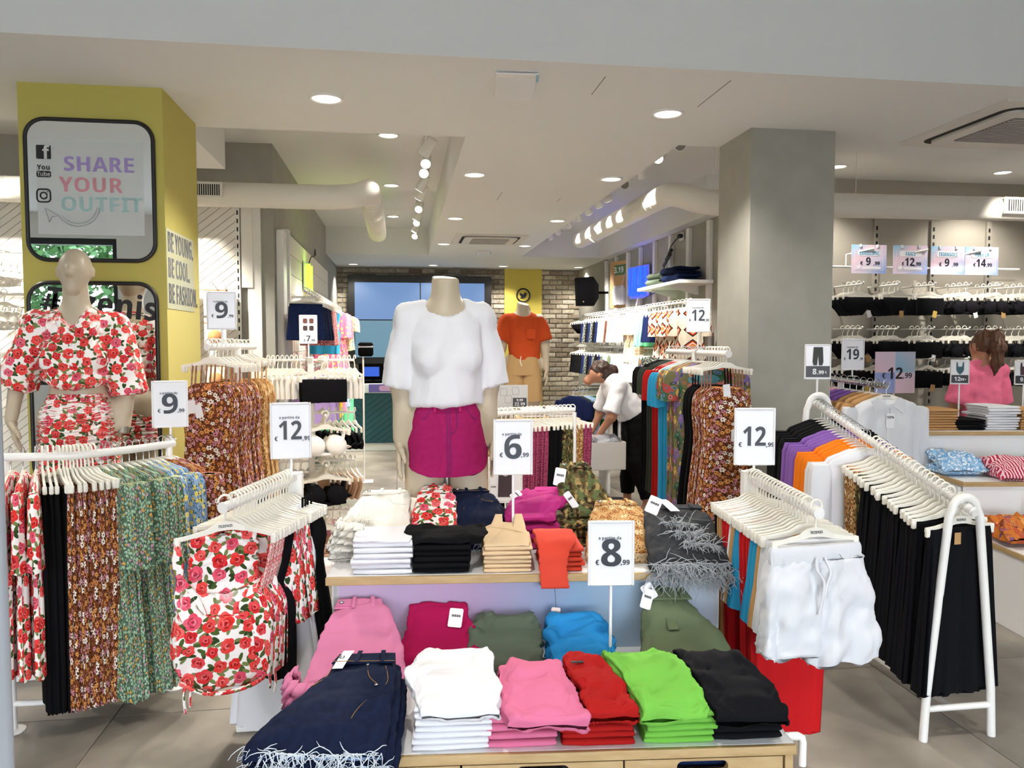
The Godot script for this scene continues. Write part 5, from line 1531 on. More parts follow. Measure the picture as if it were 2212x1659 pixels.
	var ms := lay("denim_shorts", "top magenta twill shorts lying open on their rolled pile", "shorts", slab([[Vector3(0, 0.93, -1.29), 0.05, 0.24, 0.02], [Vector3(0, 0.915, -1.2), 0.0, 0.235, 0.026], [Vector3(0, 0.89, -1.1), -0.045, 0.17, 0.026], [Vector3(0, 0.865, -1.03), -0.05, 0.15, 0.02]], 50, 0.012, 5, 9).crease(0.01, 6.0, 4), M.magenta_twill)
	part(ms, "pocket", rod(smooth([Vector3(0.12, 0.935, -1.24), Vector3(0.15, 0.922, -1.17), Vector3(0.2, 0.92, -1.16)], 6), 0.0016, 4), mat("stitch_magenta", Color8(150, 24, 98), 0.9))
	part(ms, "waistband", slab([[Vector3(0, 0.945, -1.3), 0.09, 0.245, 0.012], [Vector3(0, 0.937, -1.26), 0.085, 0.245, 0.012]], 18, 0.002, 3, 3), M.magenta_twill)
	tag("price_tag", Vector3(0.0, 0.935, -1.2), Basis(Vector3.RIGHT, -0.8) * Basis(Vector3.BACK, -0.9), 0.035, 0.05, ms)
	var cs := lay("denim_shorts", "top camouflage shorts with a white tag standing behind the magenta ones", "shorts", slab([[Vector3(0, 1.04, -1.36), 0.215, 0.335, 0.02], [Vector3(0, 1.0, -1.31), 0.195, 0.36, 0.03], [Vector3(0, 0.92, -1.22), 0.19, 0.41, 0.03], [Vector3(0, 0.86, -1.12), 0.2, 0.45, 0.026]], 36, 0.008, 6, 6), M.camo)
	shorts_trim(cs, [Vector3(0.215, 1.045, -1.352), Vector3(0.335, 1.045, -1.352)], [Vector3(0.205, 1.028, -1.318), Vector3(0.35, 1.028, -1.318)], M.camo, mat("stitch_camo", Color8(70, 60, 40), 0.9))
	tag("price_tag", Vector3(0.2, 1.0, -1.27), Basis(Vector3.RIGHT, -0.3) * Basis(Vector3.BACK, -0.2), 0.05, 0.08, cs)
	tag("price_tag", Vector3(0.235, 0.92, -1.15), Basis(Vector3.RIGHT, -0.3) * Basis(Vector3.BACK, 0.6), 0.03, 0.08, cs)

# ---- racks and hanging clothes
func knurled_rail(t: Node3D, a: Vector3, b: Vector3, r: float, m: Material, n := 0, called := "notched_rail") -> void:
	part(t, "rail", rod([a, b], r, 14), m)
	if n:
		var d := (b - a).normalized()
		for i in n:
			var p := a.lerp(b, (i + 0.5) / n)
			part(t, "rail_notch", rod([p - d * 0.004, p + d * 0.004], r + 0.003, 12), m)

func racks() -> void:
	var w: Material = M.rack_white
	var chrome := mat("chrome", Color8(205, 206, 208), 0.18, 1.0)
	# arm beside the table with rose printed tops
	var t := thing("clothes_rack", "white post and arm rail holding rose printed tops", "clothes rack", W(-0.43, 0, 3.22))
	var f := W(-0.62, 1.02, 2.79) - t.position
	part(t, "post", span(Vector3(-0.03, 0, -0.02), Vector3(0.03, 1.07, 0.02), 0.004), w)
	part(t, "arm_rail", rod([Vector3(0, 1.05, 0), f], 0.018, 14), w)
	part(t, "end_cap", rod([f, f + (f - Vector3(0, 1.05, 0)).normalized() * 0.006], 0.021, 14), w)
	part(t, "foot_bar", span(Vector3(-0.25, 0, -0.02), Vector3(0.25, 0.03, 0.02), 0.004), w)
	hero_top(W(-0.617, 1.041, 2.80), 0.42)
	fill_rail(W(-0.60, 1.022, 2.835), W(-0.445, 1.048, 3.18), [
		{n = 5, g = "cami", m = M.rose_print, name = "hanging_camisole", cat = "top", what = "rose printed strappy top", long = 1.05},
		{n = 3, g = "cami", m = M.black_cotton, name = "hanging_camisole", cat = "top", what = "black strappy top", long = 1.15},
		{n = 5, g = "skirt", m = M.rose_print, name = "hanging_skirt", cat = "skirt", what = "rose printed skirt", long = 1.0},
		{n = 2, g = "long_dress", m = M.white_cotton, name = "hanging_dress", cat = "dress", what = "long white slip dress", long = 0.9},
		{n = 4, g = "long_dress", m = M.black_soft, name = "hanging_dress", cat = "dress", what = "black slip dress", long = 0.68, fine = true}], "arm rail near the yellow pillar", "front", 0.018)
	price_sign(W(-0.437, 1.247, 3.16), 0.16, 0.226, 0.1, "12", ",99", "a partire da", 1.07, "framed sign reading a partire da € 12 ,99 over the rose tops")
	# arm at the other end of the table
	t = thing("clothes_rack", "white post and arm rail holding white linen shorts", "clothes rack", W(1.4, 0, 2.93))
	part(t, "post", span(Vector3(-0.03, 0, -0.02), Vector3(0.03, 1.08, 0.02), 0.004), w)
	f = W(1.38, 1.03, 2.37) - t.position
	knurled_rail(t, Vector3(0, 1.055, 0), f, 0.017, w, 26)
	part(t, "end_cap", rod([f, f + Vector3(0, 0, 0.006)], 0.02, 14), w)
	part(t, "foot_bar", span(Vector3(-0.2, 0, -0.02), Vector3(0.2, 0.03, 0.02), 0.004), w)
	hero_shorts(W(1.38, 1.05, 2.385), 0.12)
	fill_rail(W(1.38, 1.031, 2.43), W(1.395, 1.054, 2.9), [
		{n = 2, g = "shorts", m = M.linen_white, name = "linen_shorts", cat = "shorts", what = "white linen shorts", long = 1.0},
		{n = 3, g = "shorts", m = [M.tan_cotton, M.teal_cotton, M.teal_cotton], name = "linen_shorts", cat = "shorts", what = "tan or blue shorts"},
		{n = 4, g = "slim_trousers", m = M.red_linen, name = "linen_trousers", cat = "trousers", what = "red linen trousers", long = 0.98},
		{n = 4, g = "shorts", m = [M.teal_cotton, M.teal_cotton, M.tan_cotton, M.white_cotton], name = "linen_shorts", cat = "shorts", what = "blue or pale shorts"},
		{n = 3, g = "slim_trousers", m = M.red_linen, name = "linen_trousers", cat = "trousers", what = "rear red trousers", long = 0.9},
		{n = 3, g = "slim_trousers", m = [M.tan_cotton, M.tan_cotton, M.black_soft], name = "linen_trousers", cat = "trousers", what = "tan or black trousers", long = 0.9}], "arm rail before the grey pillar", "front", 0.018)
	price_sign(W(1.406, 1.222, 2.9), 0.165, 0.232, -0.15, "12", ",99", "", 1.08, "framed sign reading € 12 ,99 over the white linen shorts")
	a_frame()
	curved_rack()
	brown_rack()
	dress_rack()
	tower()
	magenta_rack()
	shirt_racks()

func hero_top(at: Vector3, yaw: float) -> void:
	var h := hanger("clip", at, yaw, "frontmost white hanger carrying the gathered rose printed top", "hangers on the arm rail beside the yellow pillar", 1.0)
	text(h, "TEZENIS", 0.009, Vector3(0, -0.088, 0.0046), mat("print_black", Color8(26, 26, 30), 0.6))
	var t := thing("hanging_camisole", "frontmost rose printed top with gathered back and loose ties", "top", at, yaw, "hanging camisole on the arm rail beside the yellow pillar")
	var b := hang([[-0.3, 0.15, 0.03], [-0.36, 0.165, 0.05], [-0.44, 0.18, 0.058], [-0.54, 0.182, 0.056], [-0.62, 0.165, 0.05], [-0.655, 0.12, 0.035]], 72, 5, 0.006, 4, Vector2(0.13, 0.05), 7)
	b.rough(0.012, 6.0, 9, Vector3(1, 0.5, 1)).crease(0.008, 5.0, 4, Vector3(1.2, 0.8, 1))
	part(t, "front_panel", b, M.rose_print)
	b = hang([[-0.125, 0.115, 0.006], [-0.2, 0.12, 0.008], [-0.3, 0.125, 0.01], [-0.42, 0.13, 0.012]], 60, 5, 0.004, 6, Vector2.ZERO, 8, null, Vector3(0, 0, -0.03))
	b.rough(0.02, 22.0, 3, Vector3(0.6, 2.4, 1))
	part(t, "gathered_back", b, M.rose_print)
	for s in [-1, 1]:
		for k in 3:
			b = MB.new()
			b.tube(smooth([Vector3(0.158 * s, -0.13, 0.004), Vector3((0.15 + 0.008 * k) * s, -0.22, 0.012), Vector3((0.135 - 0.03 * k + 0.03) * s, -0.32, 0.024), Vector3((0.12 - 0.035 * k + 0.025) * s, -0.395 - 0.008 * k, 0.042)], 5), 0.01, 8, false, true, 0.35)
			part(t, "strap", b, M.rose_print)
		for k in 2:
			b = MB.new()
			b.tube(smooth([Vector3((0.15 - 0.02 * k) * s, -0.6, 0.035), Vector3((0.155 - 0.02 * k) * s, -0.66, 0.045), Vector3((0.15 - 0.015 * k) * s, -0.71 + 0.02 * k, 0.04)], 4), 0.005, 6)
			part(t, "tie_string", b, M.rose_print)
	b = MB.new()
	b.tube(smooth([Vector3(-0.17, -0.6, 0.04), Vector3(-0.09, -0.648, 0.058), Vector3(0.0, -0.662, 0.06), Vector3(0.09, -0.648, 0.058), Vector3(0.17, -0.6, 0.04)], 6), 0.008, 8)
	part(t, "hem_band", b, M.rose_print)

func hero_shorts(at: Vector3, yaw: float) -> void:
	var h := hanger("clip", at, yaw, "frontmost white hanger clipped to the white linen shorts", "hangers on the arm rail before the grey pillar", 1.0)
	text(h, "TEZENIS", 0.009, Vector3(0, -0.088, 0.0046), mat("print_black", Color8(26, 26, 30), 0.6))
	var t := thing("linen_shorts", "frontmost white linen shorts with a drawstring", "shorts", at, yaw, "linen shorts on the arm rail before the grey pillar")
	var b := hang([[-0.13, 0.172, 0.022], [-0.145, 0.178, 0.028], [-0.17, 0.178, 0.03], [-0.185, 0.176, 0.028]], 96, 26, 0.004, 2, Vector2.ZERO, 4)
	part(t, "waistband", b, M.linen_white)
	b = MB.new()
	for s in [-1, 1]: hang([[-0.178, 0.09, 0.028], [-0.24, 0.1, 0.044], [-0.34, 0.112, 0.054], [-0.43, 0.124, 0.057], [-0.505 - 0.02 * s, 0.13, 0.058]], 60, 5, 0.018, 5 + s, Vector2.ZERO, 7, b, Vector3((0.086 + 0.008 * s) * s, 0, 0.006 * s))
	b.rough(0.014, 7.0, 5).crease(0.012, 5.0, 3, Vector3(1, 0.7, 1)).crease(0.004, 16.0, 9)
	part(t, "legs", b, M.linen_white)
	b = MB.new()
	b.tube(smooth([Vector3(-0.02, -0.165, 0.036), Vector3(-0.03, -0.2, 0.05), Vector3(-0.01, -0.24, 0.062), Vector3(-0.022, -0.3, 0.07), Vector3(-0.035, -0.345, 0.073)], 6), 0.005, 6)
	b.tube(smooth([Vector3(0.01, -0.165, 0.036), Vector3(0.02, -0.21, 0.055), Vector3(0.0, -0.25, 0.064), Vector3(-0.012, -0.29, 0.07)], 6), 0.005, 6)
	part(t, "drawstring", b, M.linen_white)

func hoop(t: Node3D, c: Vector3, half: float, top: float, called: String) -> void:
	var w: Material = M.rack_white
	var r := 0.055
	var p := [c + Vector3(-half, 0, 0), c + Vector3(-half + 0.01, top * 0.2, 0), c + Vector3(-r - 0.012, top - r - 0.02, 0)]
	p += arc(c + Vector3(0, top - r, 0), r, PI * 0.96, PI * 0.04, 12)
	p += [c + Vector3(r + 0.012, top - r - 0.02, 0), c + Vector3(half - 0.01, top * 0.2, 0), c + Vector3(half, 0, 0)]
	part(t, called, rod(p, 0.0165, 14), w)
	part(t, "cross_bar", rod([c + Vector3(-half + 0.012, 0.13, 0), c + Vector3(half - 0.012, 0.13, 0)], 0.013, 12), w)

func a_frame() -> void:
	var t := thing("a_frame_rack", "white A-frame rack with slanting notched rail and black trousers", "clothes rack", W(2.22, 0, 2.74))
	hoop(t, Vector3.ZERO, 0.152, 0.985, "front_hoop")
	hoop(t, Vector3(-0.02, 0, -1.06), 0.16, 1.32, "rear_hoop")
	var a := Vector3(0.012, 0.93, 0.045); var b := Vector3(-0.02, 1.275, -1.09)
	knurled_rail(t, a, b, 0.0165, M.rack_white, 44)
	part(t, "floor_bar", rod([Vector3(-0.03, 0.13, 0), Vector3(-0.03, 0.13, -1.06)], 0.013, 10), M.rack_white)
	a += t.position; b += t.position
	var fr := hanger("clip", a.lerp(b, 0.07) + Vector3(0, 0.02, 0), 0.12, "frontmost white hanger inside the A-frame hoop", "hangers on the slanting A-frame rail")
	text(fr, "TEZENIS", 0.009, Vector3(0, -0.088, 0.0046), mat("print_black", Color8(26, 26, 30), 0.6))
	var front := solo("pleated_trousers", gm("trousers", 1), M.black_cotton, "frontmost black pleated trousers inside the A-frame hoop", "trousers", a.lerp(b, 0.07) + Vector3(0, 0.02, 0), 0.12, "pleated trousers on the slanting A-frame rail")
	front.scale.y = 0.94
	part(front, "care_label", bx(Vector3(0.03, 0.05, 0.002), 0.0, Vector3(-0.04, -0.165, 0.03)), mat("kraft", Color8(190, 150, 98), 0.8))
	fill_rail(a.lerp(b, 0.11), a.lerp(b, 0.56), [
		{n = 13, g = "trousers", m = M.black_cotton, name = "pleated_trousers", cat = "trousers", what = "black pleated trousers", long = 0.94},
		{n = 2, g = "slim_trousers", m = M.camo, name = "printed_trousers", cat = "trousers", what = "camouflage trousers", long = 0.9},
		{n = 3, g = "slim_trousers", m = M.leopard, name = "printed_trousers", cat = "trousers", what = "leopard printed trousers", long = 0.9}], "slanting A-frame rail", "front", 0.018, 0.1)
	fill_rail(a.lerp(b, 0.6), a.lerp(b, 0.96), [
		{n = 2, g = "shirt", m = M.white_cotton, name = "hanging_shirt", cat = "shirt", what = "white shirt", hk = "shirt"},
		{n = 4, g = "shirt", m = M.shirt_orange, name = "hanging_shirt", cat = "shirt", what = "orange shirt", hk = "shirt"},
		{n = 4, g = "shirt", m = M.purple_cotton, name = "hanging_shirt", cat = "shirt", what = "purple shirt", hk = "shirt"},
		{n = 5, g = "shirt", m = M.black_soft, name = "hanging_shirt", cat = "shirt", what = "black shirt", hk = "shirt"}], "slanting A-frame rail", "front", 0.018, 0.05)
	price_sign(W(2.19, 1.497, 3.8), 0.138, 0.186, -0.2, "8", ",99", "", 1.315, "small framed sign with black leggings and 8,99 € above the A-frame", {dark_band = true, ink = mat("legging_ink", Color8(40, 42, 34), 0.5), outline = [[-0.17, 0.42], [0.17, 0.42], [0.2, 0.0], [0.16, -0.1], [0.04, -0.1], [0.0, 0.2], [-0.04, -0.1], [-0.17, -0.1], [-0.2, 0.0]]})

func curved_rack() -> void:
	var t := thing("curved_rack", "curved white rail of long printed dresses before the mannequin", "clothes rack", W(-1.59, 0, 3.35))
	var pts := smooth([W(-2.1, 1.136, 3.62), W(-1.85, 1.136, 3.43), W(-1.595, 1.136, 3.35), W(-1.38, 1.136, 3.356), W(-1.275, 1.136, 3.407), W(-1.151, 1.136, 3.53), W(-1.035, 1.136, 3.7)], 8)
	var rel := []
	for p in pts: rel.append(p - t.position)
	part(t, "curved_rail", rod(rel, 0.017, 14), M.rack_white)
	for q in [[W(-1.59, 0, 3.35), 1.136], [W(-1.05, 0, 3.68), 1.136]]:
		var c: Vector3 = q[0] - t.position
		part(t, "leg", rod([c, c + Vector3(0, q[1], 0)], 0.0155, 12), M.rack_white)
		var fp := MB.new()
		fp.lathe([[0.045, 0.0], [0.045, 0.006], [0.02, 0.01], [0.0, 0.01]], 20, c)
		part(t, "foot_plate", fp, M.rack_white)
	var low := []
	for p in pts: low.append(p - t.position + Vector3(0, -1.02, 0.0))
	part(t, "lower_bar", rod(low, 0.012, 10), M.rack_white)
	# dresses along the curve
	var specs := [
		[4, "wrap_dress", M.rose_print, "rose printed dress", "shirt", 1.04],
		[4, "slim_trousers", M.black_soft, "black wide trousers", "clip", 1.16],
		[9, "slim_trousers", M.brown_floral, "brown floral trousers", "clip", 1.16],
		[6, "sleeve_dress", M.green_floral, "green floral dress", "shirt", 1.01],
		[3, "sleeve_dress", M.lemon_floral, "lemon printed dress", "shirt", 1.0],
		[3, "shirt", M.brown_floral, "brown floral shirt", "shirt", 1.0]]
	var at := [[-1.61, -1.47], [-1.445, -1.385], [-1.37, -1.275], [-1.25, -1.145], [-1.125, -1.09], [-1.07, -1.045]]
	for k in specs.size():
		var s: Array = specs[k]
		for i in s[0]:
			var x := lerpf(at[k][0], at[k][1], float(i) / maxi(1, s[0] - 1))
			var j := 0
			while j < pts.size() - 2 and pts[j + 1].x < x: j += 1
			var a: Vector3 = pts[j]; var b: Vector3 = pts[j + 1]
			var p := a.lerp(b, clampf((x - a.x) / (b.x - a.x), 0, 1)) + Vector3(0, 0.02, 0)
			var d := (b - a).normalized()
			var yaw := atan2(d.x, d.z) + rng.randf_range(-0.1, 0.1) + (0.12 if k >= 3 else 0.3)
			hanger(s[4], p, yaw, "hanger of the %s %s on the curved rail" % [ORD[i], s[3]], "hangers on the curved rail")
			var o := solo("hanging_dress" if k in [0, 3, 4] else "hanging_trousers" if k < 3 else "hanging_shirt", gm(s[1], i % 3), seamed(s[2]), "%s %s on the curved rail, counted from its outer end" % [ORD[i], s[3]], "dress" if k in [0, 3, 4] else "trousers" if k < 3 else "shirt", p, yaw, "%s on the curved rail" % s[3])
			o.scale = Vector3(1, s[5], 0.72)
	price_sign(W(-1.075, 1.31, 3.8), 0.158, 0.222, 0.18, "9", ",99", "a partire da", 1.14, "framed sign reading a partire da € 9 ,99 before the brown dresses")

func brown_rack() -> void:
	var t := thing("clothes_rack", "white rail of brown floral dresses beside the yellow pillar", "clothes rack", W(-0.93, 0, 4.62))
	var a := W(-1.03, 1.575, 4.33) - t.position; var b := W(-0.87, 1.575, 4.8) - t.position
	part(t, "rail", rod([a, b], 0.02, 14), M.rack_white)
	part(t, "post", rod([Vector3(0, 0, 0), Vector3(0, 1.575, 0)], 0.02, 12), M.rack_white)
	part(t, "base_plate", span(Vector3(-0.2, 0, -0.2), Vector3(0.2, 0.012, 0.2), 0.003), M.rack_white)
	var made := fill_rail(a + t.position, b + t.position, [
		{n = 6, g = "long_dress", m = M.brown_floral, name = "hanging_dress", cat = "dress", what = "brown floral strappy dress", long = 1.05, sc = 1.05},
		{n = 2, g = "long_dress", m = M.leopard, name = "hanging_dress", cat = "dress", what = "leopard printed dress", long = 1.15, sc = 0.9},
		{n = 3, g = "long_dress", m = M.cheetah, name = "hanging_dress", cat = "dress", what = "pale spotted dress", long = 1.2, sc = 0.88}], "rail beside the yellow pillar", "front", 0.02, 0.08)
	price_sign(W(-0.952, 1.771, 4.34), 0.152, 0.206, 0.12, "9", ",99", "a partire da", 1.595, "framed sign reading a partire da € 9 ,99 beside the boxed bras")
	# tags on the front dress
	for q in [[-0.03, -0.33, 0.3], [-0.07, -0.31, 0.1]]:
		var o := part(made[0], "price_tag", cache_tag(), mat("tag_white", Color8(236, 236, 238), 0.4), Vector3(q[0], q[1], 0.055))
		o.rotation.z = q[2]

func cache_tag() -> ArrayMesh:
	if not cache.has("tagm"):
		var b := MB.new()
		b.prism(rrect(0.045, 0.065, 0.006, 3), 0.0, 0.0012)
		cache.tagm = b.mesh()
	return cache.tagm

func dress_rack() -> void:
	var t := thing("clothes_rack", "white rail of teal, patterned and brown dresses by the grey pillar", "clothes rack", W(2.0, 0, 5.05))
	var a := W(1.965, 1.53, 4.42) - t.position; var b := W(2.06, 1.53, 5.75) - t.position
	part(t, "rail", rod([a, b], 0.02, 14), M.rack_white)
	part(t, "post", rod([Vector3(0, 0, 0), Vector3(0, 1.53, 0)], 0.02, 12), M.rack_white)
	part(t, "base_plate", span(Vector3(-0.2, 0, -0.25), Vector3(0.2, 0.012, 0.25), 0.003), M.rack_white)
	part(t, "end_cap", rod([a, a + Vector3(0, 0, 0.006)], 0.023, 14), M.rack_white)
	var made := fill_rail(a + t.position, b + t.position, [
		{n = 4, g = "long_dress", m = M.brown_floral, name = "hanging_dress", cat = "dress", what = "brown floral long dress", long = 1.14, turn = 0.05},
		{n = 3, g = "long_dress", m = M.black_soft, name = "hanging_dress", cat = "dress", what = "black long dress", long = 1.12, turn = -0.15},
		{n = 4, g = "tunic", m = M.scarf_print, name = "hanging_dress", cat = "dress", what = "scarf printed shirt dress", hk = "shirt", turn = -0.3},
		{n = 3, g = "tunic", m = M.teal_cotton, name = "hanging_dress", cat = "dress", what = "teal tee dress", hk = "shirt", long = 1.18, turn = -0.3, gap = 1.5},
		{n = 2, g = "tunic", m = M.red_cotton, name = "hanging_dress", cat = "dress", what = "red tee dress", hk = "shirt", long = 1.1, turn = -0.3, gap = 1.5},
		{n = 2, g = "tunic", m = M.dark_green, name = "hanging_dress", cat = "dress", what = "dark green tee dress", hk = "shirt", turn = -0.3, gap = 1.5},
		{n = 2, g = "tunic", m = M.black_soft, name = "hanging_dress", cat = "dress", what = "black tee dress", hk = "shirt", turn = -0.3, gap = 1.5}], "rail by the grey pillar", "front", 0.02, 0.06)
	price_sign(W(2.005, 1.782, 5.0), 0.16, 0.225, -0.2, "12", ",99", "a partire da", 1.55, "framed sign reading a partire da € 12 ,99 above the teal dresses")
	for q in [[0.035, -0.45, 0.0], [-0.02, -0.21, 0.1]]:
		var o := part(made[0], "price_tag", cache_tag(), mat("tag_white", Color8(236, 236, 238), 0.4), Vector3(q[0], q[1], 0.055))
		o.rotation.z = q[2]

func tower() -> void:
	var t := thing("lingerie_rack", "white four-tier rack of bras and bandeaus", "clothes rack", W(-0.62, 0, 5.5))
	part(t, "post", span(Vector3(-0.02, 0, -0.02), Vector3(0.02, 1.5, 0.02), 0.003), M.rack_white)
	part(t, "base_plate", span(Vector3(-0.3, 0, -0.3), Vector3(0.3, 0.012, 0.3), 0.003), M.rack_white)
	var hs := [1.477, 1.11, 0.77, 0.42]
	var kinds := [
		[["bandeau", M.lingerie_white, "white ruched bandeau", 8], ["bandeau", M.black_cotton, "black ruched bandeau", 3], ["bandeau", M.lingerie_white, "white smocked bandeau", 7]],
		[["bra", M.nude, "nude bra", 5], ["bra", M.lingerie_white, "white moulded bra", 5], ["bra", M.black_cotton, "black bra", 6]],
		[["bra", M.black_cotton, "black lace bra", 5], ["bra", M.black_cotton, "black moulded bra", 6], ["brief", M.nude, "nude brief", 7]],
		[["bra", M.nude, "beige bra", 4], ["bra", M.nude, "beige moulded bra", 4], ["brief", M.pink_soft, "pale pink brief", 5]]]
	for i in 4:
		var h: float = hs[i]
		part(t, "cross_rail", rod([Vector3(-0.3, h, 0), Vector3(0.3, h, 0)], 0.009, 10), M.rack_white)
		part(t, "front_arm", rod([Vector3(0.05, h, 0), Vector3(0.12, h, 0.22)], 0.009, 10), M.rack_white)
		var c := t.position
		var k: Array = kinds[i]
		var tier: String = ["top", "second", "third", "lowest"][i] + " tier of the bra rack"
		fill_rail(c + Vector3(-0.3, h, 0), c + Vector3(-0.05, h, 0), [{n = k[0][3], g = k[0][0], m = k[0][1], name = "hanging_bra" if k[0][0] == "bra" else "hanging_bandeau", cat = "lingerie", what = k[0][2], fine = false, sc = 0.95, turn = -0.35}], tier, "outer end", 0.012)
		fill_rail(c + Vector3(0.06, h, 0), c + Vector3(0.32, h, 0), [{n = k[2][3], g = k[2][0], m = k[2][1], name = "hanging_bra" if k[2][0] == "bra" else "hanging_brief" if k[2][0] == "brief" else "hanging_bandeau", cat = "lingerie", what = k[2][2], fine = false, sc = 0.95, turn = 0.4}], tier, "post", 0.012)
		fill_rail(c + Vector3(0.12, h - 0.005, 0.22), c + Vector3(0.075, h - 0.005, 0.07), [{n = k[1][3], g = k[1][0], m = k[1][1], name = "hanging_bra" if k[1][0] == "bra" else "hanging_bandeau", cat = "lingerie", what = k[1][2], sc = 1.0, fine = false}], tier, "front", 0.012)
	var s := price_sign(W(-0.63, 1.69, 5.48), 0.123, 0.2, 0.1, "7", ",99", "", 1.49, "small framed sign with four bra pictures and 7,99 above the bandeaus", {low = true})
	for i in 2:
		for j in 2:
			var b := MB.new()
			b.prism(rrect(0.03, 0.034, 0.008, 3), 0.0, 0.0014)
			part(s, "printed_picture", b, mat("bra_photo_%d" % j, [Color8(120, 70, 62), Color8(70, 48, 46)][j], 0.5), Vector3(-0.02 + 0.042 * i, 0.258 - 0.05 * j, 0.004))

func magenta_rack() -> void:
	var t := thing("clothes_rack", "low white rail of printed trousers behind the headless mannequin", "clothes rack", W(0.95, 0, 5.6))
	var a := W(0.55, 1.075, 5.55) - t.position; var b := W(1.32, 1.085, 5.75) - t.position
	part(t, "rail", rod([a, b], 0.017, 12), M.rack_white)
	for x in [-0.36, 0.34]: part(t, "leg", rod([Vector3(x, 0, -0.02), Vector3(x, 1.075, -0.02)], 0.015, 10), M.rack_white)
	fill_rail(a + t.position, b + t.position, [
		{n = 2, g = "slim_trousers", m = M.cheetah, name = "printed_trousers", cat = "trousers", what = "sand spotted trousers", long = 0.9, turn = 0.5},
		{n = 2, g = "slim_trousers", m = M.black_soft, name = "printed_trousers", cat = "trousers", what = "black trousers", long = 0.9, turn = 0.5},
		{n = 2, g = "slim_trousers", m = M.rose_print, name = "printed_trousers", cat = "trousers", what = "rose printed trousers", long = 0.9, turn = 0.5},
		{n = 7, g = "slim_trousers", m = M.snake_print, name = "printed_trousers", cat = "trousers", what = "magenta snake trousers", long = 0.92, turn = 0.5},
		{n = 3, g = "slim_trousers", m = M.black_soft, name = "printed_trousers", cat = "trousers", what = "plain black trousers", long = 0.95, turn = 0.6},
		{n = 3, g = "slim_trousers", m = M.camo, name = "printed_trousers", cat = "trousers", what = "camouflage trousers", long = 0.92, turn = 0.7},
		{n = 2, g = "slim_trousers", m = M.leopard, name = "printed_trousers", cat = "trousers", what = "leopard trousers", long = 0.92, turn = 0.7},
		{n = 2, g = "slim_trousers", m = M.snake_print, name = "printed_trousers", cat = "trousers", what = "end magenta printed trousers", long = 0.94, turn = 0.7}], "low printed trousers rail", "mannequin end", 0.018)
	var s := price_sign(W(0.6, 0.8, 4.4), 0.2, 0.27, -0.1, "", "", "", 0.0, "framed picture of a dark lace camisole behind the magenta shorts")
	var q := PackedVector2Array([Vector2(-0.04, 0.03), Vector2(-0.035, 0.05), Vector2(-0.02, 0.03), Vector2(0.0, 0.02), Vector2(0.02, 0.03), Vector2(0.035, 0.05), Vector2(0.04, 0.03), Vector2(0.045, -0.1), Vector2(-0.045, -0.1)])
	var b2 := MB.new()
	b2.prism(q, 0.0, 0.002)
	for x in [-0.035, 0.035]: b2.box(Vector3(x, 0.08, 0.001), Vector3(0.002, 0.06, 0.002))
	part(s, "printed_picture", b2, mat("cami_ink", Color8(52, 26, 38), 0.5), Vector3(0, 0.8, 0.004))
	text(s, "SLIM", 0.009, Vector3(-0.07, 0.76, 0.004), mat("sign_ink_soft", Color8(84, 86, 94), 0.4))
	# low gondola of folded clothes with its price board
	t = thing("display_table", "low wooden table of folded clothes before the orange mannequin", "display table", W(1.0, 0, 6.6))
	part(t, "table_top", span(Vector3(-0.5, 0.93, -0.35), Vector3(0.5, 0.96, 0.3), 0.003), mat("plywood", Color.WHITE))
	for x in [-0.45, 0.45]: part(t, "side_panel", span(Vector3(x - 0.015, 0, -0.33), Vector3(x + 0.015, 0.93, 0.28), 0.003), M.laminate_white)
	var fs := [[-0.36, M.navy_cotton, "navy"], [-0.14, M.grey_cotton, "charcoal"], [0.12, M.white_cotton, "white"], [0.36, M.white_cotton, "crumpled white"]]
	for f in fs:
		for i in 3: solo("folded_tee", cached_fold(0.2, 0.24, 0.024, i), f[1], "%s %s top from the bottom of its pile before the orange mannequin" % [ORD[i], f[2]], "folded top", t.position + Vector3(f[0], 0.973 + 0.024 * i, 0.2))
	t = thing("price_board", "grey printed board with vest outlines, 9.99 and 22.99", "price sign", W(0.92, 0.96, 6.34), -0.1)
	part(t, "board", bx(Vector3(0.265, 0.19, 0.004), 0.001, Vector3(0, 0.19, 0)), mat("board_grey", Color8(206, 206, 204), 0.4))
	part(t, "price_box", bx(Vector3(0.115, 0.075, 0.002), 0.0, Vector3(0.065, 0.14, 0.003)), mat("band_dark", Color8(42, 38, 44), 0.35))
	var wh := mat("band_white", Color8(236, 236, 238), 0.4)
	text(t, "9.99", 0.02, Vector3(0.065, 0.158, 0.005), wh)
	text(t, "22.99", 0.026, Vector3(0.065, 0.125, 0.005), wh)
	var ol := MB.new()
	for e in [[-0.07, 0.23], [0.03, 0.24], [-0.03, 0.17]]:
		var c2 := Vector3(e[0], e[1], 0.003)
		ol.tube([c2 + Vector3(-0.02, 0.03, 0), c2 + Vector3(-0.03, 0.01, 0), c2 + Vector3(-0.025, -0.035, 0), c2 + Vector3(0.025, -0.035, 0), c2 + Vector3(0.03, 0.01, 0), c2 + Vector3(0.02, 0.03, 0), c2 + Vector3(0, 0.02, 0)], 0.001, 4, true)
	part(t, "vest_outlines", ol, mat("sign_ink_soft", Color8(84, 86, 94), 0.4))
	part(t, "foot", rod([Vector3(0, 0.0, 0), Vector3(0, 0.1, 0)], 0.006, 8), M.rack_white)

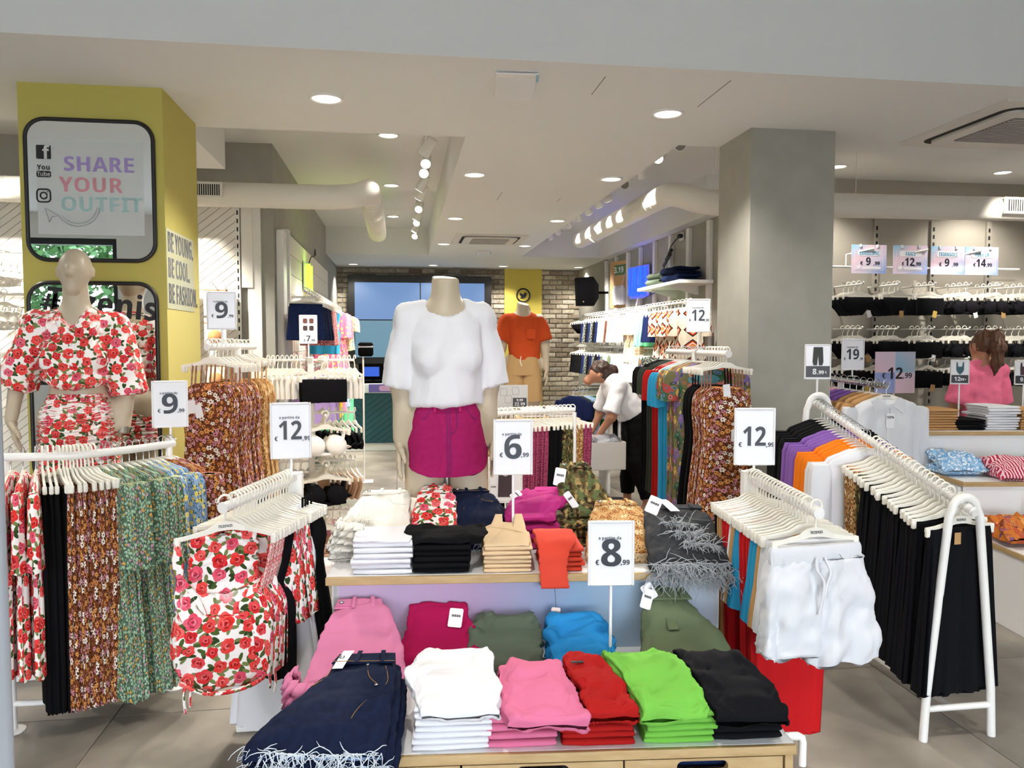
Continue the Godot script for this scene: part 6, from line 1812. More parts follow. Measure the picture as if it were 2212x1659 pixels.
func shirt_racks() -> void:
	# folded-collar shirts by the grey pillar
	var t := thing("clothes_rack", "white rail with a white collared shirt in front of the stacked shelves", "clothes rack", W(3.2, 0, 5.2))
	var a := W(3.19, 1.31, 4.68) - t.position; var b := W(3.15, 1.345, 5.7) - t.position
	knurled_rail(t, a, b, 0.018, mat("chrome", Color.WHITE), 34)
	part(t, "post", rod([Vector3(-0.02, 0, 0), Vector3(-0.02, 1.33, 0)], 0.018, 10), M.rack_white)
	part(t, "base_plate", span(Vector3(-0.2, 0, -0.2), Vector3(0.2, 0.012, 0.2), 0.003), M.rack_white)
	a += t.position; b += t.position
	var s := thing("hanging_shirt", "white linen collared shirt with a paper tag facing the aisle", "shirt", a + Vector3(0, 0.02, 0), -0.12)
	var h := hanger("shirt", a + Vector3(0, 0.02, 0), -0.12, "hanger of the white linen collared shirt facing the aisle", "hangers on the collared shirt rail")
	text(h, "TEZENIS", 0.01, Vector3(0, -0.087, 0.0046), mat("print_black", Color8(26, 26, 30), 0.6))
	var body := hang([[-0.105, 0.07, 0.02], [-0.12, 0.13, 0.028], [-0.17, 0.215, 0.035], [-0.35, 0.225, 0.04], [-0.7, 0.235, 0.04]], 56, 6, 0.01, 3, Vector2(0.05, 0.0), 5)
	for x in [-1, 1]: hang([[-0.16, 0.03, 0.03], [-0.2, 0.055, 0.034], [-0.45, 0.06, 0.035], [-0.62, 0.05, 0.03]], 24, 4, 0.01, 6, Vector2.ZERO, 4, body, Vector3(0.235 * x, 0, -0.01))
	body.rough(0.01, 10.0, 2).crease(0.006, 7.0, 3)
	part(s, "body", body, M.linen_white)
	for x in [-1, 1]:
		var c := MB.new()
		c.prism(PackedVector2Array([Vector2(0.015 * x, -0.14), Vector2(0.075 * x, -0.092), Vector2(0.115 * x, -0.115), Vector2(0.095 * x, -0.2)]), 0.034, 0.042)
		part(s, "collar_point", c, M.linen_white)
	part(s, "button_placket", bx(Vector3(0.03, 0.5, 0.006), 0.002, Vector3(0, -0.45, 0.044)), M.linen_white)
	part(s, "tag_string", rod([Vector3(0, -0.16, 0.05), Vector3(0.002, -0.2, 0.055)], 0.001, 4), mat("print_black", Color.BLACK))
	var g := part(s, "hang_tag", cache_tag(), mat("tag_white", Color8(236, 236, 238), 0.4), Vector3(0.002, -0.245, 0.055))
	g.scale = Vector3(1.2, 1.5, 1)
	text(g, "100%", 0.012, Vector3(0, 0.015, 0.0015), mat("sign_ink_soft", Color8(84, 86, 94), 0.4))
	fill_rail(a.lerp(b, 0.06), b, [
		{n = 3, g = "tee", m = M.tan_cotton, name = "hanging_shirt", cat = "shirt", what = "tan shirt", hk = "shirt"},
		{n = 3, g = "tee", m = M.purple_cotton, name = "hanging_shirt", cat = "shirt", what = "purple tee", hk = "shirt"},
		{n = 4, g = "tee", m = [M.pink_soft, M.pink_soft, M.teal_cotton, M.teal_cotton], name = "hanging_shirt", cat = "shirt", what = "pink or blue tee", hk = "shirt"},
		{n = 3, g = "tee", m = M.white_cotton, name = "hanging_shirt", cat = "shirt", what = "white tee", hk = "shirt"}], "collared shirt rail", "front", 0.018)
	price_sign(W(3.27, 1.512, 5.2), 0.163, 0.228, -0.2, "19", ",99", "a partire da", 1.35, "framed sign reading a partire da € 19 ,99 before the bikinis")
	# men's shirts far back
	t = thing("clothes_rack", "grey topped rail of blue, green and white shirts by the bricks", "clothes rack", W(2.2, 0, 8.6))
	a = Vector3(-0.28, 1.06, 0.1); b = Vector3(0.42, 1.06, 0.0)
	part(t, "rail", rod([a, b], 0.014, 10), mat("chrome", Color.WHITE))
	part(t, "top_board", span(Vector3(-0.1, 1.1, -0.2), Vector3(0.4, 1.12, 0.15), 0.003), mat("filter_grey", Color.WHITE))
	for x in [-0.25, 0.4]: part(t, "leg", rod([Vector3(x, 0, 0.05), Vector3(x, 1.06, 0.05)], 0.014, 10), M.rack_white)
	fill_rail(a + t.position, b + t.position, [
		{n = 2, g = "tee", m = [M.navy_cotton, M.dark_green], name = "hanging_shirt", cat = "shirt", what = "dark shirt", hk = "shirt", fine = false, turn = 0.5},
		{n = 3, g = "tee", m = [M.sky_cotton, M.sky_cotton, M.leaf_green], name = "hanging_shirt", cat = "shirt", what = "blue or green shirt", hk = "shirt", fine = false, turn = 0.5},
		{n = 2, g = "tee", m = [M.white_cotton, M.white_cream], name = "hanging_shirt", cat = "shirt", what = "cream shirt", hk = "shirt", fine = false, turn = 0.5},
		{n = 1, g = "tee", m = M.black_soft, name = "hanging_shirt", cat = "shirt", what = "black shirt", hk = "shirt", fine = false, turn = 0.5},
		{n = 4, g = "tee", m = M.white_cotton, name = "hanging_shirt", cat = "shirt", what = "white shirt", hk = "shirt", fine = false, turn = 0.5},
		{n = 2, g = "tee", m = M.sky_cotton, name = "hanging_shirt", cat = "shirt", what = "pale blue shirt", hk = "shirt", fine = false, turn = 0.5}], "rail by the bricks", "brick end", 0.016)

# ---- further back: walls of clothes, counter, screens
func wall_left_goods() -> void:
	# rail of shorts and printed clothes along the slat panel
	for q in [[2.06, 7.05, 11.4, "upper rail on the slat panel"], [1.36, 7.6, 11.0, "lower rail on the slat panel"]]:
		var t := thing("wall_rail", "white %s" % q[3], "wall rail", W(-0.84, q[0], q[1]))
		part(t, "rail", rod([Vector3.ZERO, Vector3(0, 0, q[1] - q[2])], 0.012, 10), M.rack_white)
		var n := 4
		for i in n: part(t, "bracket", span(Vector3(-0.25, -0.012, (q[1] - q[2]) * i / n - 1.05), Vector3(0.01, 0.012, (q[1] - q[2]) * i / n - 1.03), 0.002), M.rack_white)
	fill_rail(W(-0.84, 2.06, 7.1), W(-0.84, 2.06, 11.2), [
		{n = 7, g = "shorts", m = [M.blue_denim, M.navy_denim], name = "denim_shorts", cat = "shorts", what = "navy denim shorts", fine = false, gap = 0.9, turn = 0.25},
		{n = 5, g = "skirt", m = M.red_print, name = "hanging_skirt", cat = "skirt", what = "red patterned skirt", fine = false, gap = 0.8},
		{n = 4, g = "cami", m = M.teal_cotton, name = "hanging_blouse", cat = "top", what = "teal strappy top", fine = false},
		{n = 5, g = "wrap_dress", m = M.yellow_dots, name = "hanging_dress", cat = "dress", what = "pink dotted dress", fine = false},
		{n = 4, g = "tee", m = M.pastel_floral, name = "hanging_blouse", cat = "top", what = "peach floral top", fine = false},
		{n = 4, g = "tee", m = M.lemon_floral, name = "hanging_blouse", cat = "top", what = "lemon printed top", fine = false}], "upper slat panel rail", "front", 0.013, 0.15, true)
	fill_rail(W(-0.84, 1.36, 7.7), W(-0.84, 1.36, 10.8), [
		{n = 3, g = "tee", m = M.lilac, name = "hanging_blouse", cat = "top", what = "lilac top", fine = false},
		{n = 3, g = "tee", m = M.yellow_cotton, name = "hanging_blouse", cat = "top", what = "yellow top", fine = false},
		{n = 3, g = "tee", m = M.pink_soft, name = "hanging_blouse", cat = "top", what = "soft pink top", fine = false},
		{n = 4, g = "tee", m = M.blue_cloud, name = "hanging_blouse", cat = "top", what = "blue patterned top", fine = false},
		{n = 4, g = "tunic", m = M.mint, name = "hanging_blouse", cat = "top", what = "mint long top", fine = false}], "lower slat panel rail", "front", 0.013, 0.15, true)
	# neon sign
	var t := thing("neon_sign", "glowing yellow-green neon letter on the slat panel", "neon sign", W(-1.09, 2.36, 9.35), PI / 2)
	part(t, "back_plate", bx(Vector3(0.5, 0.34, 0.01), 0.002, Vector3(0, 0, 0.0)), mat("neon_plate", Color8(230, 236, 220), 0.3))
	var nm := glow("neon_lime", Color(0.75, 1.0, 0.3), 1.6)
	for x in [-0.12, 0.12]: part(t, "neon_tube", rod([Vector3(x, -0.15, 0.04), Vector3(x, 0.15, 0.04)], 0.025, 10), nm)
	part(t, "neon_tube", rod([Vector3(-0.12, 0.0, 0.04), Vector3(0.12, 0.0, 0.04)], 0.022, 10), nm)
	part(t, "neon_tube", rod([Vector3(-0.2, -0.15, 0.04), Vector3(0.2, -0.15, 0.04)], 0.022, 10), nm)
	var l := OmniLight3D.new()
	l.name = "neon_glow"
	l.light_color = Color(0.75, 1.0, 0.3)
	l.light_energy = 0.12
	l.light_size = 0.1
	l.omni_range = 20.0
	l.shadow_enabled = true
	t.add_child(l)
	l.position = Vector3(0, 0, 0.14)
	part(t, "power_cord", rod(smooth([Vector3(0.1, 0.17, 0.02), Vector3(0.3, 0.28, 0.03), Vector3(0.5, 0.3, 0.04), Vector3(0.75, 0.42, 0.03), Vector3(0.9, 0.36, 0.02)], 6), 0.006, 6), mat("cord_black", Color8(24, 24, 26), 0.6))
	# boxed bras on the slanting boards
	var bm := mat("carton_white", Color8(238, 230, 218), 0.5)
	var k := 0
	for q in [[-1.62, 1.97], [-1.9, 1.97], [-1.62, 1.68], [-1.9, 1.62], [-1.62, 1.3], [-1.9, 1.3], [-1.62, 1.0], [-1.9, 1.0]]:
		for j in 3:
			var p := W(q[0], q[1], 7.2 - 0.035 * j)
			var c := thing("bra_carton", "%s of the white cartons hung %s on the slanting boards" % [["rearmost", "middle", "front"][j], ["beside the upright, top row", "near the pillar, top row", "beside the upright, second row", "near the pillar, second row", "beside the upright, third row", "near the pillar, third row", "beside the upright, bottom row", "near the pillar, bottom row"][k]], "package", p, 0.0, "bra cartons")
			part(c, "card", bx(Vector3(0.19, 0.27, 0.012), 0.003), bm)
			part(c, "card_stripe", bx(Vector3(0.19, 0.012, 0.0135), 0.0, Vector3(0, 0.09, 0)), mat("carton_tan", Color8(176, 140, 100), 0.5))
			if j == 2:
				var cup := MB.new()
				cup.lathe([[0.062, 0.0], [0.058, 0.03], [0.035, 0.05], [0.0, 0.056]], 18, Vector3(0, -0.03, 0.004), Basis(Vector3.RIGHT, PI / 2))
				part(c, "bra_cup", cup, fab("cup_peach", Color8(226, 160, 110)) if k % 2 == 0 else M.nude)
		solo("peg_hook", rod([W(q[0], q[1] + 0.14, 7.34), W(q[0], q[1] + 0.135, 7.08), W(q[0], q[1] + 0.15, 7.06)], 0.004, 6), mat("chrome", Color.WHITE), "chrome peg %s of the carton wall" % ["beside the upright, top row", "near the pillar, top row", "beside the upright, second row", "near the pillar, second row", "beside the upright, third row", "near the pillar, third row", "beside the upright, bottom row", "near the pillar, bottom row"][k], "peg")
		k += 1
	# bras beyond the pillar
	for q in [[2.35, "upper"], [2.0, "lower"]]:
		var tr := solo("wall_rail", rod([W(-3.7, q[0], 6.95), W(-2.4, q[0], 6.95)], 0.012, 8), M.rack_white, "white %s rail of the bra wall beyond the yellow pillar" % q[1], "wall rail")
		fill_rail(W(-3.25, q[0], 6.5), W(-3.2, q[0], 6.9), [{n = 4, g = "bra", m = M.lingerie_white, name = "hanging_bra", cat = "lingerie", what = "white bra", sc = 1.1, fine = false}], "%s arm beyond the yellow pillar" % q[1], "front", 0.012)
		solo("display_prong", rod([W(-3.25, q[0], 6.46), W(-3.2, q[0], 6.95)], 0.01, 8), M.rack_white, "white display arm, %s one beyond the yellow pillar" % q[1], "display arm")

func wall_right_goods() -> void:
	var specs := [
		{n = 7, g = "wrap_dress", m = M.diamond_print, name = "hanging_dress", cat = "dress", what = "orange diamond dress", fine = false, sc = 0.92, gap = 1.0},
		{n = 4, g = "shorts", m = M.navy_cotton, name = "hanging_shorts", cat = "shorts", what = "navy shorts", fine = false, gap = 0.9},
		{n = 3, g = "skirt", m = M.mint, name = "hanging_skirt", cat = "skirt", what = "mint skirt", fine = false, gap = 0.9},
		{n = 4, g = "wrap_dress", m = M.pastel_floral, name = "hanging_dress", cat = "dress", what = "yellow floral dress", fine = false, sc = 0.85},
		{n = 6, g = "shorts", m = M.white_cotton, name = "hanging_shorts", cat = "shorts", what = "white shorts", fine = false, gap = 1.0},
		{n = 5, g = "shorts", m = [M.white_cream, M.brown_cotton, M.grey_cotton, M.white_cotton, M.blue_check], name = "hanging_shorts", cat = "shorts", what = "mixed pale shorts", fine = false, gap = 1.1},
		{n = 7, g = "shorts", m = [M.navy_cotton, M.black_soft, M.palm_print], name = "hanging_shorts", cat = "shorts", what = "dark swim shorts", fine = false, gap = 1.3},
		{n = 5, g = "brief", m = M.black_cotton, name = "hanging_brief", cat = "swimwear", what = "black briefs", fine = false, gap = 1.3}]
	var low := [
		{n = 4, g = "wrap_dress", m = M.palm_print, name = "hanging_dress", cat = "dress", what = "black palm printed dress", fine = false, sc = 0.9},
		{n = 3, g = "skirt", m = M.scarf_print, name = "hanging_skirt", cat = "skirt", what = "multicoloured skirt", fine = false},
		{n = 9, g = "shorts", m = M.white_cotton, name = "hanging_shorts", cat = "shorts", what = "white linen shorts", fine = false, gap = 1.0},
		{n = 5, g = "shorts", m = [M.sky_cotton, M.olive_twill, M.grey_cotton], name = "hanging_shorts", cat = "shorts", what = "mixed muted shorts", fine = false, gap = 1.1},
		{n = 8, g = "shorts", m = [M.navy_cotton, M.black_soft, M.palm_print], name = "hanging_shorts", cat = "shorts", what = "navy or black shorts", fine = false, gap = 1.3},
		{n = 4, g = "shorts", m = M.black_soft, name = "hanging_shorts", cat = "shorts", what = "plain black shorts", fine = false, gap = 1.3}]
	for q in [[2.04, specs, "upper rail on the uprights", 7.75], [1.53, low, "lower rail on the uprights", 8.3]]:
		var t := thing("wall_rail", "white %s beside the grey pillar" % q[2], "wall rail", W(3.08, q[0], q[3]))
		part(t, "rail", rod([Vector3.ZERO, Vector3(0, 0, q[3] - 13.2)], 0.013, 10), M.rack_white)
		for i in 7: part(t, "bracket", span(Vector3(0, -0.014, -0.5 - 0.7 * i), Vector3(0.34, 0.014, -0.52 - 0.7 * i), 0.002), M.rack_white)
		fill_rail(W(3.08, q[0], q[3] + 0.1), W(3.08, q[0], 13.1), q[1], q[2], "grey pillar", 0.013, 0.1, true)
	# shelf with folded jeans
	var s := thing("wall_shelf", "white shelf on brackets carrying rolled jeans", "shelf", W(3.2, 2.25, 8.75))
	part(s, "shelf_board", span(Vector3(-0.18, 0, -0.85), Vector3(0.22, 0.04, 0.65), 0.004), M.rack_white)
	for z in [-0.5, 0.2]:
		var b := MB.new()
		b.prism(PackedVector2Array([Vector2(0.22, 0), Vector2(-0.1, 0), Vector2(-0.1, -0.02), Vector2(0.2, -0.1), Vector2(0.22, -0.1)]), -0.012, 0.012, Transform3D(Basis.IDENTITY, Vector3(0, 0, z)))
		part(s, "bracket", b, M.rack_white)
	for q in [[0.25, 0.0, M.blue_denim, "lower navy jeans folded on the wall shelf"], [0.2, 0.085, M.navy_denim, "upper navy jeans folded on the wall shelf"], [-0.35, 0.0, M.sage_cotton, "lower sage trousers rolled on the wall shelf"], [-0.3, 0.07, M.sage_cotton, "upper sage trousers rolled on the wall shelf"]]:
		solo("folded_jeans", folded(0.36, 0.3, 0.085 if q[2] != M.sage_cotton else 0.07, 3), q[2], q[3], "jeans", W(3.05, 2.335 + q[1], 8.75 - q[0]), -PI / 2 + 0.1)
	# loudspeaker
	var sp := thing("loudspeaker", "black wall loudspeaker above the swimwear", "loudspeaker", W(3.08, 2.43, 12.55), -0.2)
	var bb := MB.new()
	bb.prism(PackedVector2Array([Vector2(-0.18, -0.22), Vector2(0.12, -0.22), Vector2(0.19, -0.1), Vector2(0.19, 0.12), Vector2(0.1, 0.25), Vector2(-0.2, 0.23)]), -0.15, 0.15)
	mat("speaker_black", Color8(10, 10, 11), 0.7).metallic_specular = 0.1
	mat("speaker_mesh", Color8(8, 8, 9), 0.85).metallic_specular = 0.1
	part(sp, "cabinet", bb, mat("speaker_black", Color8(10, 10, 11), 0.7))
	part(sp, "front_grille", bx(Vector3(0.28, 0.42, 0.01), 0.004, Vector3(-0.02, 0.0, 0.152)), mat("speaker_mesh", Color8(8, 8, 9), 0.85))
	part(sp, "bracket", rod([Vector3(0.1, 0, -0.1), Vector3(0.36, 0, -0.06)], 0.02, 8), M.speaker_black)
	part(sp, "emblem", bx(Vector3(0.02, 0.02, 0.004), 0.002, Vector3(-0.06, -0.16, 0.158)), mat("filter_grey", Color.WHITE))
	# kraft board 3,19
	var kb := thing("kraft_sign", "brown cardboard sign with a white vest and 3.19 in green", "sign", W(3.38, 2.5, 11.6), -PI / 2 + 0.35)
	part(kb, "board", bx(Vector3(0.52, 0.72, 0.012), 0.002), mat("kraft", Color8(190, 150, 98), 0.8))
	part(kb, "price_patch", bx(Vector3(0.28, 0.16, 0.003), 0.0, Vector3(0.0, 0.22, 0.008)), mat("patch_green", Color8(84, 124, 74), 0.7))
	text(kb, "3.19", 0.09, Vector3(-0.03, 0.22, 0.011), mat("band_white", Color8(236, 236, 238), 0.4))
	part(kb, "printed_vest", gm("cami", 1), M.white_cotton, Vector3(0.0, 0.28, 0.03))
	# blue neon
	var t := thing("neon_sign", "glowing blue neon strokes on the uprights", "neon sign", W(3.35, 2.45, 10.55), -PI / 2 + 0.2)
	part(t, "back_plate", bx(Vector3(0.56, 0.46, 0.01), 0.002), mat("neon_clear", Color8(160, 170, 230), 0.2))
	var nm := glow("neon_blue", Color(0.1, 0.25, 1.0), 3.2)
	var xs := [-0.22, -0.14, -0.05, 0.03, 0.12, 0.2]
	for i in 6: part(t, "neon_tube", rod([Vector3(xs[i] - 0.015, -0.2 if i % 2 else -0.18, 0.03), Vector3(xs[i] + 0.02 * (1 if i % 2 else -1), 0.21, 0.03)], 0.017, 8), nm)
	var l := OmniLight3D.new()
	l.name = "neon_glow"
	l.light_color = Color(0.25, 0.3, 1.0)
	l.light_energy = 0.12
	l.light_size = 0.1
	l.omni_range = 20.0
	l.shadow_enabled = true
	t.add_child(l)
	l.position = Vector3(0, 0, 0.12)
	part(t, "cord_loop", rod(smooth([Vector3(0.0, -0.22, 0.02), Vector3(-0.05, -0.4, 0.03), Vector3(-0.12, -0.52, 0.03), Vector3(-0.06, -0.36, 0.03), Vector3(-0.02, -0.24, 0.02)], 6), 0.006, 6), M.rack_white)
	var cd := thing("power_cord", "black power cord with an adapter hanging down the uprights", "cord", W(3.4, 2.9, 9.1))
	var cb := mat("cord_black", Color8(24, 24, 26), 0.6)
	part(cd, "plug", bx(Vector3(0.05, 0.05, 0.08), 0.01), cb)
	part(cd, "cable", rod(smooth([Vector3(0, 0, -0.02), Vector3(-0.04, -0.1, -0.2), Vector3(-0.04, -0.3, -0.42), Vector3(-0.04, -0.42, -0.5), Vector3(-0.04, -0.62, -0.75), Vector3(-0.04, -0.68, -1.2)], 6), 0.007, 6), cb)
	part(cd, "cable_bundle", rod(smooth([Vector3(-0.03, -0.14, -0.2), Vector3(-0.05, -0.26, -0.36), Vector3(-0.04, -0.2, -0.22), Vector3(-0.05, -0.32, -0.44)], 5), 0.018, 8), cb)
	part(cd, "adapter", bx(Vector3(0.06, 0.13, 0.09), 0.01, Vector3(-0.05, -0.48, -0.55)), cb)
	solo("wall_socket", bx(Vector3(0.012, 0.1, 0.14), 0.003), M.rack_white, "white wall socket above the black power cord", "socket", W(3.44, 2.9, 9.15))

func bikini_wall() -> void:
	var xs := [4.81, 5.22, 5.64, 6.06, 6.43, 6.8]
	var kind := [["brief", "black bikini brief"], ["brief", "black high-leg brief"], ["bandeau", "black bandeau bikini top"], ["bra", "black triangle bikini top"], ["bra", "black padded bikini top"], ["bra", "black push-up bikini top"]]
	for j in 3:
		var h: float = [2.215, 1.745, 1.425][j]
		var row: String = ["top", "middle", "bottom"][j]
		for i in 6:
			var arm := "%s bikini row, %s arm" % [row, ORD[i]]
			solo("display_prong", rod([W(xs[i], h, 8.04), W(xs[i], h, 7.5), W(xs[i], h + 0.02, 7.485)], 0.009, 8), M.rack_white, "white arm of the %s from the grey pillar" % arm, "display arm", Vector3.ZERO, 0.0, "display arms of the bikini wall")
			var made := fill_rail(W(xs[i], h, 7.52), W(xs[i], h, 7.9), [{n = 4, g = kind[i][0], m = M.black_cotton, name = "hanging_bikini", cat = "swimwear", what = kind[i][1], fine = false, sc = 1.12}], arm, "front", 0.01, 0.08, true)
			var tg := part(made[0], "paper_tag", cache_tag(), [mat("tag_white", Color8(236, 236, 238), 0.4), mat("kraft", Color8(190, 150, 98), 0.8), mat("tag_yellow", Color8(220, 190, 96), 0.6)][(i + j) % 3], Vector3(0.09 - 0.03 * (i % 3), -0.29, 0.03))
			tg.rotation.z = 0.3 - 0.25 * (i % 3)
	var titles := [["BRASILIANI", "9", ",99", 5.057], ["FASCE", "12", ",99", 5.55], ["TRIANGOLI", "9", ",99", 6.0], ["PUSH UP", "14", ",99", 6.417]]
	var g := Gradient.new()
	g.offsets = PackedFloat32Array([0.0, 0.3, 0.65, 1.0])
	g.colors = PackedColorArray([Color8(140, 200, 232), Color8(236, 206, 220), Color8(222, 214, 236), Color8(130, 160, 226)])
	var gt := GradientTexture2D.new()
	gt.gradient = g
	gt.fill_to = Vector2(1, 1)
	var pm := mat("pastel_card", Color.WHITE, 0.3)
	pm.albedo_texture = gt
	var rail := thing("wall_rail", "white sign rail with raised ends above the bikinis", "wall rail", W(5.0, 2.42, 7.8))
	part(rail, "rail", rod([Vector3(-0.5, 0, 0), Vector3(1.9, 0, 0)], 0.012, 8), M.rack_white)
	for x in [-0.2, 0.45, 1.1]: part(rail, "raised_end", rod([Vector3(x, 0, 0), Vector3(x, 0.13, 0), Vector3(x + 0.3, 0.2, 0.03)], 0.01, 8), M.rack_white)
	for q in titles:
		var t := thing("pastel_price_card", "pastel card reading %s € %s %s above the bikinis" % q.slice(0, 3), "price sign", W(q[3], 2.505, 7.783))
		var b := MB.new()
		b.box(Vector3.ZERO, Vector3(0.41, 0.31, 0.006))
		for i in b.v.size(): b.t[i] = Vector2(b.v[i].x / 0.41 + 0.5, 0.5 - b.v[i].y / 0.31)
		part(t, "card", b, pm)
		var wh := mat("card_white", Color8(240, 238, 244), 0.4)
		b = MB.new()
		b.prism(rrect(0.27, 0.062, 0.03), 0.0, 0.001)
		part(t, "title_patch", b, wh, Vector3(0, 0.065, 0.0035))
		for e in [[0, 0.095, 0.34, 0.004], [0, -0.12, 0.34, 0.004], [-0.17, -0.0125, 0.004, 0.215], [0.17, -0.0125, 0.004, 0.215]]: part(t, "card_border", bx(Vector3(e[2], e[3], 0.001), 0.0, Vector3(e[0], e[1], 0.0038)), wh)
		text(t, q[0], 0.042, Vector3(0, 0.065, 0.005), mat("card_blue", Color8(84, 160, 196), 0.4), bold, 0, 0.72)
		var ink := mat("sign_ink", Color8(30, 34, 46), 0.35)
		text(t, q[1], 0.085, Vector3(-0.01, -0.025, 0.004), ink, bold, 0, 0.95)
		text(t, "€", 0.04, Vector3(-0.09, -0.045, 0.004), ink)
		text(t, q[2], 0.04, Vector3(0.09, -0.045, 0.004), ink)
		b = MB.new()
		b.prism(rrect(0.22, 0.026, 0.012), 0.0, 0.001)
		part(t, "note_strip", b, wh, Vector3(0.03, -0.095, 0.0035))
		b = MB.new()
		b.lathe([[0.022, 0.0], [0.022, 0.001], [0.0, 0.001]], 16, Vector3(-0.125, -0.09, 0.004), Basis(Vector3.RIGHT, PI / 2))
		part(t, "garment_icon", b, wh)
		for x in [-0.1, 0.1]: part(t, "clip", bx(Vector3(0.03, 0.04, 0.02), 0.005, Vector3(x, 0.14, 0)), mat("clip_clear", Color8(214, 220, 226), 0.15))
	# big lower card 12,9
	var lc := thing("pastel_price_card", "low pastel card with € 12 ,99 half hidden by the pink tee", "price sign", W(4.72, 1.31, 6.8))
	part(lc, "card", bx(Vector3(0.42, 0.4, 0.006), 0.0), pm)
	text(lc, "12", 0.11, Vector3(0.0, -0.01, 0.004), mat("sign_ink", Color.BLACK))
	text(lc, "€", 0.05, Vector3(-0.12, -0.03, 0.004), M.sign_ink)
	text(lc, ",99", 0.05, Vector3(0.13, -0.03, 0.004), M.sign_ink)
	part(lc, "stand", rod([Vector3(0, -0.2, -0.01), Vector3(0, -1.31, -0.01)], 0.008, 6), M.rack_white)

func shelf_unit() -> void:
	# stepped unit of folded clothes
	var c := W(3.33, 0, 3.62)
	var yw := -0.13
	var bas := Basis(Vector3.UP, yw)
	var t := thing("stepped_shelf_unit", "white three-step unit with plywood edges before the bikinis", "shelf unit", c, yw)
	var lam: Material = M.laminate_white
	var ply: Material = M.plywood
	for q in [[0.45, 0.0, -0.6, "low"], [0.75, -0.6, -1.12, "middle"], [1.0, -1.12, -1.72, "high"]]:
		part(t, "step_top", span(Vector3(0, q[0] - 0.028, q[2] - 0.02), Vector3(1.9, q[0], q[1]), 0.002), lam)
		part(t, "step_edge", span(Vector3(-0.002, q[0] - 0.03, q[1]), Vector3(1.902, q[0] - 0.001, q[1] + 0.014), 0.002), ply)
		part(t, "side_edge", span(Vector3(-0.014, q[0] - 0.03, q[2]), Vector3(-0.001, q[0] - 0.001, q[1] + 0.014), 0.002), ply)
		part(t, "side_panel", span(Vector3(0.0, 0.0, q[2]), Vector3(0.022, q[0] - 0.03, q[1] - 0.01), 0.002), lam)
		part(t, "front_panel", span(Vector3(0.0, 0.0 if q[0] < 0.5 else q[0] - 0.3, q[1] - 0.03), Vector3(1.9, q[0] - 0.03, q[1] - 0.012), 0.002), lam)
	var dr := part(t, "drawer_front", span(Vector3(-0.012, 0.5, -1.08), Vector3(0.0, 0.71, -0.64), 0.002), lam)
	var hb := MB.new()
	hb.prism(rrect(0.11, 0.032, 0.015), 0.0, 0.002, Transform3D(Basis(Vector3.UP, -PI / 2), Vector3(-0.0125, 0.63, -0.86)))
	part(dr, "hand_hole", hb, mat("vent_dark", Color8(20, 20, 20), 0.9))
	var at := func(x: float, y: float, z: float) -> Vector3: return c + bas * Vector3(x, y, z)
	for q in [[0.16, M.tan_cotton, "tan", 8, 0.24, 0.018], [0.38, M.black_soft, "black", 4, 0.2, 0.018], [0.6, M.white_cotton, "white", 9, 0.22, 0.018], [0.84, M.tan_cotton, "caramel", 8, 0.24, 0.018]]:
		for i in q[3]: solo("folded_tee", cached_fold(q[4], 0.26, 0.0175, i % 3), q[1], "%s %s top from the bottom of its pile on the high step" % [ORD[i], q[2]], "folded top", at.call(q[0] + rng.randf_range(-0.01, 0.01), 1.01 + q[5] * i, -1.16 + rng.randf_range(-0.015, 0.01)), yw + rng.randf_range(-0.06, 0.06), "folded tops on the high step")
	for q in [[0.1, -0.86, 0.86, M.blue_cloud, "blue cloud printed shorts on the middle step", 0.26, 0.06], [0.38, -0.7, 0.84, M.red_stripe, "red striped shorts with a gathered waist on the middle step", 0.3, 0.07], [0.68, -0.8, 0.82, M.blue_check, "blue checked shorts on the middle step", 0.24, 0.05], [0.88, -0.74, 0.82, M.pastel_floral, "peach floral shorts on the middle step", 0.22, 0.06]]:
		var s := slab([[Vector3(0, q[2] - 0.01, -0.2), -q[5] * 0.36, q[5] * 0.36, q[6] * 0.6], [Vector3(0, q[2], -0.1), -q[5] * 0.42, q[5] * 0.42, q[6]], [Vector3(0, q[2] - 0.03, 0.02), -q[5] * 0.5, q[5] * 0.5, q[6]], [Vector3(0, q[2] - 0.07, 0.1), -q[5] * 0.55, q[5] * 0.55, q[6] * 0.5]], 36, 0.03, q[4].length(), 6, 9.0)
		solo("printed_shorts", s, q[3], q[4], "shorts", c + bas * Vector3(q[0], 0, q[1]), yw)
		solo("printed_shorts", slab([[Vector3(0, 0.775, -0.16), -q[5] * 0.4, q[5] * 0.4, 0.045], [Vector3(0, 0.775, 0.05), -q[5] * 0.48, q[5] * 0.48, 0.045]], 30, 0.012, 4, 4), q[3], "pair lying under the %s" % q[4].replace(" on the middle step", ""), "shorts", c + bas * Vector3(q[0], 0, q[1]), yw)
	for i in 4:
		var q2: Array = [[0.12, -0.35, M.orange_paisley, "orange paisley top crumpled at the end of the low step", 0.055], [0.32, -0.25, M.orange_paisley, "orange paisley shorts beside the crumpled top on the low step", 0.05], [0.5, -0.42, M.white_cream, "cream crochet bundle on the low step", 0.1], [0.75, -0.3, M.orange_paisley, "orange paisley skirt further along the low step", 0.05]][i]
		solo("crumpled_blouse", slab([[Vector3(0, 0.465 + q2[4], -0.14), -0.1, 0.1, q2[4]], [Vector3(0, 0.475 + q2[4], 0.0), -0.13, 0.12, q2[4] * 2.0], [Vector3(0, 0.465 + q2[4] * 0.6, 0.16), -0.13, 0.14, q2[4]]], 34, 0.035, i * 3, 7, 14.0), q2[2], q2[3], "folded top", c + bas * Vector3(q2[0], 0, q2[1]), yw)
